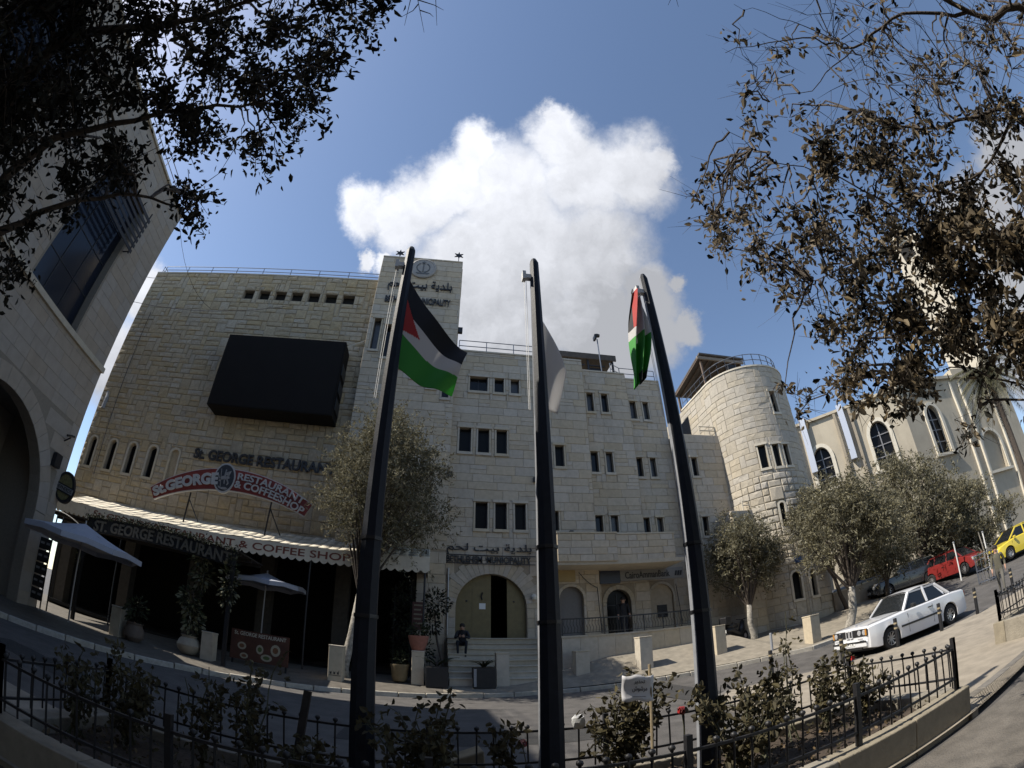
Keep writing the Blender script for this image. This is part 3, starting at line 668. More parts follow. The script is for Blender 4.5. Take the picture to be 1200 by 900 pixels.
# bank front: arches, doors, sign
def arch_ring(fr, u0, u1, w1, wb, t, parent, d=.05, n=11, m_=None):
    r = (u1 - u0) / 2; c = (u0 + u1) / 2; s = w1 - r
    for k in range(n):
        a0, a1 = math.pi * k / n, math.pi * (k + 1) / n; m = MB()
        m.prism([(c + q * math.cos(a), s + q * math.sin(a)) for q, a in ((r, a0 + .01), (r + t, a0 + .01), (r + t, a1 - .01), (r, a1 - .01))], fr, -.03, d); m.build('arch_stone', m_ or M_DRESS, parent)
    for sg_ in (-1, 1):
        z = wb
        while z < s - .05:
            h = min(.45, s - z); x = (c + r, c + r + t) if sg_ > 0 else (c - r - t, c - r)
            m = MB(); stone(m, fr, (x[0], x[1], z, z + h), d, .012); m.build('jamb_stone', m_ or M_DRESS, parent); z += h
arch_ring(F208, 7.73, 8.9, 4.2, 2.1, .2, muni); arch_ring(F212, 10.1, 11.3, 4.38, 2.1, .12, muni); arch_ring(F20, 5.35, 6.4, 4.3, 2.1, .12, muni)
MB().fbox(F208, 7.74, 8.89, 2.1, 4.19, -.33, -.3).build('glass_door', M_GLASSD, muni)
m = MB(); m.fbox(F208, 8.28, 8.34, 2.1, 4.0, -.3, -.26); m.fbox(F208, 7.74, 8.89, 3.45, 3.5, -.3, -.26); m.build('door_frame', M_METAL, muni)
MB().fbox(F212, 10.11, 11.29, 2.1, 4.37, -.2, -.1).build('blind_arch_panel', M_STONE, muni)
MB().fbox(F212, 10.45, 10.95, 2.75, 3.35, -.12, -.04).build('cash_machine', M_METAL, muni)
MB().fbox(F20, 5.36, 6.39, 2.1, 4.29, -.3, -.2).build('shutter', mat('grey_shutter', (0.13, 0.125, 0.12), 0.6, 0.1, 10), muni)
bs = thing('bank_sign', 'grey bank name board with navy logo block under the balcony', 'sign', (9.8, 20.3, 4.5))
FS = frame_y(20.3)
bevel(MB().fbox(FS, 8.27, 11.5, 4.5, 5.02, -.1, 0).build('board', mat('sign_grey', (0.20, 0.195, 0.185), 0.5, 0.05, 4), bs), .01)
MB().fbox(FS, 7.3, 8.25, 4.42, 5.0, -.1, .02).build('logo_block', mat('navy_block', (0.012, 0.016, 0.035), 0.4), bs)
text_on('lettering', 'CairoAmmanBank', FS, 8.5, 10.75, 4.6, 4.92, .002, bs, M_TEXT, .02, .012)
m = MB()
for k in range(3): m.prism([(11.0 + .13 * k, 4.62), (11.1 + .13 * k, 4.62), (11.16 + .13 * k, 4.85), (11.06 + .13 * k, 4.85)], FS, .002, .015)
m.build('logo', M_TEXT, bs)
for x in (8.4, 11.3): MB().box(x, x + .05, 20.38, 20.85 if x < 9 else 21.22, 4.7, 4.76).build('bracket', M_METAL, bs)
ys_ = thing('yellow_sign', 'plain ochre sign board above the shuttered arch behind the middle flagpole', 'sign', (5.6, 19.9, 4.6))
bevel(MB().box(5.15, 6.05, 19.86, 19.95, 4.5, 5.0).build('board', mat('ochre_board', (0.33, 0.24, 0.10), 0.6, 0.05, 3), ys_), .008)
# terrace wall, floor, steps
FT = frame_y(17.6)
ter = thing('bank_terrace', 'low pale stone terrace wall with sunlit right part in front of the bank', 'terrace', (7.6, 17.6, 1))
m = MB(); m.box(4.75, 10.9, 17.62, 21.19, .1, 2.0); m.box(4.75, 5.0, 17.62, 19.9, .1, 2.08); m.build('core', M_DRESS, ter)
for i in range(9):
    a = 4.75 + i * .683
    o = MB().fbox(FT, a + .004, a + .679, .3, 2.04, -.02, .03 + random.uniform(0, .006)).build('facing_slab', M_DRESS, ter)
for i in range(6): MB().fbox(FT, 4.72 + i * 1.03, 5.74 + i * 1.03, 2.042, 2.11, -.32, .07).build('coping_stone', M_DRESS, ter)
rl = thing('terrace_railing', 'black wrought iron railing on the bank terrace wall', 'railing', (7, 17.75, 2.1))
m = MB(); m.box(4.8, 10.6, 17.73, 17.77, 2.73, 2.78); m.box(4.8, 10.6, 17.735, 17.765, 2.2, 2.23); m.build('rail', M_IRON, rl)
for i in range(8): MB().box(4.8 + i * .82, 4.84 + i * .82, 17.73, 17.77, 2.11, 2.74).build('post', M_IRON, rl)
m = MB()
for i in range(47):
    x = 4.9 + i * .122; m.tube([(x, 17.75, 2.22), (x + .03, 17.75, 2.4), (x - .03, 17.75, 2.55), (x, 17.75, 2.74)], .009, 4)
m.build('baluster', M_IRON, rl)
stp = thing('entrance_steps', 'broad flight of stone steps up to the olive entrance door', 'steps', (2.8, 18.5, .4))
NS = 8
for i in range(NS):
    z0, z1 = .3, .42 + (2.12 - .42) * (i + 1) / NS; y0 = 17.05 + i * .34
    bevel(MB().box(.72, 4.72 if i > 2 else 6.1 - i * .2, y0, (y0 + .4) if i < NS - 1 else 20.3, z0 if i == 0 else z1 - .32, z1 - .05).build('riser', M_DRESS, stp), .006)
    bevel(MB().box(.70, 4.74 if i > 2 else 6.12 - i * .2, y0 - .04, (y0 + .4) if i < NS - 1 else 20.3, z1 - .048, z1).build('step', M_DRESS, stp), .012)

# ================================================================== RESTAURANT BUILDING
rest = thing('restaurant_building', 'tall rough stone restaurant building with slit windows and dark open ground floor', 'building', (-11, 20, 0))
slits = [(-18.32, -17.85, 7.4, 9.0), (-16.87, -16.4, 7.4, 9.0), (-15.52, -15.05, 7.4, 9.0), (-14.2, -13.73, 7.4, 9.0), (-12.85, -12.4, 7.4, 9.0)]
sq = [(-11.82 + i * .998, -11.14 + i * .998, 18.3, 18.93) for i in range(7)]
m = MB(); wall_sheet(m, F20, -18.7, -4.0, 5.6, 20.1, [s + ('arch', 1.0) for s in slits] + sq); m.build('wall', M_MORTAR, rest)
m = MB(); m.box(-18.68, -4.02, 20.36, 34, 5.7, 19.9); m.box(-18.72, -18.7, 20, 34, 0, 20.1); m.box(-18.6, -.6, 20.02, 20.3, 5.25, 5.6)
m.build('core', M_MORTAR, rest)
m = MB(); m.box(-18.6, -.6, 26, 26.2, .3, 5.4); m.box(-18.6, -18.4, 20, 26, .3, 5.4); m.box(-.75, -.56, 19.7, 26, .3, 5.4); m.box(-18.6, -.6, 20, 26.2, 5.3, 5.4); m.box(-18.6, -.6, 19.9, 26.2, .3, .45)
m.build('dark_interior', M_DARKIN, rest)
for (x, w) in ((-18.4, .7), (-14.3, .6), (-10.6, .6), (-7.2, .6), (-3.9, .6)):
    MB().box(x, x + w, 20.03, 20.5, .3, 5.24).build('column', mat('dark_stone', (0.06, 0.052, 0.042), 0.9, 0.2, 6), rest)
SZ = [(2, 1, 7), (3, 1, 5), (1, 2, 1.5), (2, 2, 2.0), (1, 1, 1.4), (1, 3, .25)]
lay(rest, F20, cut(ashlar(-18.7, -4.0, 5.62, 20.1, .3, SZ), [hole(s, .12) for s in slits] + [hole(s, .02) for s in sq]), M_ROUGH, proud=.038, bev=.026, gap=.008, rough=.022)
for k, s in enumerate(slits): window(rest, F20, *s, arch=True, depth=.25 if k < 4 else .1, pane=M_GLASSD if k < 4 else M_ROUGH, frame=M_METAL if k < 4 else M_ROUGH)
for s in sq: window(rest, F20, *s, depth=.3, pane=M_DARKIN, sill=False, lintel=False, jamb=False, name='vent_window')
coping(F20, -18.7, -4.02, 20.1, rest)
railing(rest, [(-18.3, 20.15), (-4.1, 20.15)], 20.19, .62, 2, 1.85)
railing(rest, [(-18.5, 20.15), (-18.5, 26)], 20.19, .62, 2, 1.85)
# the big switched-off video screen
scn = thing('video_screen', 'large switched-off black video screen box on the restaurant wall', 'screen', (-7.9, 19.4, 11))
bevel(MB().box(-11.0, -4.74, 18.82, 19.96, 11.0, 15.0).build('housing', mat('screen_black', (0.010, 0.009, 0.0085), 0.8, 0.15, 2, spec=0.12), scn), .03)
MB().box(-10.93, -4.81, 18.808, 18.818, 11.07, 14.93).build('display', mat('screen_face', (0.012, 0.0105, 0.010), 0.75, 0.08, 1.2, spec=0.12), scn)
for x in (-4.72,):
    m = MB(); m.bar((x + .03, 18.95, 14.8), (x + .9, 19.97, 16.1), .05); m.build('stay', M_TOWER, scn)
    for zz in (11.4, 12.3, 13.2): MB().box(x + .001, x + .03, 18.95, 19.8, zz, zz + .6).build('vent_panel', M_BLACK, scn)
# lettering on the wall
lt = thing('wall_lettering', 'dark raised restaurant name letters on rough stone above the curved sign', 'lettering', (-8, 19.9, 8.8))
text_on('lettering', 'St. GEORGE RESTAURANT', F20, -11.5, -4.42, 8.68, 9.2, .1, lt, M_TEXT, .06, .03)
# curved red sign on the awning
sgn = thing('curved_restaurant_sign', 'arched dark red sign with silver letters and oval emblem above the awning', 'sign', (-8.7, 18.4, 5.6))
def arc3(p, q, r_):
    ax, ay, bx, by, c_x, c_y = *p, *q, *r_; d = 2 * (ax * (by - c_y) + bx * (c_y - ay) + c_x * (ay - by))
    ux = ((ax * ax + ay * ay) * (by - c_y) + (bx * bx + by * by) * (c_y - ay) + (c_x * c_x + c_y * c_y) * (ay - by)) / d
    uy = ((ax * ax + ay * ay) * (c_x - bx) + (bx * bx + by * by) * (ax - c_x) + (c_x * c_x + c_y * c_y) * (bx - ax)) / d
    return ux, uy, math.hypot(ax - ux, ay - uy)
ax_, az_, ar_ = arc3((-12.32, 6.3), (-8.8, 7.42), (-4.98, 6.56))
FG = frame_y(18.4)
def bend(u, w):                       # u runs along the arc in metres from its left end, w across it
    t0 = math.atan2(6.3 - az_, -12.32 - ax_); t = t0 - u / ar_; rr = ar_ + w; return ax_ + rr * math.cos(t), az_ + rr * math.sin(t)
LA = ar_ * (math.atan2(6.3 - az_, -12.32 - ax_) - math.atan2(6.56 - az_, -4.98 - ax_))
def half(u): return .27 + .18 * math.sin(math.pi * min(max(u / LA, 0), 1))
us = [LA * k / 40 for k in range(41)]
for hw, d0, d1, mm, nm in ((.04, -.1, -.001, M_SILVER, 'frame'), (0, 0, .02, M_SIGNRED, 'board')):
    m = MB(); pl_ = [bend(u, half(u) + hw) for u in us] + [bend(u, -half(u) - hw) for u in reversed(us)]
    for i in range(40):
        a, b = i, i + 1; q = [bend(us[a], -half(us[a]) - hw), bend(us[b], -half(us[b]) - hw), bend(us[b], half(us[b]) + hw), bend(us[a], half(us[a]) + hw)]
        vs = [FG(*p, d0) for p in q] + [FG(*p, d1) for p in q]; fs = [(0, 1, 2, 3), (4, 5, 6, 7), (0, 1, 5, 4), (2, 3, 7, 6)] + ([(0, 3, 7, 4)] if i == 0 else []) + ([(1, 2, 6, 5)] if i == 39 else [])
        m.add(vs, fs)
    m.build(nm, mm, sgn)
text_on('lettering', 'St.GEORGE', FG, .08, LA * .44, -.22, .22, .021, sgn, M_SILVER, .05, .05, curve=lambda u, w: bend(u, w * (1 + .5 * u / LA) + .0))
text_on('lettering', 'RESTAURANT', FG, LA * .555, LA - .32, .04, .34, .021, sgn, M_SILVER, .05, .02, curve=bend)
text_on('lettering', '& COFFEESHOP', FG, LA * .545, LA - .12, -.32, .0, .021, sgn, M_SILVER, .05, .02, curve=bend)
m = MB(); KO = 28; oc = (-8.86, 7.46)
ov = lambda r_: [(oc[0] + .50 * r_ * math.sin(2 * math.pi * k / KO) , oc[1] + .66 * r_ * math.cos(2 * math.pi * k / KO)) for k in range(KO)]
m.prism(ov(1.0), FG, -.08, .06); ovo = m.build('oval_badge', M_SILVER, sgn)
m = MB(); m.prism(ov(.88), FG, .061, .07); m.build('badge_ground', mat('badge_dark', (0.03, 0.035, 0.045), 0.5, 0.4, 9), ovo)
m = MB()      # rider on a rearing horse over a coiled dragon, as a flat relief
def rel(P, d=.085): m.prism([(oc[0] + x * .46, oc[1] + y * .6) for x, y in P], FG, .071, d)
rel([(-.45, -.05), (-.2, .12), (.15, .1), (.42, .2), (.55, .02), (.3, -.12), (-.05, -.14), (-.3, -.2)]); rel([(-.45, -.05), (-.62, .2), (-.72, .12), (-.6, -.02), (-.5, -.15)])
rel([(-.35, -.1), (-.55, -.25), (-.42, -.32), (-.25, -.16)]); rel([(.35, -.05), (.55, -.35), (.4, -.55), (.34, -.5), (.4, -.35), (.2, -.1)]); rel([(.1, -.1), (.15, -.45), (.05, -.45), (-.02, -.12)])
rel([(-.05, .1), (.1, .12), (.12, .42), (-.02, .45)]); rel([(-.02, .47), (.1, .46), (.12, .6), (.0, .62)]); rel([(.1, .4), (.6, .55), (.45, .15), (.14, .2)]); rel([(-.5, .62), (-.44, .62), (-.2, -.75), (-.26, -.75)])
rel([(-.5, -.6), (-.2, -.72), (.3, -.66), (.55, -.75), (.35, -.85), (-.1, -.84), (-.45, -.75)])
m.build('rider_relief', mat('badge_light', (0.24, 0.24, 0.24), 0.5, 0.3, 12), ovo)
for (x, z) in ((-10.4, 6.65), (-6.6, 6.75)):
    m = MB(); m.bar((x, 18.5, z), (x - .1, 18.55, 5.35), .05); m.bar((x, 18.5, z - .3), (x + .45, 18.9, 5.5), .04); m.build('prop', M_METAL, sgn)
# awning with scalloped valance
aw = thing('awning', 'long cream canvas awning with scalloped valance and red-brown lettering', 'awning', (-8.6, 18.7, 4.4))
AX0, AX1 = -17.3, -.05
m = MB(); n = 46
for i in range(n):
    a, b = AX0 + (AX1 - AX0) * i / n, AX0 + (AX1 - AX0) * (i + 1) / n; rows = []
    for k in range(5):
        t = k / 4; sag = -.05 * math.sin(math.pi * t)
        rows.append((19.97 if a < -4.2 or b > -4 and False else 19.97, 0) if False else (19.9 - t * 2.4, 5.82 - t * .86 + sag))
    for (y0, z0), (y1, z1) in zip(rows, rows[1:]):
        w0, w1 = .02 * math.sin(a * 4), .02 * math.sin(b * 4)
        m.add([(a, y0, z0 + w0), (b, y0, z0 + w1), (b, y1, z1 + w1), (a, y1, z1 + w0)], [(0, 1, 2, 3)])
o = m.build('canopy', M_CANVAS, aw, smooth=True); sol = o.modifiers.new('thick', 'SOLIDIFY'); sol.thickness = .012
m = MB(); n = 56; FV = frame_y(17.49)
for i in range(n):
    a, b = AX0 + (AX1 - AX0) * i / n, AX0 + (AX1 - AX0) * (i + 1) / n; P = [(a, 4.95)] + [(a + (b - a) * k / 8, 4.47 - .10 * math.sin(math.pi * k / 8)) for k in range(9)] + [(b, 4.95)]
    m.prism(P, FV, -.006, .006)
m.build('valance', M_CANVAS, aw)
text_on('lettering', 'St. GEORGE RESTAURANT & COFFEE SHOP', FV, -14.6, -2.92, 4.55, 4.83, .008, aw, M_TEXTR, .006, .014)
for x in (-17.2, -.1): m = MB(); m.add([(x, 19.9, 5.82), (x, 17.5, 4.95), (x, 17.5, 4.5), (x, 19.9, 4.5)], [(0, 1, 2, 3)]); o = m.build('side_panel', M_CANVAS, aw); s_ = o.modifiers.new('t', 'SOLIDIFY'); s_.thickness = .01
for x in (-17.1, -12.8, -8.6, -4.4, -.2):
    m = MB(); m.bar((x, 19.85, 5.74), (x, 17.52, 4.9), .05); m.tube([(x, 17.56, 4.9), (x, 17.56, .3)], .035, 8); m.build('support', M_METAL, aw)
m = MB(); m.tube([(AX0, 17.54, 4.9), (AX1, 17.54, 4.9)], .03, 6); m.build('front_bar', M_METAL, aw)

# ================================================================== CORNER BUILDING ON THE LEFT (faces the square, in its own shade)
lb = thing('corner_building', 'pale smooth stone corner building with big round arch and dark tall window', 'building', (-14, 4, 0))
FX = frame_x(-14.0)
WL = (8.8, 12.05, 9.9, 16.4); AL = (7.25, 13.3, 0, 6.55, 'arch', 1.0); AL2 = (-.5, 5.6, 0, 6.55, 'arch', 1.0); WL2 = (1.0, 4.2, 9.9, 16.4)
m = MB(); wall_sheet(m, FX, -6, 14.4, 0, 18.7, [WL, AL, WL2, AL2], depth=.6); m.build('wall', M_MORTAR_P, lb)
m = MB(); m.box(-30, -14.62, -6, 14.39, 6.9, 18.6); m.box(-30, -14.02, 14.38, 14.4, 0, 18.7); m.box(-30, -14.02, -6.02, -6, 0, 18.7); m.box(-30, -17.5, -6, 14.39, 0, 6.9); m.box(-17.5, -14.62, 5.9, 6.95, 0, 6.9); m.box(-17.5, -14.62, 13.6, 14.37, 0, 6.9)
m.build('core', M_MORTAR_P, lb)
FXI = frame_x(-17.46)
m = MB(); m.fbox(FXI, 7.0, 13.6, 0, 6.85, -.02, 0); m.build('arcade_wall', M_PALE, lb)
MB().fbox(FXI, 10.9, 12.6, 0, 3.9, .01, .05).build('arcade_door', M_DARKIN, lb)
mw = MB(); mw.fbox(FXI, 10.3, 12.7, 4.9, 6.5, .01, .05); mw.build('arcade_window', M_GLASS, lb)
m = MB(); m.fbox(FXI, 10.2, 12.8, 4.75, 4.88, .0, .12); m.build('arcade_sill', M_DRESS, lb)
HL = [hole(WL, .1), hole(WL2, .1), (6.65, 13.9, 0, 7.15), (-1.1, 6.2, 0, 7.15)]
lay(lb, FX, cut(courses(-6, 14.4, 0, 18.7, (.44, .46), (.7, 1.15)), HL + [(-6, 14.4, 9.62, 9.86)]), M_PALE, proud=.012, bev=.006, gap=.004)
for (A, n_) in ((AL, 19), (AL2, 19)):
    r = (A[1] - A[0]) / 2; c = (A[0] + A[1]) / 2; s = A[3] - r
    for k in range(n_):
        a0, a1 = math.pi * k / n_, math.pi * (k + 1) / n_; m = MB()
        m.prism([(c + q * math.cos(a), s + q * math.sin(a)) for q, a in ((r, a0 + .002), (r + .58, a0 + .002), (r + .58, a1 - .002), (r, a1 - .002))], FX, -.03, .03); m.build('arch_stone', M_PALE, lb)
    for sg_ in (-1, 1):
        z = 0
        while z < s - .05:
            h = min(.7, s - z); x = (c + r, c + r + .58) if sg_ > 0 else (c - r - .58, c - r)
            m = MB(); stone(m, FX, (x[0], x[1], z, z + h), .03, .006, .003); m.build('jamb_stone', M_PALE, lb); z += h
    for (u0, u1) in ((c - r - .6, c - r * .6), (c + r * .6, c + r + .6)):      # spandrel blocks between ring and courses
        for k in range(4):
            zz = s + r * .55 + k * .62
            if zz + .6 > 7.15: continue
            uu = math.sqrt(max((r + .6) ** 2 - (zz - s) ** 2, 0))
            a, b = (c - r - .62, c - uu - .0) if u1 < c else (c + uu, c + r + .62)
            if b - a > .15: m = MB(); stone(m, FX, (a, b, zz, min(zz + .6, 7.15)), .012, .006, .004); m.build('spandrel_stone', M_PALE, lb)
MB().fbox(FX, -6, 14.42, 9.63, 9.85, -.05, .14).build('string_course', M_DRESS, lb)
for W in (WL, WL2):
    o = window(lb, FX, *W, depth=.45, pane=mat('blue_glass', (0.012, 0.016, 0.028), 0.12), mull=(.33, .66), trans=(.25, .5, .75), sill=False, lintel=False, jamb=False)
    m = MB()
    for i in range(7): m.bar((-13.6, W[0] + .1, 14.2 + i * .3), (-13.6, W[1] + .25, 14.2 + i * .3), .03, .16)
    m.bar((-13.6, W[1] + .1, 14.0), (-13.6, W[1] + .1, 16.4), .05); m.bar((-13.95, W[1] + .1, 14.1), (-13.6, W[1] + .1, 14.1), .04); m.build('louvre', M_METAL, o)
for i in range(18): MB().fbox(FX, -6 + i * 1.134, -6 + i * 1.134 + 1.128, 18.701, 18.82, -.4, .1).build('coping_stone', M_DRESS, lb)
railing(lb, [(-14.1, -6), (-14.1, 14.3)], 18.82, .95, 3, 1.4)
railing(lb, [(-14.1, 14.3), (-22, 14.3)], 18.82, .95, 3, 1.4)
wl_ = MB(); wl_.box(-13.97, -13.75, 13.4, 13.75, 5.25, 5.75); o = wl_.build('wall_floodlight', M_METAL, lb)
m = MB(); m.tube([(-13.97, 13.75, 6.35), (-13.7, 13.75, 6.5), (-13.5, 13.6, 6.55)], .03, 6); m.tube([(-13.6, 13.85, 6.6), (-13.55, 13.4, 6.45)], .05, 6); m.build('wall_camera', M_METAL, lb)
sb = thing('oval_bracket_sign', 'oval black and gold hanging sign with slanted white name ribbon at the building corner', 'sign', (-13.6, 14.25, 4.2))
FO = frame_y(14.22)
co_ = (-13.6, 4.76); ov2 = lambda r_: [(co_[0] + .5 * r_ * math.sin(2 * math.pi * k / 28) - .05 * r_ * math.cos(2 * math.pi * k / 28), co_[1] + .6 * r_ * math.cos(2 * math.pi * k / 28)) for k in range(28)]
m = MB(); m.prism(ov2(1), FO, -.06, .06); m.build('rim', M_BLACK, sb)
m = MB(); m.prism(ov2(.8), FO, .061, .07); m.build('face', mat('gold_face', (0.14, 0.125, 0.05), 0.6, 0.5, 14), sb)
def tilt(u, w): x, z = u, w; return co_[0] + x * .985 + z * .17 - .02, co_[1] - x * .17 + z * .985 - .06
m = MB(); m.prism([tilt(*p) for p in ((-.62, -.15), (.62, -.15), (.62, .15), (-.62, .15))], FO, .071, .1); m.build('ribbon', M_BLACK, sb)
m = MB(); m.prism([tilt(*p) for p in ((-.55, -.1), (.55, -.1), (.55, .1), (-.55, .1))], FO, .101, .105); m.build('ribbon_field', mat('ribbon_grey', (0.22, 0.22, 0.22), 0.6), sb)
text_on('lettering', 'SHEPHERDS', FO, -.5, .5, -.075, .075, .106, sb, M_TEXT, .006, .01, curve=tilt)
m = MB(); m.bar((-14.0, 14.22, 5.05), (-13.9, 14.22, 5.05), .05); m.build('bracket', M_METAL, sb); m = MB(); m.bar((-14.0, 14.22, 4.4), (-13.9, 14.22, 4.4), .05); m.build('bracket', M_METAL, sb)

# ================================================================== ROUND-FRONTED BUILDING ON THE RIGHT
rt = thing('round_tower_building', 'sunlit round-fronted limestone building with narrow windows and roof pergola', 'building', (17.65, 20.7, 1))
TC, TR, TH = (17.65, 20.7), 2.65, 15.35
def FR_(u, w, d=0.0):
    if u <= 0: return Vector((TC[0] - TR - d, TC[1] - u, w))
    a = math.pi + u / TR; return Vector((TC[0] + (TR + d) * math.cos(a), TC[1] + (TR + d) * math.sin(a), w))
tw = [(2.42, 2.84, 9.35, 10.62), (3.2, 3.58, 9.3, 10.55), (3.86, 4.2, 9.3, 10.5), (3.92, 4.3, 12.4, 13.72)]; ta = [(2.9, 3.16, 6.15, 7.4), (2.9, 3.34, 2.5, 3.85), (3.9, 4.26, 2.5, 3.82)]
m = MB(); wall_sheet(m, FR_, -9, 8.3, .3, TH, tw + [a + ('arch', 1.0) for a in ta], depth=.3, du=.35); m.build('wall', M_MORTAR_T, rt)
m = MB(); m.lathe([(TR - .32, .3), (TR - .32, TH - .1)], (TC[0], TC[1], 0), 40); m.box(15.3, 19.9, 20.9, 30, .3, TH - .1); m.build('core', M_MORTAR_P, rt)
HT = [hole(w, .09) for w in tw] + [hole(w, .12) for w in ta]
up_ = cut(ashlar(-9, 8.3, 9.0, TH, .33, [(2, 1, 5), (3, 1, 4), (1, 1, 1), (2, 2, 1.2), (1, 2, 1)]), HT); lo_ = cut(ashlar(-9, 8.3, .6, 9.0, .36, [(2, 1, 5), (1, 1, 2), (2, 2, .8)]), HT)
lay(rt, FR_, up_, M_TOWER, proud=.02, bev=.012, gap=.006, rough=.006, nu=2); lay(rt, FR_, [r for r in lo_ if 1.5 < r[0] < 4.2 and r[2] > 4.2], M_TOWER, proud=.06, bev=.045, gap=.012, rough=.012, nu=2)
lay(rt, FR_, [r for r in lo_ if not (1.5 < r[0] < 4.2 and r[2] > 4.2)], M_TOWER, proud=.03, bev=.02, gap=.008, rough=.015, nu=2)
for w in tw: window(rt, FR_, *w, pane=M_GLASSD, stone_m=M_TRIM)
for w in ta: window(rt, FR_, *w, arch=True, pane=M_GLASSD, stone_m=M_TRIM)
n = 17
for i in range(n):
    a, b = -3 + 11.3 * i / n, -3 + 11.3 * (i + 1) / n; m = MB(); q = [(a + .01, 0), (b - .01, 0)]
    vs = [FR_(u, w, d) for w in (TH + .001, TH + .1) for d in (-.3, .06) for u in (a + .004, (a + b) / 2, b - .004)]
    m.add(vs, [(0, 1, 4, 3), (1, 2, 5, 4), (6, 7, 10, 9), (7, 8, 11, 10), (3, 4, 10, 9), (4, 5, 11, 10), (0, 1, 7, 6), (1, 2, 8, 7), (0, 3, 9, 6), (2, 5, 11, 8)]); m.build('coping_stone', M_TRIM, rt)
railing(rt, [tuple(FR_(u, 0, -.15))[:2] for u in [-3 + .6 * k for k in range(19)]], TH + .1, .85, 3, 1.3)
pg = MB()
A_ = [(15.1, 24.6, 16.9), (18.6, 24.6, 16.9), (18.8, 20.9, 17.9), (15.35, 20.9, 17.9)]
pg.add([tuple(Vector(p) + Vector((0, 0, k))) for k in (0, .1) for p in A_], [(0, 1, 2, 3), (4, 5, 6, 7), (0, 1, 5, 4), (1, 2, 6, 5), (2, 3, 7, 6), (3, 0, 4, 7)])
pgo = pg.build('roof_pergola', mat('brown_roof', (0.10, 0.085, 0.075), 0.6, 0.2, 5), rt)
for i in range(9): MB().bar((15.15 + i * .42, 24.5, 16.86), (15.4 + i * .42, 21.0, 17.83), .06, .09).build('rafter', mat('wood_brown', (0.14, 0.10, 0.075), 0.8, 0.2, 9), pgo)
for p in ((15.3, 24.3, 16.85), (18.4, 24.3, 16.85), (15.5, 21.2, 17.75), (18.6, 21.2, 17.75)): MB().box(p[0], p[0] + .12, p[1], p[1] + .12, TH - .1, p[2]).build('post', mat('wood_brown', (0.14, 0.10, 0.075)), pgo)
MB().box(15.2, 18.8, 20.98, 21.08, 17.6, 17.8).build('beam', mat('wood_pale', (0.24, 0.20, 0.16), 0.8, 0.2, 9), pgo)
m = MB(); m.box(15.9, 16.4, 19.1, 19.25, 15.7, 16.0); m.build('roof_floodlight', M_METAL, rt)
MB().fbox(FR_, 3.12, 3.5, 4.25, 4.62, .09, .12).build('street_plate', mat('plate_blue', (0.02, 0.04, 0.10), 0.4), rt)
# lower annex between the two buildings
an = thing('stone_annex', 'shaded lower stone annex squeezed between municipality and round building', 'building', (13.6, 20.5, 1))
FA = frame_y(20.5); FA2 = frame_y(19.3); aw_ = [(12.95, 13.3, 9.7, 10.75), (13.05, 13.4, 6.5, 7.5)]
m = MB(); wall_sheet(m, FA, 12.22, 15.0, .3, 12.1, aw_); wall_sheet(m, FA2, 14.05, 15.5, .3, 7.4); m.box(12.23, 14.98, 20.86, 30, .3, 12.0); m.box(14.05, 14.07, 19.3, 20.5, .3, 7.4); m.box(15.48, 15.5, 19.3, 20.4, .3, 7.4); m.box(14.07, 15.48, 19.32, 20.48, 7.2, 7.3); m.box(12.2, 12.22, 20.5, 22, .3, 12.1)
m.build('wall', M_MORTAR, an)
lay(an, FA, cut(courses(12.22, 15.0, 1.2, 12.1, (.36, .44), (.5, 1.1), .1), [hole(w, .09) for w in aw_]), M_STONE, **stn); lay(an, FA2, courses(14.05, 15.5, 1.2, 7.4, (.36, .44), (.4, .9)), M_STONE, **stn)
fxa = lambda u, w, d=0.0: Vector((14.05 - d, u, w)); lay(an, fxa, courses(19.3, 20.5, 1.2, 7.4, (.36, .44), (.4, .9)), M_STONE, **stn)
for w in aw_: window(an, FA, *w)
railing(an, [(13.9, 20.6), (14.95, 20.6)], 12.12, .55, 2, 1.0, M_TRIM, .03); railing(an, [(14.9, 19.4), (15.45, 19.4), (15.45, 20.3)], 7.42, .5, 2, 1.0, M_TRIM, .03)
m = MB(); m.prism([(12.3, 12.15), (13.75, 12.15), (13.75, 13.6)], frame_y(21.2), -.3, 0); m.build('stair_hood', M_METAL, an)

# ================================================================== CHURCH
ch = thing('church_building', 'large limestone church with pointed-arch windows, pilasters and white downpipes', 'church', (36.4, 22.9, 2))
c0 = Vector((37.2, 22.0)); tL = Vector((math.sin(R(140)), math.cos(R(140)))); tR = Vector((math.sin(R(105)), math.cos(R(105))))
def FL(u, w, d=0.0): n_ = Vector((tL.y, -tL.x)); p = c0 + tL * u + n_ * d; return Vector((p.x, p.y, w))
def FRt(u, w, d=0.0): n_ = Vector((tR.y, -tR.x)); p = c0 + tR * u + n_ * d; return Vector((p.x, p.y, w))
cwL = [(-9.2, -7.6, 11.6, 15.3), (-3.7, -1.9, 11.6, 15.75)]; cwR = [(2.6, 4.4, 11.4, 15.9), (9.2, 12.2, 8.8, 12.6)]
m = MB(); wall_sheet(m, FL, -22, 0, .5, 17.8, [w + ('arch', 1.5) for w in cwL], .5); wall_sheet(m, FRt, 0, 17, .5, 18.3, [w + ('arch', 1.4 if k == 0 else 1.0) for k, w in enumerate(cwR)], .5); m.build('wall', M_CHURCH, ch)
m = MB()
def slab(fr, u0, u1, w0, w1, d0, d1): m.fbox(fr, u0, u1, w0, w1, d0, d1)
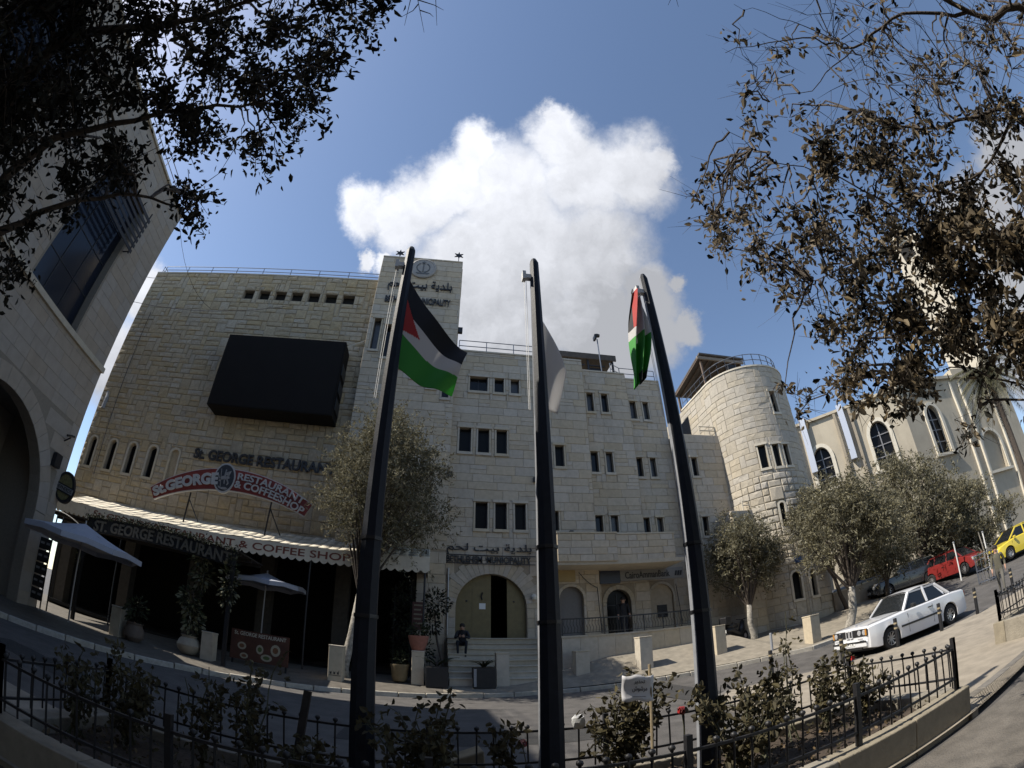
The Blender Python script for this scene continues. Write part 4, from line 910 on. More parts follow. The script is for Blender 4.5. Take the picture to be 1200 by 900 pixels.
slab(FL, -22, -.5, .5, 17.6, -9, -.6); slab(FRt, .8, 17, .5, 18.2, -14, -.6); slab(FRt, 16.98, 17.0, .5, 18.3, -14, 0); slab(FRt, 8.6, 16.9, 18.31, 19.4, -10, .02); m.build('core', M_CHURCH, ch)
for k, (fr, w, hr) in enumerate(((FL, cwL[0], 1.5), (FL, cwL[1], 1.5), (FRt, cwR[0], 1.4), (FRt, cwR[1], 1.0))):
    u0, u1, w0, w1 = w; r = (u1 - u0) / 2; cx_ = (u0 + u1) / 2; s_ = w1 - r * hr; K = 14; m = MB(); t = .32
    def arc_(g): return [(cx_ - r - g, w0 - .1)] + [(cx_ - (r + g) * math.cos(math.pi * q / K), s_ + (r * hr + g) * math.sin(math.pi * q / K)) for q in range(K + 1)] + [(cx_ + r + g, w0 - .1)]
    A, B = arc_(.0), arc_(t)
    for i in range(len(A) - 1):
        q = [A[i], A[i + 1], B[i + 1], B[i]]; m.add([fr(*p, -.1) for p in q] + [fr(*p, .12) for p in q], [(0, 1, 2, 3), (4, 5, 6, 7), (0, 1, 5, 4), (2, 3, 7, 6), (1, 2, 6, 5), (0, 3, 7, 4)])
    wo = m.build('window', M_TRIM, ch)
    MB().fbox(fr, u0, u1, w0, w1, -.42, -.4).build('pane', M_GLASSD if k < 3 else M_CHURCH, wo)
    if k < 3:
        m = MB(); m.fbox(fr, cx_ - .05, cx_ + .05, w0, w1, -.4, -.3)
        for q in (.25, .5, .72): m.fbox(fr, u0, u1, w0 + (w1 - w0) * q - .04, w0 + (w1 - w0) * q + .04, -.39, -.31)
        m.build('mullion', mat('leaded_grey', (0.20, 0.20, 0.21), 0.5), wo)
    MB().fbox(fr, u0 - .5, u1 + .5, w0 - .35, w0 - .11, -.1, .28).build('sill', M_TRIM, wo)
for (fr, u, w1) in ((FL, -6.3, 17.7), (FL, -3.95 - .9, 17.7), (FL, -10.2, 17.7)):
    MB().fbox(fr, u - .12, u + .12, 2, w1, .0, .35).build('pilaster', M_MORTAR, ch)
for u in (-5.9, -9.6):
    MB().fbox(FL, u, u + .55, 13.2, 18.3, .02, .5).build('roof_duct', mat('galvanised', (0.55, 0.57, 0.62), 0.4, metal=0.3), ch)
for u in (7.3, 8.7, 13.2):
    m = MB(); m.fbox(FRt, u, u + .22, 2, 17.9, .02, .24); m.build('downpipe', M_TRIM, ch)
MB().fbox(FRt, -.2, 17.3, 18.31, 18.6, -.3, .3).build('cornice', M_CHURCH, ch); MB().fbox(FL, -22, .1, 17.81, 18.05, -.3, .25).build('cornice', M_CHURCH, ch)
MB().fbox(FRt, 13.6, 14.0, 2, 8.0, .02, .6).build('buttress', M_TRIM, ch); MB().fbox(FRt, 14.0, 17.2, 8.0, 8.6, .02, .5).build('portal_cornice', M_TRIM, ch)
MB().fbox(FRt, 14.6, 16.4, 1.2, 7.2, .02, .06).build('portal_opening', M_DARKIN, ch)
# bell tower behind the church
bt = thing('bell_tower', 'slender pale sunlit bell tower rising behind the church roof', 'tower', (57, 24, 2))
d_ = 62; b0 = at(1143, 440, d_); b0.z = 0
m = MB(); m.box(-2.3, 2.3, -2.3, 2.3, 2, 36); m.lathe([(2.9, 40), (0.0, 44)], (0, 0, 0), 4); m.box(-2.0, 2.0, -2.0, 2.0, 36, 40)
o = m.build('shaft', mat('pale_tower', (0.46, 0.42, 0.345), 0.9, 0.08, 1), bt, local=True); bt.location = (b0.x, b0.y, 0); bt.rotation_euler = (0, 0, R(15))
for a in range(4):
    f_ = [lambda u, w, d=0.: Vector((u, -2.0 - d, w)), lambda u, w, d=0.: Vector((u, 2.0 + d, w)), lambda u, w, d=0.: Vector((2.0 + d, u, w)), lambda u, w, d=0.: Vector((-2.0 - d, u, w))][a]
    MB().fbox(f_, -.9, .9, 37.0, 39.4, .01, .06).build('belfry_opening', M_DARKIN, bt, local=True)
# unseen building added behind the viewer to keep sky light off the near street
nb = thing('near_side_building', 'plain stone building on the near side of the square behind the viewer', 'building', (-10, -9, 0))
FN = lambda u, w, d=0.0: Vector((-u, -9 + d, w)); nwin = [(u, u + 1.1, z, z + 1.7) for u in (-8.5, -5, -1.5, 2, 5.5, 9, 12.5, 16, 19.5, 23) for z in (5.5, 9.2, 12.9)]
m = MB(); wall_sheet(m, FN, -11, 27, 0, 17, nwin); m.build('wall', M_PALE, nb); m = MB(); m.box(-27, 11, -24, -9.36, 0, 16.9); m.box(-27.02, -27, -24, -9, 0, 17); m.box(11, 11.02, -24, -9, 0, 17); m.build('core', M_PALE, nb)
for w in nwin: window(nb, FN, *w, jamb=False)
for i in range(19): MB().fbox(FN, -11 + 2 * i, -9.006 + 2 * i, 17.001, 17.12, -.4, .1).build('coping_stone', M_DRESS, nb)
# low parapet wall between the round building and the parked cars
lw = thing('low_wall', 'low plain beige wall running from the round building past the parked cars', 'wall', (22, 19, 1.3))
m = MB(); P = [(19.2, 18.4), (24, 18.0), (29, 17.3)]
for a, b in zip(P, P[1:]):
    a, b = Vector(a), Vector(b); m.add([(p.x + o[0], p.y + o[1], T(p.x, p.y) + z) for z in (-.3, 1.05) for p, o in ((a, (0, 0)), (b, (0, 0)), (b, (0, .3)), (a, (0, .3)))], [(0, 1, 2, 3), (4, 5, 6, 7), (0, 1, 5, 4), (2, 3, 7, 6), (1, 2, 6, 5), (3, 0, 4, 7)])
m.build('wall_body', mat('beige_render', (0.33, 0.27, 0.20), 0.9, 0.1, 3, wear=0.2), lw)
m = MB()
for a, b in zip(P, P[1:]):
    a, b = Vector(a), Vector(b); m.add([(p.x, p.y + o, T(p.x, p.y) + z) for z in (1.051, 1.12) for p, o in ((a, -.04), (b, -.04), (b, .34), (a, .34))], [(0, 1, 2, 3), (4, 5, 6, 7), (0, 1, 5, 4), (2, 3, 7, 6), (1, 2, 6, 5), (3, 0, 4, 7)])
m.build('coping', M_DRESS, lw)

# ================================================================== PLANTING BEDS WITH IRON FENCES
def planting_bed(name, label, flabel, x0, x1, y0, y1, z0=0.0, group=None):
    H = z0 + .39; t = .24
    p = thing(name, label, 'planting bed', ((x0 + x1) / 2, (y0 + y1) / 2, z0), group=group)
    def blocks(a, b, fix, ax):
        n = max(1, round((b - a) / 1.15))
        for i in range(n):
            u0, u1 = a + (b - a) * i / n + .003, a + (b - a) * (i + 1) / n - .003
            m = MB()
            if ax == 'x': m.box(u0, u1, fix, fix + t, z0 - .1, H)
            else: m.box(fix, fix + t, u0, u1, z0 - .1, H)
            bevel(m.build('wall_block', mat('bed_wall', (0.25, 0.222, 0.172), 0.9, 0.16, 7, bump=0.4, bscale=35, island=0.05, wear=0.3), p), .012)
    blocks(x0, x1, y0, 'x'); blocks(x0, x1, y1 - t, 'x'); blocks(y0 + t + .003, y1 - t - .003, x0, 'y'); blocks(y0 + t + .003, y1 - t - .003, x1 - t, 'y')
    nx, ny = 60, 12
    gx = [x0 + t + .004 + (x1 - x0 - 2 * t - .008) * i / nx for i in range(nx + 1)]; gy = [y0 + t + .004 + (y1 - y0 - 2 * t - .008) * j / ny for j in range(ny + 1)]
    rr = random.Random(3)
    grid_mesh('soil', gx, gy, lambda x, y: z0 + .27 + rr.uniform(-.03, .04), M_SOIL, kind=None, parent=p)
    f = thing(name.replace('bed', 'fence').replace('planting_', 'planting_bed_') if False else 'iron_fence', flabel, 'fence', ((x0 + x1) / 2, (y0 + y1) / 2, H), group=group)
    fx0, fx1, fy0, fy1 = x0 + .1, x1 - .1, y0 + .12, y1 - .12; zt = z0 + .93
    base = MB(); base.tube([(0, 0, .06), (0, 0, .50)], .0095, 6); bmesh_ = base.build('baluster', M_IRON, f, local=True); bal_me = bmesh_.data
    fin = MB(); fin.lathe([(0.0, -.03), (.012, -.027), (.012, -.02), (.022, -.012), (.027, 0), (.022, .017), (.0, .027)], (0, 0, 0), 10); fo = fin.build('finial', M_IRON, bmesh_, smooth=True, local=True); fin_me = fo.data
    bpy.data.objects.remove(fo); bpy.data.objects.remove(bmesh_)
    inv = Matrix.Translation(-Vector(f.location))
    def run(a, b):
        a, b = Vector(a), Vector(b); L_ = (b - a).length; n = max(1, round(L_ / .165)); np_ = max(1, round(L_ / 1.75)); t_ = (b - a).normalized()
        for zz, nm in ((zt - .08, 'top_rail'), (z0 + .52, 'bottom_rail')):
            m = MB(); m.bar((a.x, a.y, zz), (b.x, b.y, zz), .028, .022); m.build(nm, M_IRON, f)
        for i in range(np_ + 1):
            q = a + (b - a) * i / np_
            if i == 0 or i == np_ or True:
                m = MB(); m.box(q.x - .024, q.x + .024, q.y - .024, q.y + .024, H + .001, zt + .045); m.build('post', M_IRON, f)
        for i in range(n):
            q = a + (b - a) * (i + .5) / n
            if min((q - (a + (b - a) * k / np_)).length for k in range(np_ + 1)) < .05: continue
            o = bpy.data.objects.new('baluster', bal_me); COL.objects.link(o); o.parent = f; o.matrix_parent_inverse = inv; o.location = (q.x, q.y, H - .02 + random.uniform(-.004, .004)); o.rotation_euler = (random.uniform(-.02, .02), random.uniform(-.02, .02), 0)
            g = bpy.data.objects.new('finial', fin_me); COL.objects.link(g); g.parent = o; g.location = (0, 0, .525)
    run((fx0, fy0), (fx1, fy0)); run((fx0, fy1), (fx1, fy1)); run((fx0, fy0), (fx0, fy1)); run((fx1, fy0), (fx1, fy1))
    return p
planting_bed('planting_bed', 'long stone-walled rose bed with three flagpoles in the foreground', 'black iron ball-topped fence round the rose bed with the flagpoles', -3.5, 5.22, 3.0, 4.9)
planting_bed('planting_bed', 'second stone-walled planting bed beyond the paved gap on the right', 'black iron ball-topped fence on the second bed at the right edge', 9.05, 17.5, 3.3, 4.55, TOPZ)

# ------------------------------------------------------------------ leaves
def leaves(name, pos, size, mats, parent, droop=0.3, aspect=.45, seed=1, fold=.25, kind=None, smin=.6, outward=None):
    r = np.random.default_rng(seed); pos = np.asarray(pos, float); n = len(pos)
    d = r.normal(size=(n, 3)); d /= np.linalg.norm(d, axis=1)[:, None]; d[:, 2] -= droop
    if outward is not None: d += outward
    d /= np.linalg.norm(d, axis=1)[:, None]
    q = r.normal(size=(n, 3)); s = np.cross(d, q); s /= np.linalg.norm(s, axis=1)[:, None]; up = np.cross(s, d)
    L_ = (size * r.uniform(smin, 1.25, n))[:, None]; w = L_ * aspect
    v = np.stack([pos, pos + d * L_ * .35 + s * w * .5 + up * w * fold, pos + d * L_ * .75 + s * w * .33 + up * w * fold * .7, pos + d * L_, pos + d * L_ * .75 - s * w * .33 + up * w * fold * .7, pos + d * L_ * .35 - s * w * .5 + up * w * fold], 1).reshape(-1, 3)
    b = np.arange(n)[:, None] * 6
    f = np.concatenate([b + np.array([0, 1, 2, 3]), b + np.array([0, 3, 4, 5])], 1).reshape(-1, 4)
    me = bpy.data.meshes.new(name); me.from_pydata(v.tolist(), [], f.tolist())
    mats = mats if isinstance(mats, (list, tuple)) else [mats]
    for m in mats: me.materials.append(m)
    if len(mats) > 1: mi = np.repeat(r.integers(0, len(mats), n), 2); me.polygons.foreach_set('material_index', mi.astype(np.int32))
    return link(name, me, parent, kind)

def rose_bush(label, x, y, h, spread, n_stem, n_leaf, seed, roses=0, z0=.28, dense=1.0, mats=None):
    r = random.Random(seed); b = thing('rose_bush', label, 'rose bush', (x, y, z0), group='rose bushes in the planting bed')
    m = MB(); tips = []; ps = []
    for k in range(n_stem):
        a = r.uniform(0, 2 * math.pi); s = spread * r.uniform(.2, 1); hh = h * r.uniform(.55, 1.0)
        p = Vector((x + r.uniform(-.08, .08), y + r.uniform(-.08, .08), z0 - .02)); path = [p.copy()]; nseg = 7
        for i in range(nseg):
            t = (i + 1) / nseg
            path.append(Vector((x + math.cos(a) * s * t ** 1.3 + r.uniform(-.03, .03), y + math.sin(a) * min(s, .55) * t ** 1.3 + r.uniform(-.03, .03), z0 + hh * t - .1 * s * t * t)))
        m.tube(path, [.011 * (1 - .65 * i / nseg) for i in range(nseg + 1)], 5)
        per = n_leaf // n_stem
        for q in range(per):
            t = r.uniform(.18, 1) ** .8 * nseg; i = min(int(t), nseg - 1); c = path[i].lerp(path[i + 1], t - i)
            o = Vector((r.gauss(0, 1), r.gauss(0, 1), r.gauss(0, .8))).normalized() * r.uniform(.03, .15) * dense
            if r.random() < .35: m.tube([c, c + o], [.003, .002], 3, caps=False)
            for e in range(3): ps.append(c + o + Vector((r.uniform(-.035, .035), r.uniform(-.035, .035), r.uniform(-.03, .03))))
        tips.append(path[-1])
    m.build('stems', mat('rose_stem', (0.06, 0.06, 0.03), 0.7, 0.3, 20), b)
    leaves('foliage', ps, .072, mats or M_ROSE, b, .25, .6, seed)
    for k in range(roses):
        c = tips[k % len(tips)] + Vector((0, -.03, .03)); m = MB()
        for j in range(4): m.lathe([(0, -.03), (.022 + .008 * j, -.015), (.03 + .005 * j, .01 + .004 * j), (.018, .03 - .004 * j)], c + Vector((r.uniform(-.008, .008), r.uniform(-.008, .008), 0)), 7)
        m.build('rose', M_RED, b)
    return b
rose_bush('sunlit bushy rose plant behind the Arabic paper sign', 1.72, 4.32, 1.2, .5, 14, 380, 1)
rose_bush('sunlit rose plant crowding the foot of the rightmost flagpole', 2.45, 3.62, 1.0, .45, 10, 250, 2)
rose_bush('leafy sunlit rose plant right of the rightmost flagpole', 3.1, 4.1, 1.05, .5, 10, 260, 3)
rose_bush('tall spindly rose plant with sparse leaves against the street', 3.75, 4.45, 1.62, .22, 3, 45, 4)
rose_bush('sunlit rose plant by the fence in front of the white car', 4.15, 4.3, 1.0, .45, 8, 220, 5)
rose_bush('low rose plant at the right end of the bed', 4.72, 4.2, .72, .32, 7, 150, 6)
rose_bush('broad dark rose bush between the left and middle flagpoles', -.02, 3.95, 1.12, .48, 14, 330, 7)
rose_bush('thin upright dark rose stem left of the middle flagpole', .63, 4.1, 1.12, .13, 3, 90, 8)
rose_bush('dark rose plant with spreading top left of the leaning stake', -1.42, 4.1, 1.3, .42, 6, 110, 9)
rose_bush('short dark rose plant beside the left fence post', -1.95, 4.2, 1.05, .3, 5, 90, 10)
rose_bush('dense dark rose bush near the left end of the bed', -2.75, 4.25, 1.0, .55, 11, 270, 11)
rose_bush('dark straggling rose plant at the far left of the bed', -3.1, 3.85, .95, .4, 6, 120, 12)
rose_bush('small dark rose plant at the foot of the leaning stake', -.85, 3.8, .65, .35, 8, 160, 13)
def rose_flower(label, x, y, z, seed):
    b = thing('rose_flower', label, 'flower', (x, y, .28)); m = MB(); c = Vector((x, y, z)); r = random.Random(seed)
    for j in range(26):
        d = Vector((r.gauss(0, 1), r.gauss(0, 1), r.gauss(.3, 1))).normalized(); q = d.cross(Vector((0, 0, 1)) + d * .01).normalized(); w_ = d.cross(q); e = c + d * r.uniform(.012, .034)
        m.add([e - q * .026 - w_ * .02, e + q * .026 - w_ * .02, e + q * .02 + w_ * .028 + d * .01, e - q * .02 + w_ * .028 + d * .01], [(0, 1, 2, 3)])
    m.build('petals', M_RED, b); m = MB(); m.tube([(x + .05, y + .02, .27), (x + .03, y, .6), (x, y, z - .02)], .005, 5); m.build('stem', mat('rose_stem', (0.06, 0.06, 0.03)), b)
rose_flower('single red rose at the fence left of the middle flagpole', .84, 4.55, .78, 1); rose_flower('red rose hanging by the fence right of the paper sign', 2.42, 4.52, .93, 2)
# ground litter and seedlings inside the bed
r_ = np.random.default_rng(5)
ps = np.stack([r_.uniform(-3.2, 4.95, 1500), r_.uniform(3.28, 4.6, 1500), r_.uniform(.27, .36, 1500)], 1)
leaves('ground_cover', ps, .06, [M_ROSE, mat('dry_leaf', (0.12, 0.085, 0.045), 0.8, island=.4)], None, .0, .55, 9, kind='stuff')
# paper sign on a stick
s = thing('paper_sign', 'white paper sheet with Arabic spraying warning on a cane in the rose bed', 'sign', (1.72, 3.72, .3))
m = MB(); m.tube([(1.73, 3.75, .2), (1.72, 3.72, 1.5)], .012, 6); m.build('stick', mat('cane', (0.30, 0.24, 0.15), 0.8, .2, 20), s)
def FPp(u, w, d=0.0): return Vector((1.47 + u + .012 * w, 3.70 - d + .05 * (u / .27 - .5) ** 2 + .012 * math.sin(w * 22), 1.22 + w - .12 * u))
m = MB(); NU, NW = 8, 6
g = [[FPp(.27 * i / NU, .215 * j / NW - .01 * math.sin(i * 1.3)) for i in range(NU + 1)] for j in range(NW + 1)]
m.v = [tuple(p) for row in g for p in row]; m.f = [(j * (NU + 1) + i, j * (NU + 1) + i + 1, (j + 1) * (NU + 1) + i + 1, (j + 1) * (NU + 1) + i) for j in range(NW) for i in range(NU)]; m.m = [0] * len(m.f)
o = m.build('sheet', mat('paper', (0.62, 0.62, 0.64), 0.7, .06, 14), s, smooth=True); o.modifiers.new('t', 'SOLIDIFY').thickness = .001
text_on('lettering', '\ufeae\ufef3\ufeac\ufea4\ufe97', FPp, .10, .19, .14, .18, .004, s, M_TEXT, .001, .01)
text_on('lettering', '\ufeb5\ufeee\ufeb7\ufeae\ufee3', FPp, .085, .215, .075, .125, .004, s, M_TEXT, .001, .01)
MB().fbox(FPp, .09, .2, .036, .04, .003, .0035).build('small_print', M_TEXT, s)
# leaning stake, pale bag, concrete block behind the bed
m = MB(); m.bar((-1.08, 3.98, .2), (-.98, 4.15, 1.22), .062, .05); tag(m.build('wooden_stake', mat('dark_wood', (0.03, 0.024, 0.02), 0.9, .3, 15)), 'dark wooden stake leaning in the rose bed left of the flagpoles', 'stake')
bm_ = bmesh.new(); bmesh.ops.create_icosphere(bm_, subdivisions=2, radius=.075)
rb = random.Random(4)
for v in bm_.verts: v.co = Vector((v.co.x * .9, v.co.y * .6, v.co.z * 1.1)) * (1 + rb.uniform(-.3, .2)) + Vector((1.36, 4.55, .95))
me = bpy.data.meshes.new('plastic_bag'); bm_.to_mesh(me); bm_.free(); me.materials.append(M_WHITE)
tag(link('plastic_bag', me), 'crumpled white bag caught on the fence left of the paper sign', 'bag')
m = MB(); m.add([(.12, 5.3, 0), (.62, 5.25, 0), (.6, 5.7, 0), (.15, 5.7, 0), (.2, 5.32, .42), (.58, 5.3, .55), (.56, 5.66, .55), (.22, 5.66, .42)], [(0, 1, 2, 3), (4, 5, 6, 7), (0, 1, 5, 4), (1, 2, 6, 5), (2, 3, 7, 6), (3, 0, 4, 7)])
tag(bevel(m.build('concrete_block', mat('tan_block', (0.20, 0.16, 0.10), 0.9, .2, 8)), .02), 'tan sloping concrete block on the road behind the fence', 'block')

# ================================================================== FLAGPOLES AND FLAGS
PX = (-.505, .975, 2.405); HP = 5.97
plab = ['tall tapered navy and grey flagpole carrying the black, white and green flag', 'tall tapered navy and grey flagpole with the white flag', 'tall tapered navy and grey flagpole with the furled flag, nearest the street']
for k, x in enumerate(PX):
    p = thing('flagpole', plab[k], 'flagpole', (x, 4.0, .28), group='flagpoles in the rose bed')
    def ring(z, r_, n=8):
        return [(x + r_ * math.cos(2 * math.pi * (i + .5) / n) * 1.0, 4.0 + r_ * math.sin(2 * math.pi * (i + .5) / n), z) for i in range(n)]
    def rad(z): return .112 - .058 * (z - .25) / (HP - .25)
    m = MB(); zs = [.22, 1.5, 3.0, 4.5, HP - .06, HP]; vs = []
    for z in zs: vs += ring(z, rad(z) if z < HP else rad(z) * .6)
    n = 8; fs = []
    for i in range(len(zs) - 1):
        for j in range(n): fs.append((i * n + j, i * n + (j + 1) % n, (i + 1) * n + (j + 1) % n, (i + 1) * n + j))
    fs.append(tuple(range((len(zs) - 1) * n, len(zs) * n)))
    m.add(vs, fs)
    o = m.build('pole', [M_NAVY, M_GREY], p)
    for f_ in o.data.polygons:       # the left facet of the navy pole gets its sunlit side painted in grey
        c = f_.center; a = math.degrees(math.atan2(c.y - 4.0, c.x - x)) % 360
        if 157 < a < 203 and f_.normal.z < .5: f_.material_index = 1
    for z in (1.9, 2.55):
        m = MB(); vs = [];
        for zz, q in ((z, 1.06), (z + .03, 1.06)): vs += ring(zz, rad(zz) * q + .004)
        m.add(vs, [(j, (j + 1) % n, n + (j + 1) % n, n + j) for j in range(n)] + [tuple(range(n)), tuple(range(n, 2 * n))]); m.build('band', M_BLACK, p)
    m = MB(); m.box(x - .14, x - .05, 3.97, 4.03, HP - .34, HP - .28); m.box(x - .15, x - .11, 3.96, 4.04, HP - .36, HP - .24); m.build('pulley', M_WHITE, p)
    m = MB(); m.tube([(x - .13, 4.0, HP - .35), (x - .125, 3.99, 3.9)], .0028, 4); m.tube([(x - .105, 4.0, HP - .35), (x - .11, 4.0, 3.9)], .0028, 4); m.build('halyard', M_WHITE, p)
    MB().box(x - .2, x + .2, 3.8, 4.2, .2, .31).build('base_plate', M_METAL, p)
M_FBLACK = mat('flag_black', (0.02, 0.02, 0.022), .8, transl=.1); M_FWHITE = mat('flag_white', (0.78, 0.77, 0.76), .8, transl=.5); M_FGREEN = mat('flag_green', (0.09, 0.42, 0.08), .75, transl=.4); M_FRED = mat('flag_red', (0.60, 0.08, 0.07), .75, transl=.4)
def flag(name, label, corners, colour, nu=40, nv=26, amp=.05, folds=3.0, phase=0.0, sag=.06, push=None):
    A, B, C, D = [Vector(c) for c in corners]     # hoist top, hoist bottom, fly top, fly bottom
    m = MB(); g = []
    for j in range(nv + 1):
        for i in range(nu + 1):
            u, v = i / nu, j / nv
            p = (A.lerp(C, u)).lerp(B.lerp(D, u), v); wv = math.sin(folds * 2 * math.pi * (u * .8 + v * .35) + phase) * amp * (u ** .7)
            p += Vector((0, 1, 0)) * wv + Vector((.25, 0, .12)) * wv * .5 + Vector((0, 0, -1)) * sag * math.sin(math.pi * u) * (1 - .4 * v)
            if push: p += push(u, v)
            g.append(tuple(p))
    m.v = g
    for j in range(nv):
        for i in range(nu): m.f.append((j * (nu + 1) + i, j * (nu + 1) + i + 1, (j + 1) * (nu + 1) + i + 1, (j + 1) * (nu + 1) + i)); m.m.append(colour((i + .5) / nu, (j + .5) / nv))
    o = m.build('cloth', [M_FBLACK, M_FWHITE, M_FGREEN, M_FRED], None, smooth=True); o.name = name; o.data.name = name
    o.modifiers.new('t', 'SOLIDIFY').thickness = .003
    return tag(o, label, 'flag', 'flags on the flagpoles')
def pal(u, v):
    if u < .33 and .27 + .55 * u < v < .66 - .30 * u and u < .3: return 3
    return 0 if v < .30 + .02 * math.sin(9 * u) else 1 if v < .63 - .02 * u else 2
Y1 = 3.98
def pal1(u, v):
    red = v > .20 + .9 * u and v < .62 - .35 * u and u < .34
    return 3 if red else 0 if v < .36 else 1 if v < .66 - .03 * u else 2
flag('flag', 'wind-blown black, white and green flag with red triangle on the left flagpole', [on_y(477, 322, Y1), on_y(467, 432, Y1), on_y(548, 414, Y1), on_y(529, 462, Y1 + .05)], pal1, nu=110, nv=72, amp=.055, folds=1.9, sag=.1)
flag('flag', 'plain white flag drooping behind the middle flagpole', [on_y(633, 372, 4.1), on_y(632, 492, 4.1), on_y(664, 436, 4.12), on_y(654, 484, 4.14)], lambda u, v: 1, amp=.03, folds=1.2, sag=-.08)
def pal3(u, v):
    return (0 if u < .12 else 3 if u < .42 else 1) if v < .46 else (1 if v < .56 and u < .45 else 2 if v < .9 else (2 if u < .4 else 0))
flag('flag', 'furled red, white and green flag hanging left of the rightmost flagpole', [on_y(741, 338, 3.97), on_y(741, 455, 3.97), on_y(752, 352, 3.95), on_y(760, 444, 3.93)], pal3, nu=80, nv=90, amp=.035, folds=2.2, sag=.0,
     push=lambda u, v: Vector((.045 * math.sin(math.pi * v * 1.3 - .4) * (u - .35) * 2.0 * (v > .0), .07 * math.sin(u * 15 + v * 4), 0)))

# ================================================================== STREET FURNITURE
def stone_post(x, y, label, w=.45, h=1.16, z=None, mark=False):
    z = walk_z(x, y) - .03 if z is None else z
    p = thing('stone_post', label, 'stone post', (x, y, z), group='stone posts along the pavement')
    bevel(MB().box(x - w / 2, x + w / 2, y - w / 2, y + w / 2, z - .1, z + h - .05).build('shaft', M_DRESS, p), .015)
    bevel(MB().box(x - w / 2 - .012, x + w / 2 + .012, y - w / 2 - .012, y + w / 2 + .012, z + h - .049, z + h).build('cap', M_DRESS, p), .015)
    if mark:
        f = frame_y(y - w / 2 - .001)
        m = MB(); P = [(x - .17, z + .26), (x - .09, z + .3), (x - .02, z + .25), (x + .04, z + .28), (x + .1, z + .44), (x + .16, z + .40), (x + .15, z + .26)]
        for k in range(3): c = x - .14 + .12 * k; m.prism([(c - .03, z + .24), (c + .03, z + .24), (c + .03, z + .34 + .05 * (k == 2)), (c, z + .3), (c - .03, z + .34)], f, 0, .003)
        m.prism([(x - .2, z + .19), (x + .19, z + .19), (x + .19, z + .21), (x - .2, z + .21)], f, 0, .003); m.build('painted_mark', M_TEXT, p)
    return p
stone_post(-2.98, 16.5, 'stone post with black painted mark beside the olive tree trunk', .48, 1.22, mark=True)
stone_post(-.34, 17.15, 'stone post carrying the terracotta flower bowl', .42, 1.1, .44)
stone_post(2.5, 17.15, 'stone post right of the black planter before the entrance steps', .44, 1.22, .33)
stone_post(5.25, 17.0, 'shaded stone post at the corner of the bank terrace steps', .5, 1.15, .38)
stone_post(7.35, 16.3, 'stone post with one sunlit face behind the paper sign', .48, 1.12)
stone_post(10.2, 15.9, 'stone post half hidden by the rightmost flagpole', .46, 1.05)
stone_post(13.05, 13.85, 'sunlit stone post beside the front of the white car', .46, 1.05)
stone_post(-7.1, 15.5, 'shaded stone post beside the pale urn under the pergola sign', .42, .95, .28)
stone_post(-10.2, 14.6, 'dark stone post at the left leg of the pergola sign', .42, 1.0, .3)
def bollard(x, y, label, h=.84, bands=True, m_=None, r=.058):
    z = T(x, y) - .02 + (TOPZ if bands else .1); b = thing('bollard', label, 'bollard', (x, y, z), group='bollards along the street')
    m = MB(); m.lathe([(r, 0), (r * 1.0, h - .03), (r * .85, h), (0, h)], (x, y, z), 14); smooth_by_angle(m.build('post', m_ or M_BLACK, b), 40)
    if bands:
        for k in (.64, .80): m = MB(); m.lathe([(r + .002, k * h), (r + .002, k * h + .05)], (x, y, z), 14); m.build('reflective_band', mat('band_yellow', (0.30, 0.25, 0.16), .6, .25, 20), b)
bollard(8.6, 10.85, 'banded black bollard nearest the rightmost flagpole')
bollard(10.2, 9.72, 'banded black bollard in front of the white car bumper')
bollard(11.78, 9.0, 'banded black bollard at the front wheel of the white car')
bollard(13.1, 8.3, 'banded black bollard before the door of the white car')
bollard(14.75, 7.9, 'banded black bollard at the rear wheel of the white car')
bollard(17.2, 7.6, 'banded black bollard beyond the white car by the walking person')
bollard(11.55, 14.45, 'plain grey bollard on the pavement behind the street', .8, False, M_GREY, .05)

# pots, urns, planters
def pot(name, label, x, y, z, prof, m_, n=20):
    p = thing(name, label, 'pot', (x, y, z)); m = MB(); m.lathe(prof, (x, y, z), n); smooth_by_angle(m.build('vessel', m_, p), 35); return p
def grassy(parent, x, y, z, n, L_, spread, seed, m_, w=.05, curl=.5, name='leaf'):
    r = random.Random(seed); mb = MB()
    for k in range(n):
        a = r.uniform(0, 2 * math.pi); l = L_ * r.uniform(.6, 1.1); path = []
        for i in range(6):
            t = i / 5; path.append((x + math.cos(a) * spread * l * t, y + math.sin(a) * spread * l * t, z + l * (t - curl * t * t)))
        s = Vector((-math.sin(a), math.cos(a), 0)); vs = []
        for i, p in enumerate(path): ww = w * (1 - (i / 5) ** 2) * .5 + .004; vs += [Vector(p) + s * ww + Vector((0, 0, -.01)), Vector(p), Vector(p) - s * ww + Vector((0, 0, -.01))]
        mb.add(vs, [q for i in range(5) for q in ((i * 3, i * 3 + 1, i * 3 + 4, i * 3 + 3), (i * 3 + 1, i * 3 + 2, i * 3 + 5, i * 3 + 4))])
    return mb.build('foliage', m_, parent)
def cluster(parent, c, rad, n, size, seed, m_, name='foliage', droop=.3, asp=.5):
    r = np.random.default_rng(seed); q = r.normal(size=(n, 3)); q /= np.linalg.norm(q, axis=1)[:, None]; q *= (r.uniform(0, 1, n) ** .45)[:, None]
    return leaves(name, np.array(c) + q * np.array(rad), size, m_, parent, droop, asp, seed)
p = pot('flower_bowl', 'terracotta flower bowl on the stone post by the entrance', -.34, 17.15, 1.545, [(.2, 0), (.22, .03), (.3, .25), (.34, .42), (.36, .48), (.36, .52), (.31, .52), (.28, .4), (0, .36)], M_TERRA)
cluster(p, (-.34, 17.15, 2.25), (.36, .36, .28), 220, .12, 31, M_PLANT)
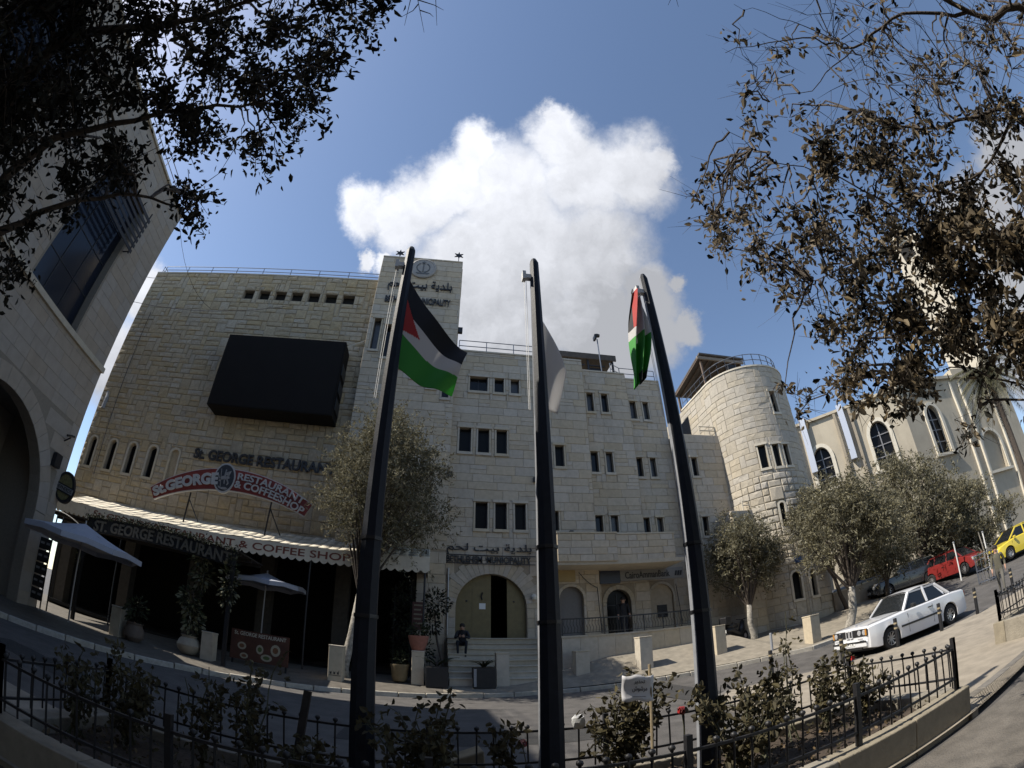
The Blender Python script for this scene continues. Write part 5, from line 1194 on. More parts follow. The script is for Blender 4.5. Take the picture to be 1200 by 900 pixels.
p = pot('clay_pot', 'large ochre clay pot left of the terracotta bowl post', -.95, 17.2, .42, [(.2, 0), (.26, .1), (.3, .5), (.33, .56), (.33, .6), (.27, .6), (.25, .5), (0, .48)], mat('ochre_clay', (0.16, 0.125, 0.07), .8, .15, 6))
cluster(p, (-.95, 17.2, 1.15), (.3, .3, .3), 150, .12, 32, M_PLANT)
for k, (x, lab) in enumerate(((.3, 'black square planter with palm-like plant beside the terracotta bowl'), (1.86, 'black square planter with spiky plant before the entrance steps'))):
    p = thing('square_planter', lab, 'planter', (x, 17.0, .34), group='black square planters'); h = .66
    bevel(MB().box(x - .37, x + .37, 16.65, 17.35, .3, .34 + h).build('box', mat('planter_black', (0.016, 0.016, 0.017), .6, .2, 6), p), .012)
    MB().box(x - .33, x + .33, 16.69, 17.31, .34 + h + .001, .34 + h + .01).build('soil', M_SOIL, p)
    if k: MB().box(x - .36, x - .27, 16.64, 16.648, .36, .98).build('stripe', M_GREY, p)
    grassy(p, x, 17.0, .34 + h, 26 if k == 0 else 16, .75 if k == 0 else .62, .95, 40 + k, M_PLANT, .07, .55)
    m = MB(); m.lathe([(.07, 0), (.06, .18)], (x, 17, .34 + h), 8); m.build('stem', M_BARK, p)
p = pot('pale_urn', 'round pale stone urn with tall leafy plant in front of the restaurant', -7.8, 15.4, .34, [(.22, 0), (.38, .14), (.42, .3), (.34, .48), (.25, .55), (.3, .62), (.24, .62), (0, .5)], mat('urn_stone', (0.30, 0.26, 0.20), .8, .12, 6))
for i, (dx, dz, n) in enumerate(((0, .9, 160), (-.25, 1.7, 170), (.15, 2.5, 170), (.0, 3.1, 120), (-.1, 1.3, 120))): cluster(p, (-7.75 + dx, 15.45, .5 + dz), (.35, .35, .45), n, .2, 50 + i, [M_PLANT, mat('variegated_leaf', (0.16, 0.15, 0.08), .6, island=.4)])
m = MB(); m.tube([(-7.8, 15.42, .8), (-7.9, 15.45, 2.0), (-7.7, 15.45, 3.7)], [.05, .04, .02], 6); m.build('stem', M_BARK, p)
p = pot('dark_urn', 'dark clay urn in shade left of the pergola sign', -9.5, 14.6, .3, [(.2, 0), (.34, .15), (.36, .35), (.26, .55), (.3, .62), (.24, .62), (0, .5)], mat('dark_clay', (0.12, 0.09, 0.07), .8, .15, 6)); cluster(p, (-9.5, 14.6, 1.35), (.4, .4, .5), 160, .15, 61, M_PLANT)
# climbing plant with red menu board by the stair tower
cp = thing('climbing_plant', 'dark climbing plant over a trellis left of the entrance arch', 'plant', (-.6, 18.6, .4))
for i, (x, z, rx, rz, n) in enumerate(((-1.05, 1.6, .35, .7, 300), (-1.0, 2.8, .4, .8, 330), (-.95, 3.7, .4, .5, 220), (.25, 3.4, .55, .55, 380), (.1, 2.6, .35, .5, 220), (-.1, 1.5, .3, .5, 160))): cluster(cp, (x, 18.5, z), (rx, .3, rz), n, .13, 70 + i, [M_PLANT, M_LEAFD])
m = MB()
for x in (-1.3, -.7): m.tube([(x, 18.6, .4), (x, 18.6, 4.0)], .02, 5)
for z in (1, 1.8, 2.6, 3.4): m.tube([(-1.3, 18.6, z), (-.7, 18.6, z)], .015, 5)
m.build('trellis', M_METAL, cp); m = MB(); m.tube([(.55, 18.4, .9), (.3, 18.5, 2.0), (.2, 18.5, 3.0)], [.05, .045, .03], 6); m.build('stem', M_BARK, cp)
mbd = thing('menu_board', 'small dark red menu board with pale lettering among climbing leaves', 'sign', (-.45, 18.2, 2)); FMb = frame_y(18.12)
MB().fbox(FMb, -.62, -.18, 2.3, 3.35, -.03, 0).build('panel', mat('menu_red', (0.05, 0.016, 0.012), .6, .1, 6), mbd)
for i in range(5): MB().fbox(FMb, -.56, -.25 - .05 * (i % 2), 3.2 - i * .17, 3.26 - i * .17, .001, .004).build('text_line', mat('menu_text', (0.16, 0.14, 0.1), .6), mbd)
for x in (-.6, -.2): MB().box(x - .015, x + .015, 18.14, 18.17, .4, 2.3).build('leg', M_METAL, mbd)
# street sign board of the restaurant
bd = thing('food_board', 'brown restaurant board with food pictures standing on the pavement', 'sign', (-5.6, 16.2, .3)); FBd = frame_y(16.2)
MB().fbox(FBd, -6.62, -4.55, .5, 1.52, -.06, 0).build('panel', mat('board_brown', (0.075, 0.028, 0.017), .6, .25, 3), bd)
text_on('lettering', 'St. GEORGE RESTAURANT', FBd, -6.5, -4.65, 1.34, 1.47, .002, bd, mat('board_text', (0.50, 0.47, 0.38), .6), .006, .01)
for k, (u, w, a, b) in enumerate(((-6.2, .98, .16, .13), (-5.55, .95, .13, .16), (-5.0, 1.0, .17, .2), (-5.3, .7, .2, .12), (-6.1, .65, .15, .1))):
    m = MB(); m.prism([(u + a * math.cos(t), w + b * math.sin(t)) for t in [2 * math.pi * q / 14 for q in range(14)]], FBd, .001, .005); o = m.build('plate_picture', mat('plate_white', (0.34, 0.30, 0.22), .6), bd)
    m = MB(); m.prism([(u + .6 * a * math.cos(t), w + .55 * b * math.sin(t)) for t in [2 * math.pi * q / 9 for q in range(9)]], FBd, .0055, .007); m.build('food', mat('food%d' % (k % 2), ((0.16, 0.07, 0.03), (0.07, 0.10, 0.03))[k % 2], .6, .4, 30), o)
for x in (-6.55, -4.65): MB().box(x, x + .06, 16.21, 16.26, .28, 1.5).build('leg', M_METAL, bd)
# pergola sign with garland
pgs = thing('pergola_sign', 'dark garland-topped beam sign with grey restaurant letters before the awning', 'sign', (-9.4, 15, .3))
def FPg(u, w, d=0.0): t = (u + 12.7) / 6.4; return Vector((u, 15.0 - d + .15 * math.sin(math.pi * t), w - .06 - .1 * t + .22 * math.sin(math.pi * min(max(t, 0), 1))))
m = MB()
for i in range(20): a, b = -12.7 + .32 * i, -12.7 + .32 * (i + 1); m.fbox(FPg, a, b, 3.62, 4.15, -.1, 0)
m.build('beam', mat('beam_black', (0.012, 0.012, 0.012), .8), pgs)
text_on('lettering', 'ST. GEORGE RESTAURANT', FPg, -12.35, -6.45, 3.66, 4.05, .004, pgs, mat('dull_letter', (0.12, 0.105, 0.08), .7), .05, .02)
r2 = np.random.default_rng(8); n = 1500; uu = r2.uniform(-12.8, -6.2, n); pts = [tuple(FPg(u, 4.18 + abs(r2.normal(0, .07)) - .05, r2.normal(0, .1))) for u in uu]
for xx in (-12.7, -6.35): pts += [(xx + r2.normal(0, .09), 15 + r2.normal(0, .09), z) for z in r2.uniform(2.2, 4.2, 220)]
leaves('garland', pts, .11, [M_LEAFD, M_PLANT], pgs, .1, .35, 9)
for x in (-12.65, -6.35): MB().box(x - .06, x + .06, 14.98, 15.1, .2, 3.7).build('post', M_IRON, pgs)
for x in (-6.2,): cluster(pgs, (x - .25, 15.1, 2.9), (.3, .3, .9), 260, .16, 90, [M_PLANT, MATS['variegated_leaf']], 'foliage')
m = MB()
for i in range(76): m.box(-15.6 + i * .124, -15.49 + i * .124, 15.12, 17.44, 3.98, 4.02)
for y in (15.3, 16.3, 17.3): m.box(-15.65, -6.25, y, y + .08, 3.88, 3.975)
m.build('slat_roof', mat('dark_slat', (0.03, 0.024, 0.018), .85, .2, 8), pgs)
# umbrellas
def umbrella(label, x, y, zt, r_, h, seed):
    u = thing('parasol', label, 'parasol', (x, y, .4), group='white parasols of the restaurant'); n = 8; m = MB(); top = (x, y, zt)
    rim = [(x + r_ * math.cos(2 * math.pi * (k + .5) / n), y + r_ * math.sin(2 * math.pi * (k + .5) / n), zt - h) for k in range(n)]
    for k in range(n):
        a, b = Vector(rim[k]), Vector(rim[(k + 1) % n]); md = (a + b) / 2 + Vector((0, 0, .06)) ; t_ = Vector(top); vs = [t_, t_.lerp(a, .5) - Vector((0, 0, .05)), t_.lerp(b, .5) - Vector((0, 0, .05)), a, md, b, a - Vector((0, 0, .16)), md - Vector((0, 0, .16)), b - Vector((0, 0, .16))]
        m.add(vs, [(0, 1, 2), (1, 3, 4), (1, 4, 2), (2, 4, 5), (3, 6, 7, 4), (4, 7, 8, 5)])
    m.build('canopy', M_WHITECL, u); m = MB(); m.tube([(x, y, .35), (x, y, zt + .1)], .03, 8); m.build('pole', M_ALU, u)
    for k in range(n): m = MB(); m.tube([(x, y, zt - .05), Vector(rim[k]) - Vector((0, 0, .05))], .01, 4); m.build('rib', M_ALU, u)
umbrella('white parasol between the iron gate and pergola sign', -11.0, 12.9, 3.5, 2.15, .62, 1)
umbrella('white parasol in the dark under the awning', -6.3, 18.4, 3.85, 1.6, .42, 2)
# iron gate arch with black menu rack at the far left
gt = thing('iron_gate_arch', 'black arched iron gateway with menu rack at the corner building', 'gate', (-13.6, 14.4, .2))
m = MB(); m.tube([(-15.4 + .95 * 3.1 * k / 14, 14.5, 3.35 + .55 * math.sin(math.pi * (k + 2) / 18)) for k in range(15)], .035, 6); m.tube([(-15.2 + .6 * k / 4, 14.5, 3.1 + .1 * k) for k in range(5)], .02, 6)
for x in (-13.85, -13.5): m.tube([(x, 14.45, .2), (x, 14.45, 3.75)], .03, 6)
for z in (2.95, 3.3): m.tube([(-13.9, 14.45, z), (-13.45, 14.45, z + .1)], .02, 5)
m.tube([(-13.85, 14.45, 2.9), (-13.6, 14.45, 3.3), (-13.5, 14.45, 3.7)], .018, 5); m.build('arch', M_IRON, gt)
FMr = frame_y(13.95)
for i in range(5):
    z = 2.55 - i * .45; MB().fbox(FMr, -13.98, -13.35, z - .2, z + .2, -.03, 0).build('menu_panel', mat('menu_black', (0.01, 0.01, 0.01), .6), gt)
    for k in range(2): MB().fbox(FMr, -13.93 + .32 * k, -13.72 + .3 * k, z - .02, z + .06, .001, .003).build('text_line', mat('menu_pale', (0.22, 0.22, 0.22), .6), gt)

# ================================================================== TREES
def olive(label, base, crown_c, rad, n_leaf, seed, lean=(0, 0), trunk_r=.2, pale=False, leaf=.13, clumps=60, topper=1.0):
    r = random.Random(seed); rn = np.random.default_rng(seed); base = Vector(base); cc = Vector(crown_c)
    t = thing('olive_tree', label, 'olive tree', tuple(base), group='olive trees')
    m = MB(); fork = base.lerp(cc, .48); fork.z = base.z + (cc.z - base.z) * .42
    mid = base.lerp(fork, .5) + Vector((r.uniform(-.12, .12), r.uniform(-.1, .1), 0))
    m.tube([base - Vector((0, 0, .15)), base + Vector((0, 0, .3)), mid, fork], [trunk_r * 1.35, trunk_r, trunk_r * .85, trunk_r * .75], 10); m.build('trunk', M_BARKP if pale else M_BARK, t, smooth=True)
    m = MB(); cs = []; P = []
    for k in range(clumps):
        q = Vector(rn.normal(size=3)); q.normalize(); q *= rn.uniform(.25, 1) ** .5
        if q.z > .1: q.x *= 1 - .45 * q.z * topper; q.y *= 1 - .45 * q.z * topper
        c = cc + Vector((q.x * rad[0], q.y * rad[1], q.z * rad[2])) * r.uniform(.82, 1.06); cs.append(c)
        if k % 2 == 0: m.tube([fork - Vector((0, 0, .2)), fork.lerp(c, .45) + Vector((r.uniform(-.2, .2), r.uniform(-.2, .2), .25)), c], [trunk_r * .4, trunk_r * .2, .012], 5, caps=False)
        nn = int(n_leaf / clumps * r.uniform(.5, 1.5)); s = r.uniform(.16, .30) * max(rad) * .62
        for tw in range(max(1, nn // 14)):      # sprays: leaves along a short twig
            a = c + Vector(rn.normal(size=3)) * s; dvec = Vector(rn.normal(size=3)) + (a - cc).normalized() * .9 + Vector((0, 0, .3)); dvec.normalize(); l = r.uniform(.3, .75)
            for e in range(14): P.append(a + dvec * l * e / 14 + Vector(rn.normal(size=3)) * .035)
    m.build('branch', M_BARK, t); leaves('crown', P, leaf, [M_OLIVE, M_OLIVE, M_OLIVE2], t, -.1, .30, seed)
    return t
olive('dense olive tree with pale trunk in front of the stair tower', (-2.85, 17.2, .42), (-1.98, 17.3, 7.7), (2.35, 1.8, 2.75), 36000, 101, trunk_r=.17, pale=True, leaf=.14, clumps=95)
olive('olive tree with whitewashed trunk before the stone annex', (13.6, 18.2, .95), (13.5, 18.3, 5.0), (1.85, 1.6, 1.75), 20000, 102, trunk_r=.16, pale=True, leaf=.15, clumps=50)
c_ = at(992, 612, 20.5); olive('olive tree with pale trunk behind the hood of the white car', (14.85, 13.6, .5), tuple(c_), (2.4, 2.0, 1.75), 26000, 103, trunk_r=.2, pale=True, leaf=.15, clumps=65)
c_ = at(1068, 590, 30); olive('big olive tree above the black parked car', (c_.x - .5, c_.y, T(c_.x, c_.y)), tuple(c_), (3.3, 2.7, 3.1), 30000, 104, trunk_r=.24, leaf=.19, clumps=75)
c_ = at(1140, 606, 33); olive('smaller olive tree behind the red car', (c_.x + .3, c_.y, T(c_.x, c_.y)), tuple(c_), (2.5, 2.2, 2.5), 18000, 105, trunk_r=.18, leaf=.19, clumps=55)
c_ = at(940, 590, 26); olive('small olive tree between the round building and the pale-trunked car tree', (19.6, 18.0, T(19.6, 18.0)), tuple(at(955, 612, 25.5)), (1.5, 1.3, 1.7), 11000, 106, trunk_r=.13, leaf=.16, clumps=32)

def smooth_path(path, r):
    P = [Vector(p) for p, _ in path]; Q = [q for _, q in path]; out = []; n = len(P)
    for i in range(n - 1):
        a, b, c, d = P[max(i - 1, 0)], P[i], P[i + 1], P[min(i + 2, n - 1)]
        for k in range(5):
            t = k / 5; p = .5 * ((2 * b) + (c - a) * t + (2 * a - 5 * b + 4 * c - d) * t * t + (3 * b - a - 3 * c + d) * t ** 3)
            out.append((p + Vector((r.gauss(0, 1), r.gauss(0, 1), r.gauss(0, 1))) * .015, (Q[i] + (Q[i + 1] - Q[i]) * t) * .8))
    return out + [(P[-1], Q[-1])]
c_ = at(1030, 632, 24.5); olive('low spreading olive between the two big trees above the parked cars', (c_.x, c_.y, T(c_.x, c_.y)), tuple(c_), (2.0, 1.7, 1.5), 13000, 107, trunk_r=.13, leaf=.17, clumps=40)
c_ = at(1105, 628, 31.5); olive('low olive crown just above the red car roof', (c_.x, c_.y, T(c_.x, c_.y)), tuple(c_), (2.4, 2.0, 1.7), 13000, 108, trunk_r=.14, leaf=.19, clumps=40)
def street_tree(name, label, trunk, limbs, spots, leaf, mats, seed, n_total, twigs=True):
    """trunk: path with radii; limbs: paths; spots: (centre, radius, weight) clumps of foliage hung on twigs"""
    r = random.Random(seed); rn = np.random.default_rng(seed)
    t = thing(name, label, 'tree', tuple(trunk[0][0]))
    m = MB(); m.tube([p for p, _ in trunk], [q for _, q in trunk], 12); m.build('trunk', M_BARK, t, smooth=True)
    nodes = []; m = MB()
    for path in [smooth_path(q, r) for q in limbs]:
        m.tube([p for p, _ in path], [q for _, q in path], 7, caps=False)
        for (a, ra), (b, rb_) in zip(path, path[1:]):
            for k in range(4): nodes.append(Vector(a).lerp(Vector(b), k / 4))
    m.build('limb', M_BARK, t, smooth=True)
    m = MB(); P = []; W = sum(s[2] for s in spots)
    for (c, rad, w) in spots:
        c = Vector(c); near = sorted(nodes, key=lambda q: (q - c).length)[0]
        ln = (c - near).length; tp = [near]
        for q in range(1, 6): f_ = q / 6; tp.append(near.lerp(c, f_) + Vector(rn.normal(size=3)) * .03 * ln + Vector((0, 0, .16 * ln * math.sin(math.pi * f_))))
        m.tube(tp + [c], [min(.016, .006 + .008 * ln) * (1 - .12 * q) for q in range(7)], 5, caps=False)
        n = int(n_total * w / W); nt_ = max(1, n // 9)
        if twigs == 'bare' and w < .32:   # bare shoots where most leaves have dropped
            for q in range(5):
                d = Vector(rn.normal(size=3)); d.normalize(); e = c + d * rad * rn.uniform(.8, 1.7); md = c.lerp(e, .5) + Vector(rn.normal(size=3)) * .04
                m.tube([c, md, e], [.0045, .003, .0012], 4, caps=False); g_ = e + Vector(rn.normal(size=3)) * .14; m.tube([md, g_], [.0025, .001], 3, caps=False)
        for q in range(nt_):
            d = Vector(rn.normal(size=3)); d.normalize(); e = c + d * rad * rn.uniform(.25, 1.0)
            if twigs: m.tube([c.lerp(e, .1), e], [.005, .002], 3, caps=False)
            for h in range(9):
                s = rn.uniform(.2, 1.05); P.append(c.lerp(e, s) + Vector(rn.normal(size=3)) * .05)
    m.build('twig', M_BARK, t); leaves('crown', P, leaf, mats, t, .55, .48, seed, smin=.55)
    return t
# big dark tree overhead on the left
spots = []; rs = random.Random(77)
def inside(px, py, poly):
    c = False; n = len(poly)
    for i in range(n):
        (x1, y1), (x2, y2) = poly[i], poly[(i + 1) % n]
        if (y1 > py) != (y2 > py) and px < (x2 - x1) * (py - y1) / (y2 - y1) + x1: c = not c
    return c
PL = [(-80, -140), (470, -140), (440, 30), (370, 110), (335, 185), (255, 215), (232, 262), (170, 215), (120, 240), (60, 270), (20, 320), (-80, 380)]
k = 0
while k < 260:
    px, py = rs.uniform(-80, 460), rs.uniform(-140, 380)
    if not inside(px, py, PL): continue
    dn = 1.0 - .62 * min(max((px + py * .85 - 80) / 420, 0), 1)
    if rs.random() > dn: continue
    spots.append((at(px, py, rs.uniform(3.7, 6.0)), rs.uniform(.22, .42), rs.uniform(.6, 1.3))); k += 1
for (px, py) in ((440, 10), (420, 35), (375, 120), (380, 140), (330, 190), (310, 205), (225, 265), (210, 250), (5, 345), (10, 320), (240, 275), (60, 262), (430, 50), (345, 165)): spots.append((at(px, py, 4.2), .15, .22))
for k in range(45): spots.append((at(rs.uniform(-60, 150), rs.uniform(-100, 170), rs.uniform(3.8, 6.0)), rs.uniform(.25, .42), .9))
for k in range(70): spots.append((Vector((rs.uniform(-8, -1), rs.uniform(-4.5, 1.5), rs.uniform(5.0, 8.5))), rs.uniform(.4, .6), 1.0))  # unseen crown clumps added overhead and behind to shade the foreground
tb = Vector((-4.6, 1.2, 0)); cr = Vector((-3.9, 1.6, 3.0))
limbs = [[(cr, .13), (at(60, 60, 4.9), .07), (at(200, 30, 4.8), .04), (at(390, -20, 4.5), .012)], [(cr, .11), (at(40, 180, 4.7), .05), (at(160, 140, 4.5), .03), (at(300, 120, 4.4), .012)],
         [(cr, .09), (at(20, 260, 4.5), .04), (at(140, 230, 4.5), .02), (at(220, 245, 4.3), .008)], [(cr, .1), (at(-60, 20, 5.2), .06), (at(80, -60, 5.6), .035), (at(300, -90, 5.2), .012)], [(at(200, 30, 4.8), .03), (at(250, 75, 4.6), .02), (at(292, 97, 4.5), .009)]]
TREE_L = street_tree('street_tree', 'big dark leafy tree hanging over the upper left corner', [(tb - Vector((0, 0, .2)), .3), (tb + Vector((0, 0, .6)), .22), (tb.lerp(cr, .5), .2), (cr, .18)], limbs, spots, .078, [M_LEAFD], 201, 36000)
# dry-leaved tree on the right
spots = []; rs = random.Random(78)
PR = [(860, 30), (1000, -30), (1290, -40), (1290, 520), (1175, 420), (1130, 440), (1060, 480), (1020, 480), (960, 430), (915, 340), (830, 290), (815, 215), (860, 130)]
k = 0
while k < 300:
    px, py = rs.uniform(800, 1290), rs.uniform(-40, 520)
    if not inside(px, py, PR): continue
    if py < 130 and rs.random() < .35: continue
    if px < 960 and py < 200 and rs.random() < .45: continue
    spots.append((at(px, py, rs.uniform(4.2, 6.6)), rs.uniform(.24, .46), rs.uniform(.4, 1.2) * (.22 if py < 130 else .5 if px < 960 else 1.6 if px > 1060 and py > 230 else .9))); k += 1
for (px, py) in ((815, 230), (835, 255), (850, 290), (880, 110), (910, 60), (935, 485), (920, 450), (945, 465), (1140, 500), (1160, 470), (1150, 440), (1130, 510), (1165, 430), (1005, 480), (1060, 480), (960, 395), (890, 160), (860, 190), (875, 215)): spots.append((at(px, py, rs.uniform(4.4, 5.2)), .17, .22))
tb = Vector((7.2, 1.2, 0)); cr = Vector((6.4, 1.9, 3.0))
limbs = [[(cr, .13), (at(1230, 60, 5.4), .06), (at(1150, 20, 5.2), .035), (at(1085, -8, 5.2), .03), (at(960, -20, 5.4), .012)], [(at(1150, 20, 5.2), .028), (at(1060, 16, 5.15), .02), (at(1000, 55, 5.1), .015), (at(940, 45, 5), .009), (at(850, 62, 5), .003)],
         [(cr, .11), (at(1250, 285, 5), .05), (at(1160, 275, 4.9), .032), (at(1100, 280, 4.9), .022), (at(1020, 300, 4.9), .012), (at(950, 330, 4.8), .004)],
         [(at(1160, 275, 4.9), .026), (at(1120, 310, 4.8), .016), (at(1080, 380, 4.8), .009), (at(1060, 450, 4.8), .004)], [(at(1100, 280, 4.9), .016), (at(990, 210, 5), .009), (at(910, 190, 5), .006), (at(850, 150, 5), .003)],
         [(cr, .1), (at(1290, 170, 5.6), .05), (at(1190, 130, 5.6), .03), (at(1080, 150, 5.5), .016), (at(1000, 130, 5.4), .006)], [(at(1190, 130, 5.6), .028), (at(1150, 200, 5.4), .016), (at(1080, 230, 5.2), .008)], [(at(1250, 285, 5), .04), (at(1190, 360, 4.9), .018), (at(1155, 440, 4.8), .008), (at(1140, 500, 4.8), .003)],
         [(at(1000, 55, 5.1), .01), (at(960, 95, 5.1), .006), (at(900, 120, 5), .002)], [(at(1000, 55, 5.1), .01), (at(930, 25, 5.1), .005), (at(860, 5, 5.1), .002)]]
TREE_R = street_tree('street_tree', 'sparse dry-leaved tree hanging over the upper right corner', [(tb - Vector((0, 0, .2)), .26), (tb + Vector((0, 0, .6)), .2), (tb.lerp(cr, .5), .17), (cr, .15)], limbs, spots, .088, [M_LEAFB, M_LEAFB, M_LEAFD], 202, 22000, 'bare')
# bare twigs reaching in at the top centre
TWG = (((470, -60), (497, 38)), ((500, -60), (512, 30)), ((480, -30), (474, 30)), ((490, 0), (520, 12)), ((490, 5), (470, 20)), ((492, 12), (508, 20)))
m = MB()
for (a, b) in TWG: m.tube([at(*a, 6), at((a[0] + b[0]) / 2 + 4, (a[1] + b[1]) / 2, 5.95), at(*b, 6)], [.008, .005, .002], 4, caps=False)
m.tube([at(300, -90, 5.2), at(390, -95, 5.6), at(470, -60, 6)], [.014, .011, .008], 5, caps=False); m.tube([at(390, -95, 5.6), at(450, -85, 5.9), at(500, -60, 6)], [.01, .009, .007], 5, caps=False); m.build('bare_twig', M_BARK, TREE_L)
m = MB(); m.tube([at(780, -40, 6), at(790, -10, 6), at(795, 8, 6)], [.006, .004, .002], 4, caps=False); m.tube([at(790, -10, 6), at(783, 6, 6)], [.004, .002], 4, caps=False)
m.tube([at(960, -20, 5.4), at(860, -70, 5.8), at(780, -40, 6)], [.012, .009, .006], 5, caps=False); m.build('bare_twig', M_BARK, TREE_R)
# palm at the right edge
pb = at(1206, 575, 40); pt = at(1172, 428, 42)
pm = thing('palm_tree', 'shaggy palm beyond the church at the right edge', 'palm tree', (pb.x, pb.y, T(pb.x, pb.y)))
m = MB(); m.tube([(pb.x, pb.y, T(pb.x, pb.y) - .2), (pb.x, pb.y, 8), (pb.x - .1, pb.y, pt.z)], [.4, .26, .24], 10); m.build('trunk', M_BARK, pm)
m = MB(); rp = random.Random(6)
for k in range(80):
    a = rp.uniform(0, 2 * math.pi); e = rp.uniform(-.9, 1.0); l = rp.uniform(2.4, 3.6); c = Vector((pb.x - .1, pb.y, pt.z)); path = []
    for i in range(7): t = i / 6; path.append(c + Vector((math.cos(a) * l * t * math.cos(e * .6), math.sin(a) * l * t * math.cos(e * .6), l * (math.sin(e) * t - .55 * t * t))))
    m.tube(path, [.03, .025, .02, .018, .014, .01, .006], 4, caps=False)
    s = Vector((-math.sin(a), math.cos(a), 0))
    for i in range(1, 7):
        for q in range(4):
            p = path[i - 1].lerp(path[i], q / 4)
            for sd in (-1, 1): tip = p + s * sd * .55 * (1 - .5 * i / 6) + (path[i] - path[i - 1]).normalized() * .4 - Vector((0, 0, .25)); m.add([p, p + (path[i] - path[i - 1]).normalized() * .09, tip], [(0, 1, 2)])
m.build('crown', mat('palm_leaf', (0.10, 0.095, 0.05), .6, island=.3, transl=.15), pm)

# ================================================================== VEHICLES
def lerp_tab(tab, x):
    if x <= tab[0][0]: return tab[0][1]
    for (a, b), (c, d) in zip(tab, tab[1:]):
        if x <= c: return b + (d - b) * (x - a) / (c - a)
    return tab[-1][1]
M_TYRE = mat('tyre_rubber', (0.015, 0.015, 0.016), .85); M_RIM = mat('alloy_rim', (0.42, 0.42, 0.43), .35, metal=.7); M_CARGL = mat('car_glass', (0.012, 0.014, 0.016), .05); M_TRIMB = mat('car_trim', (0.018, 0.018, 0.019), .5)
M_LAMP = mat('lamp_glass', (0.55, 0.56, 0.58), .1, metal=.4)
def car(label, group, loc, rz, paint, L=4.33, W=1.66, H=1.38, wb=2.57, fo=.80, top=None, gh=None, wheel_r=.305, e30=False, plate=True, lamp_z=.62):
    c = thing('parked_car', label, 'car', loc, rz, group)
    xf = L / 2; xr = -L / 2; xa = xf - fo; xb = xa - wb; hwm = W / 2
    xs = sorted(set([xr, xr + .03, xr + .1, xr + .25, xf - .25, xf - .1, xf - .03, xf] + [xr + .25 + (L - .5) * i / 30 for i in range(31)] + [q + (wheel_r + .05) * math.cos(math.pi * k / 12) for q in (xa, xb) for k in range(13)] + [t[0] for t in top]))
    def hw(x):
        e = min(xf - x, x - xr); return hwm * (1 - .10 * max(0, 1 - e / .45) ** 2) - (.0 if e > .05 else .03)
    def low(x):
        z = .20 + .06 * max(0, 1 - min(xf - x, x - xr) / .3)
        for q in (xa, xb):
            r = wheel_r + .05
            if abs(x - q) < r: z = max(z, wheel_r + math.sqrt(r * r - (x - q) ** 2))
        return z
    rows = []
    for x in xs:
        t = lerp_tab(top, x); h = hw(x); lo = low(x); bl = min(t - .12, t * .86); z1 = max(lo + .02, .42); z2 = max(z1 + .01, bl - .12)
        prof = [(h - .03, lo), (h, lo + .012), (h + .012, z1), (h + .008, z2), (h - .02, max(z2 + .01, t - .05)), (h - .09, t - .006), (h * .5, t + .012), (0, t + .018)]
        rows.append([(x, y, z) for y, z in prof] + [(x, -y, z) for y, z in reversed(prof[:-1])])
    m = MB(); n = len(rows[0]); m.v = [p for r in rows for p in r]
    for i in range(len(rows) - 1):
        for k in range(n - 1): m.f.append((i * n + k, i * n + k + 1, (i + 1) * n + k + 1, (i + 1) * n + k)); m.m.append(0)
    m.f.append(tuple(range(n))); m.m.append(0); m.f.append(tuple((len(rows) - 1) * n + k for k in range(n))); m.m.append(0)
    body = m.build('body', paint, c, local=True); smooth_by_angle(body, 28)
    m = MB(); m.box(xr + .15, xf - .15, -hwm + .2, hwm - .2, .17, .55); m.build('underbody', M_TRIMB, c, local=True)
    # greenhouse
    (wb0, wr0, wr1, wb1) = gh['x']; zb0, zb1 = lerp_tab(top, wb0), lerp_tab(top, wb1); hb = hwm - .10; ht = hwm - gh.get('tuck', .26)
    def rf(x): u = (x - wr1) / (wr0 - wr1); return H - .045 * (2 * u - 1) ** 2
    m = MB(); g = []
    for i in range(9):
        x = wr1 + (wr0 - wr1) * i / 8
        for j in range(9): s = -1 + 2 * j / 8; g.append((x, s * (ht + .02), rf(x) - .05 * s ** 4))
    m.add(g, [(i * 9 + j, i * 9 + j + 1, (i + 1) * 9 + j + 1, (i + 1) * 9 + j) for i in range(8) for j in range(8)])
    m.add([(p[0], p[1], p[2] - .035) for p in g], [(i * 9 + j, i * 9 + j + 1, (i + 1) * 9 + j + 1, (i + 1) * 9 + j) for i in range(8) for j in range(8)])
    roof = m.build('roof', paint, c, local=True, smooth=True)
    zt0, zt1 = rf(wr0) - .06, rf(wr1) - .06
    belt = lambda x, s: (x, s * (hb + .0), lerp_tab(top, x) - .01)
    rl_ = lambda x, s: (x, s * ht, rf(x) - .065)
    for s in (-1, 1):
        pm_ = MB(); pm_.bar(belt(wb0, s), rl_(wr0, s), .07, .06); pm_.bar(belt(wb1, s), rl_(wr1, s), .09, .07)
        pm_.bar(rl_(wr0, s), rl_(wr1, s), .05, .05)
        for xx in gh.get('pillars', ()): pm_.bar(belt(xx[0], s), rl_(xx[1], s), .07, .05)
        cw = gh.get('cwide', .25)
        if cw: pm_.add([belt(wb1, s), belt(wb1 + cw, s), rl_(wr1 + cw * .5, s), rl_(wr1, s)], [(0, 1, 2, 3)])
        pm_.build('pillar', paint, c, local=True)
    def pane(name, P, inset=.0):
        m = MB(); m.add(P, [tuple(range(len(P)))]); o = m.build(name, M_CARGL, c, local=True); o.modifiers.new('t', 'SOLIDIFY').thickness = .01; return o
    pane('windscreen', [belt(wb0, -1), belt(wb0, 1), rl_(wr0, 1), rl_(wr0, -1)]); pane('rear_window', [belt(wb1, -1), belt(wb1, 1), rl_(wr1, 1), rl_(wr1, -1)])
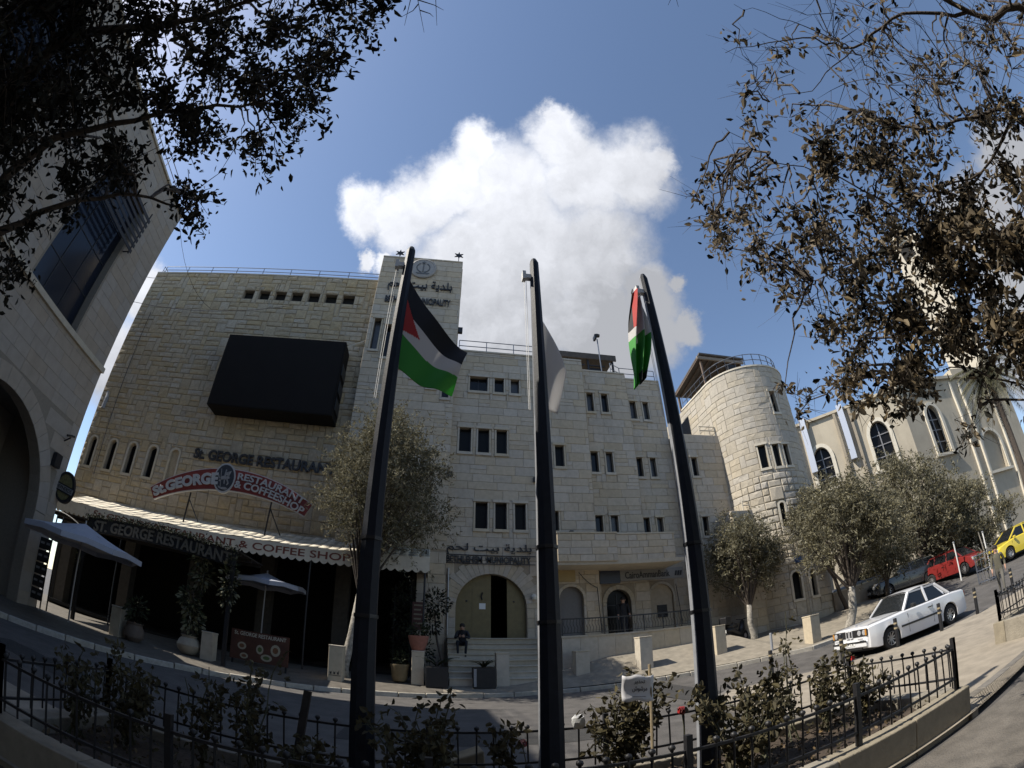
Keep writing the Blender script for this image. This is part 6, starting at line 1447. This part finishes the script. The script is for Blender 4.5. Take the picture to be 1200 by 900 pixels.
    for s in (-1, 1): pane('side_window', [belt(wb0 - .08, s), belt(wb1 + .12, s), rl_(wr1 + .05, s), rl_(wr0 - .04, s)])
    m = MB(); m.box(wb1 + .2, wb0 - .35, -hb + .08, hb - .08, .55, min(zb0, zb1) + .05)
    for s in (-.36, .36): m.box(-.35, -.18, s - .22, s + .22, .6, zb0 + .28)
    m.build('seats', M_TRIMB, c, local=True)
    # wheels
    for x in (xa, xb):
        for s in (-1, 1):
            y0 = s * (hwm - .10)
            m = MB(); r = wheel_r; m.lathe([(r * .62, -.10), (r * .9, -.10), (r, -.075), (r, .075), (r * .9, .10), (r * .62, .10), (r * .62, -.10)], (x, y0, r), 24, 'y', caps=False); w = smooth_by_angle(m.build('wheel', M_TYRE, c, local=True), 35)
            m = MB(); m.lathe([(r * .66, -.09), (r * .66, .09), (r * .6, .10), (r * .56, .07)], (x, y0, r), 24, 'y', caps=False); m.lathe([(r * .2, .03 * s), (r * .2, .055 * s), (0, .06 * s)], (x, y0, r), 12, 'y')
            for k in range(9): a = 2 * math.pi * k / 9; m.bar((x + r * .1 * math.cos(a), y0 + s * .05, r + r * .1 * math.sin(a)), (x + r * .6 * math.cos(a), y0 + s * .065, r + r * .6 * math.sin(a)), .035, .02, up=(0, 1, 0))
            m.build('rim', M_RIM, w, local=True)
            m = MB(); m.lathe([(0, -.05), (r * .58, -.05), (r * .58, -.03), (0, -.03)], (x, y0, r), 20, 'y'); m.build('brake_disc', M_TRIMB, w, local=True)
    FF = lambda u, w, d=0.: Vector((xf + d, -u, w))          # front face frame
    for s in (-1, 1):
        if e30:
            for (u, rr) in ((.62, .085), (.42, .085)): m = MB(); m.lathe([(rr, 0), (rr, .03), (rr * .8, .05), (0, .055)], (xf - .03, s * u, lamp_z), 16, 'x'); m.build('headlight', M_LAMP, c, local=True, smooth=False)
        else:
            m = MB(); m.box(xf - .22, xf - .012, s * .44 if s > 0 else -.74, .74 if s > 0 else -.44, lamp_z - .08, lamp_z + .09); bevel(m.build('headlight', M_LAMP, c, local=True), .03, 3)
        m = MB(); m.box(wb0 - .32, wb0 - .18, s * (hwm + .02) if s > 0 else -(hwm + .16), (hwm + .16) if s > 0 else -(hwm + .02), zb0 + .0, zb0 + .12); bevel(m.build('mirror', paint if not e30 else M_TRIMB, c, local=True), .03, 3)
        m = MB(); m.bar((-.38, s * (hwm + .017), zb0 - .16), (-.22, s * (hwm + .017), zb0 - .16), .025, .03); m.build('door_handle', M_TRIMB, c, local=True)
        for xx in gh.get('seams', (wb0 - .12, -.55)): m = MB(); m.bar((xx, s * (hwm + .0125), .30), (xx, s * (hwm - .0), zb0 - .1), .008, .008); m.build('door_seam', M_TRIMB, c, local=True)
        m = MB(); m.box(xr - .005, xr + .1, .45 if s > 0 else -.72, .72 if s > 0 else -.45, lamp_z, lamp_z + .14); m.build('tail_light', mat('tail_red', (0.25, 0.01, 0.01), .2), c, local=True)
        if e30:
            m = MB(); m.bar((xb + .42, s * (hwm + .014), .52), (xa - .4, s * (hwm + .014), .52), .02, .055); m.build('side_moulding', M_TRIMB, c, local=True)
    m = MB(); m.fbox(FF, -.72, .72, .30, .46, -.1, .06); bevel(m.build('front_bumper', paint, c, local=True), .03, 3)
    m = MB(); m.fbox(FF, -.5, .5, .24, .29, -.05, .035); m.build('air_intake', M_TRIMB, c, local=True)
    if e30:
        m = MB(); m.fbox(FF, -.74, .74, lamp_z - .095, lamp_z + .095, -.02, .012); m.build('grille', M_TRIMB, c, local=True)
        for s in (-1, 1):
            m = MB(); u = s * .075
            for (a, b, p, q) in ((u - .06, u + .06, lamp_z + .08, lamp_z + .1), (u - .06, u + .06, lamp_z - .11, lamp_z - .09), (u - .062, u - .048, lamp_z - .11, lamp_z + .1), (u + .048, u + .062, lamp_z - .11, lamp_z + .1)): m.fbox(FF, a, b, p, q, .0, .035)
            m.build('kidney_grille', paint, c, local=True)
        for s in (-1, 1):
            m = MB(); m.tube([(wb0 + .02, s * .52, zb0 + .03), (wb0 - .06, s * .1, zb0 + .09)], .008, 5); m.build('wiper', M_TRIMB, c, local=True)
            m = MB(); m.tube([(x_, s * (hwm - .17), lerp_tab(top, x_) + .012) for x_ in (wb0 + .06, wb0 + .5, 1.5, 1.9, xf - .12)], .005, 4); m.build('bonnet_seam', M_TRIMB, c, local=True)
            m = MB(); m.fbox(FF, s * .71 - .03, s * .71 + .03, lamp_z - .08, lamp_z + .08, .012, .03); m.build('indicator', mat('amber', (0.45, 0.2, 0.03), .3), c, local=True)
            m = MB(); m.bar((wb0 - .02, s * (hb + .02), zb0 + .005), (wb1 + .05, s * (hb + .02), lerp_tab(top, wb1) + .0), .012, .02); m.build('window_trim', M_TRIMB, c, local=True)
        m = MB(); m.fbox(FF, -.73, .73, .43, .47, .055, .075); m.build('bumper_strip', M_TRIMB, c, local=True)
        m = MB(); m.lathe([(.0, 0), (.035, 0), (.035, .008), (0, .009)], (xf - .28, 0, lerp_tab(top, xf - .28) + .018), 14); m.build('badge', mat('badge_blue', (0.05, 0.07, 0.16), .3), c, local=True)
        for s in (-1, 1): m = MB(); m.fbox(FF, s * .5 - .1, s * .5 + .1, .5, .54, .05, .066); m.build('fog_light', M_LAMP, c, local=True)
    else:
        m = MB(); m.fbox(FF, -.42, .42, lamp_z - .08, lamp_z + .06, -.02, .012); m.build('grille', M_TRIMB, c, local=True)
    if plate:
        m = MB(); m.fbox(FF, -.26, .26, .36, .47, .061, .07); po = m.build('number_plate', M_WHITE, c, local=True)
        text_on('lettering', '6.7482', lambda u, w, d=0.: FF(u, w, d), -.2, .2, .38, .45, .0705, po, M_TEXT, .002, .01).parent = po
    return c
P_WHITE = mat('white_car_paint', (0.68, 0.69, 0.71), .3, coat=.8); P_RED = mat('red_car_paint', (0.20, 0.022, 0.02), .3, coat=.8); P_YEL = mat('yellow_car_paint', (0.66, 0.52, 0.04), .35, coat=.8); P_BLK = mat('black_car_paint', (0.022, 0.023, 0.026), .25, coat=.8); P_GRY = mat('grey_car_paint', (0.20, 0.21, 0.22), .35, coat=.6)
SEDAN_TOP = [(-2.165, .55), (-2.14, .80), (-2.05, .90), (-1.3, .95), (-.5, .94), (.70, .925), (.9, .915), (1.9, .845), (2.1, .82), (2.15, .79), (2.165, .50)]
loc = Vector((13.3, 9.78)); car('white three-box saloon with black trim parked beside the bollards', 'cars by the square', (loc.x, loc.y, T(13.3, 9.4)), R(171), P_WHITE, top=SEDAN_TOP, gh=dict(x=(.72, .28, -.92, -1.36), pillars=((-.32, -.34),), cwide=.22, seams=(.66, -.42)), H=1.46, e30=True, lamp_z=.68).scale = (1.06,) * 3
m = MB(); m.prism([(0, 0), (.13, .0), (.14, .12), (.02, .14)], lambda u, w, d=0.: Vector((10.75 + u, 9.95 - d, T(11.4, 9.8) + w + .03)), 0, .04); tag(m.build('red_can', mat('can_red', (0.45, 0.02, 0.02), .4)), 'crushed red can on the road under the white car bumper', 'can')
HATCH_TOP = [(-1.8, .5), (-1.78, .85), (-1.65, 1.0), (-.9, 1.0), (.7, .96), (.95, .93), (1.6, .80), (1.74, .70), (1.8, .48)]
car('small red hatchback parked behind the white saloon', 'cars by the square', (24.9, 14.2, T(24.9, 14.2)), math.atan2(-1.0, -.12), P_RED, L=3.6, W=1.6, H=1.5, wb=2.38, fo=.66, top=HATCH_TOP, gh=dict(x=(1.05, .45, -1.3, -1.68), pillars=((-.05, -.08), (-.95, -.9)), cwide=.12), wheel_r=.29)
car('yellow taxi half out of view at the right edge', 'cars by the square', (27.0, 11.1, T(27.0, 11.1)), math.atan2(.49, -.86), P_YEL, L=4.1, W=1.75, H=1.55, wb=2.6, fo=.75, top=[(-2.05, .55), (-2.0, .95), (-1.8, 1.02), (.8, .98), (1.1, .95), (1.85, .80), (1.98, .7), (2.05, .5)], gh=dict(x=(1.15, .45, -1.55, -1.92), pillars=((.0, -.05), (-1.0, -.98)), cwide=.15), wheel_r=.31)
WAGON_TOP = [(-2.2, .55), (-2.17, .95), (-2.0, 1.02), (.8, .98), (1.0, .95), (2.0, .82), (2.15, .7), (2.2, .5)]
car('dark estate car parked under the olives beyond the white saloon', 'cars by the square', (23.6, 17.0, T(23.6, 17.0)), math.atan2(.45, -.89), P_BLK, L=4.4, W=1.72, H=1.52, wb=2.62, fo=.8, top=WAGON_TOP, gh=dict(x=(.95, .25, -1.7, -2.1), pillars=((-.2, -.22), (-1.15, -1.15)), cwide=.12))
car('grey car parked behind the low wall beside the round building', 'cars by the square', (23.6, 20.6, T(23.6, 20.6)), math.atan2(.3, -.95), P_GRY, L=4.4, W=1.72, H=1.5, wb=2.62, fo=.8, top=WAGON_TOP, gh=dict(x=(.95, .25, -1.7, -2.1), pillars=((-.2, -.22), (-1.15, -1.15)), cwide=.12))
# scooter by the olive tree
sc_ = thing('scooter', 'black scooter with top box parked under the olive tree by the annex', 'scooter', (12.9, 18.5, T(12.9, 18.5)), R(20))
sc_.location.z = walk_z(12.9, 18.5)
for x in (-.6, .6): m = MB(); m.lathe([(.12, -.05), (.22, -.055), (.25, -.03), (.25, .03), (.22, .055), (.12, .05), (.12, -.05)], (x, 0, .25), 18, 'y', caps=False); w = m.build('wheel', M_TYRE, sc_, local=True); m = MB(); m.lathe([(0, -.03), (.13, -.035), (.13, .035), (0, .03)], (x, 0, .25), 12, 'y'); m.build('rim', M_RIM, w, local=True)
m = MB(); m.tube([(-.75, 0, .6), (-.45, 0, .62), (-.1, 0, .45), (.2, 0, .35), (.42, 0, .6), (.5, 0, .95)], [.12, .17, .16, .14, .15, .09], 10); m.build('body', M_BLACK, sc_, local=True, smooth=True)
m = MB(); m.tube([(-.7, 0, .78), (-.3, 0, .8), (.0, 0, .76)], [.12, .14, .1], 10); m.build('seat', M_TRIMB, sc_, local=True, smooth=True)
m = MB(); m.tube([(.48, -.32, 1.05), (.5, 0, 1.0), (.48, .32, 1.05)], .02, 6); m.tube([(.6, 0, .25), (.5, 0, 1.0)], .03, 6); m.build('handlebar', M_METAL, sc_, local=True)
bevel(MB().box(-1.0, -.6, -.2, .2, .85, 1.2).build('top_box', M_BLACK, sc_, local=True), .04, 3); MB().box(-.93, -.92, -.1, .1, .5, .64).build('number_plate', M_WHITE, sc_, local=True); m = MB(); m.lathe([(.07, 0), (.05, .04), (0, .05)], (.58, 0, .88), 12, 'x'); m.build('headlight', M_LAMP, sc_, local=True)
# wire tree guard by the walking person
gd = thing('tree_guard', 'grey wire tree guard with sapling beside the red car', 'tree guard', (21.15, 10.45, T(21.15, 10.45)))
m = MB(); zg = T(21.15, 10.45)
for k in range(16): a = 2 * math.pi * k / 16; m.tube([(21.15 + .5 * math.cos(a), 10.45 + .5 * math.sin(a), zg), (21.15 + .5 * math.cos(a), 10.45 + .5 * math.sin(a), zg + 1.3)], .012, 4)
for z in (.1, .6, 1.25): m.tube([(21.15 + .5 * math.cos(2 * math.pi * k / 20), 10.45 + .5 * math.sin(2 * math.pi * k / 20), zg + z) for k in range(21)], .015, 4)
m.build('cage', M_STEEL, gd); m = MB(); m.tube([(21.15, 10.45, zg), (21.2, 10.45, zg + 1.4), (21.05, 10.45, zg + 2.2)], [.05, .04, .02], 6); m.build('trunk', M_BARKP, gd); cluster(gd, (21.15, 10.45, zg + 1.0), (.42, .42, .45), 260, .12, 301, [M_PLANT, M_LEAFB], 'foliage')
for k, (x, y) in enumerate(((23.3, 13.1), (24.5, 11.9))):
    p = thing('sign_post', ('thin pale post standing before the red car door', 'thin pale post standing behind the wire tree guard')[k], 'post', (x, y, T(x, y))); m = MB(); m.tube([(x, y, T(x, y) - .1), (x - .05, y, T(x, y) + 1.9)], .035, 8); m.build('pole', M_WHITE, p); m = MB(); m.lathe([(.06, 1.9), (.05, 1.96), (0, 1.97)], (x - .05, y, T(x, y)), 8); m.build('cap', M_GREY, p)

# ================================================================== PEOPLE
def person(label, loc, rz, J, rad, cols, split, hair=(0.02, 0.015, 0.012), bag=None, scale=1.0):
    """J: joint positions in the person's own frame (x = facing), one continuous skinned body"""
    p = thing('person', label, 'person', loc, rz); p.scale = (scale,) * 3
    names = list(J); idx = {n: i for i, n in enumerate(names)}
    E_ = [('hip', 'waist'), ('waist', 'chest'), ('chest', 'neck'), ('neck', 'head'), ('head', 'crown')]
    for s in 'lr': E_ += [('chest', 'sh' + s), ('sh' + s, 'el' + s), ('el' + s, 'wr' + s), ('wr' + s, 'ha' + s), ('hip', 'th' + s), ('th' + s, 'kn' + s), ('kn' + s, 'an' + s), ('an' + s, 'to' + s)]
    me = bpy.data.meshes.new('body'); me.from_pydata([J[n] for n in names], [(idx[a], idx[b]) for a, b in E_], [])
    o = bpy.data.objects.new('body_tmp', me); COL.objects.link(o)
    md = o.modifiers.new('skin', 'SKIN'); sv = me.skin_vertices[0].data
    for n in names: q = rad[n] if n in rad else rad[n[:-1]]; sv[idx[n]].radius = q if isinstance(q, tuple) else (q, q)
    sv[idx['hip']].use_root = True; o.modifiers.new('sub', 'SUBSURF').levels = 2; o.modifiers['sub'].render_levels = 2
    dg = bpy.context.evaluated_depsgraph_get(); dg.update(); me2 = bpy.data.meshes.new_from_object(o.evaluated_get(dg)); bpy.data.objects.remove(o)
    me2.name = 'body'; me2.materials.clear()
    for c in cols: me2.materials.append(c)
    for f in me2.polygons: f.material_index = split(f.center); f.use_smooth = True
    b = link('body', me2, p, None, True)
    hd = Vector(J['head']); m = MB(); m.lathe([(0, -.02), (.095, .0), (.105, .06), (.09, .12), (.05, .155), (0, .165)], (hd.x - .02, hd.y, hd.z + .02), 14); m.build('hair', mat('hair', hair, .8), p, smooth=True, local=True)
    for s in (-1, 1):
        m = MB(); m.lathe([(0, -.012), (.012, 0), (0, .012)], (hd.x + .095, hd.y + s * .032, hd.z + .035), 6); m.build('eye', M_BLACK, b, local=True)
        m = MB(); m.lathe([(0, -.03), (.018, 0), (0, .03)], (hd.x + .0, hd.y + s * .098, hd.z + .02), 6); m.build('ear', M_SKIN, b, local=True)
    m = MB(); m.lathe([(0, -.03), (.018, -.015), (0, .03)], (hd.x + .108, hd.y, hd.z + .01), 6); m.build('nose', M_SKIN, b, local=True)
    for s in 'lr':                                # five separate fingers on each hand
        h, w = Vector(J['ha' + s]), Vector(J['wr' + s]); d = (h - w).normalized(); a = d.cross(Vector((0, 1, 0))).normalized() if abs(d.y) < .9 else Vector((1, 0, 0)); m = MB()
        for k in range(4): q = h + a * (.033 - .022 * k); l = (.065, .075, .07, .055)[k]; m.tube([q - d * .01, q + d * l * .55, q + d * l + Vector((.02, 0, -.005))], [.0095, .009, .007], 5)
        m.tube([h - d * .05 + a * .03, h - d * .02 + a * .06, h + d * .015 + a * .068], [.011, .01, .008], 5); m.build('fingers', M_SKIN, b, local=True)
    if bag: bag(p)
    return p
RAD = dict(hip=(.15, .12), waist=(.135, .105), chest=(.165, .115), neck=.055, head=(.095, .1), crown=.075, sh=.07, el=.05, wr=.035, ha=(.045, .022), th=.088, kn=.06, an=.045, to=(.045, .035))
def stand(step=.0, arm=.05, lean=0.0):
    J = dict(hip=(0, 0, .93), waist=(.01 + lean * .2, 0, 1.1), chest=(.01 + lean * .5, 0, 1.33), neck=(.02 + lean * .8, 0, 1.5), head=(.04 + lean, 0, 1.6), crown=(.03 + lean, 0, 1.71))
    for s, q in (('l', 1), ('r', -1)):
        J['sh' + s] = (lean * .6, q * .19, 1.42); J['el' + s] = (-.02 - q * step * .3 + lean, q * .25, 1.14); J['wr' + s] = (.06 - q * step * .4 + arm + lean, q * .25, .9); J['ha' + s] = (.08 - q * step * .42 + arm + lean, q * .25, .82)
        J['th' + s] = (0, q * .095, .86); J['kn' + s] = (.03 + q * step * .35, q * .1, .49); J['an' + s] = (q * step * .55 - .02, q * .1, .08); J['to' + s] = (q * step * .55 + .14, q * .11, .035)
    return J
def cloth(a, b, c=None):
    return [mat('skin', (0.40, 0.24, 0.17)), a, b, mat('shoe_black', (0.02, 0.02, 0.02), .6)]
def split_stand(p):
    z = p.z
    if z > 1.475: return 0
    if abs(p.y) > .2 and z < 1.0: return 0
    return 1 if z > .92 else 3 if z < .085 else 2
pj = (17.8, 8.3); person('walking person in olive shirt and grey trousers by the far bollard', (*pj, T(*pj)), R(200), stand(.35), RAD, cloth(mat('olive_shirt', (0.10, 0.095, 0.07), .9, .1, 9), mat('grey_trousers', (0.12, 0.115, 0.10), .9)), split_stand)
person('person in dark clothes standing before the bank door behind the railing', (8.25, 20.15, 2.0), R(255), stand(.05), RAD, cloth(mat('black_jacket', (0.02, 0.02, 0.024), .9), mat('dark_jeans', (0.014, 0.016, 0.022), .9)), split_stand)
JS = dict(hip=(0, 0, .12), waist=(.04, 0, .28), chest=(.12, 0, .5), neck=(.2, 0, .65), head=(.27, 0, .74), crown=(.29, 0, .85))
for s, q in (('l', 1), ('r', -1)):
    JS['sh' + s] = (.13, q * .19, .58); JS['el' + s] = (.26, q * .27, .34); JS['wr' + s] = (.42, q * .12, .40); JS['ha' + s] = (.48, q * .06, .41)
    JS['th' + s] = (.08, q * .11, .12); JS['kn' + s] = (.44, q * .17, .22); JS['an' + s] = (.42, q * .14, -.30); JS['to' + s] = (.56, q * .15, -.36)
def split_sit(p):
    if p.z > .655 or (p.x > .44 and abs(p.y) < .1 and p.z > .3): return 0
    return 3 if p.z < -.28 else 1 if p.z > .24 and p.x < .4 or p.z > .3 else 2
person('person in dark clothes sitting on the entrance steps below the door', (1.28, 18.95, 1.74), R(262), JS, RAD, cloth(mat('slate_top', (0.022, 0.024, 0.03), .9), mat('dark_jeans', (0.014, 0.016, 0.022))), split_sit)

# ================================================================== WIRES
def wire(label, P, r=.008, sag=.3):
    m = MB(); P = [Vector(p) for p in P]; path = []
    for a, b in zip(P, P[1:]):
        for k in range(9): t = k / 8; path.append(a.lerp(b, t) - Vector((0, 0, sag * 4 * t * (1 - t))))
    m.tube(path, r, 4); tag(m.build('cable', M_BLACK), label, 'cable', 'overhead cables')
wire('thin cable from the corner building to the restaurant roof corner', [(-14.0, 14.2, 14.6), (-17.9, 20.0, 19.9)], .012, .15)
wire('thin cable crossing the alley to the upper restaurant wall', [(-13.95, 14.3, 13.2), (-8.6, 19.9, 17.9)], .012, .5)
wire('cable dropping down the restaurant wall beside the slit windows', [(-17.6, 19.9, 17.0), (-17.4, 19.9, 11.0), (-17.3, 19.9, 7.0)], .02, .0)
wire('thin cable curving down from the sky onto the restaurant roof', [(-14.0, 14.0, 18.8), (-13.5, 19.9, 17.4)], .012, .9)
wire('cable looping over the bank front beside the navy logo block', [(6.2, 19.85, 4.9), (7.0, 19.85, 4.2), (7.1, 19.85, 2.2)], .018, .1)
wire('cable drooping across the stone arch at the right of the bank', [(11.4, 21.0, 4.3), (11.6, 21.0, 2.3)], .018, .0)
# grey drain pipe and trellis in the alley gap
m = MB(); m.tube([(-18.9, 20.6, 13.5), (-18.2, 19.95, 11.2), (-18.2, 19.92, 10.6)], .12, 10); tag(m.build('drain_elbow', M_GREY), 'grey drain pipe elbow in the gap beside the corner building', 'pipe')

finish_stones(300)
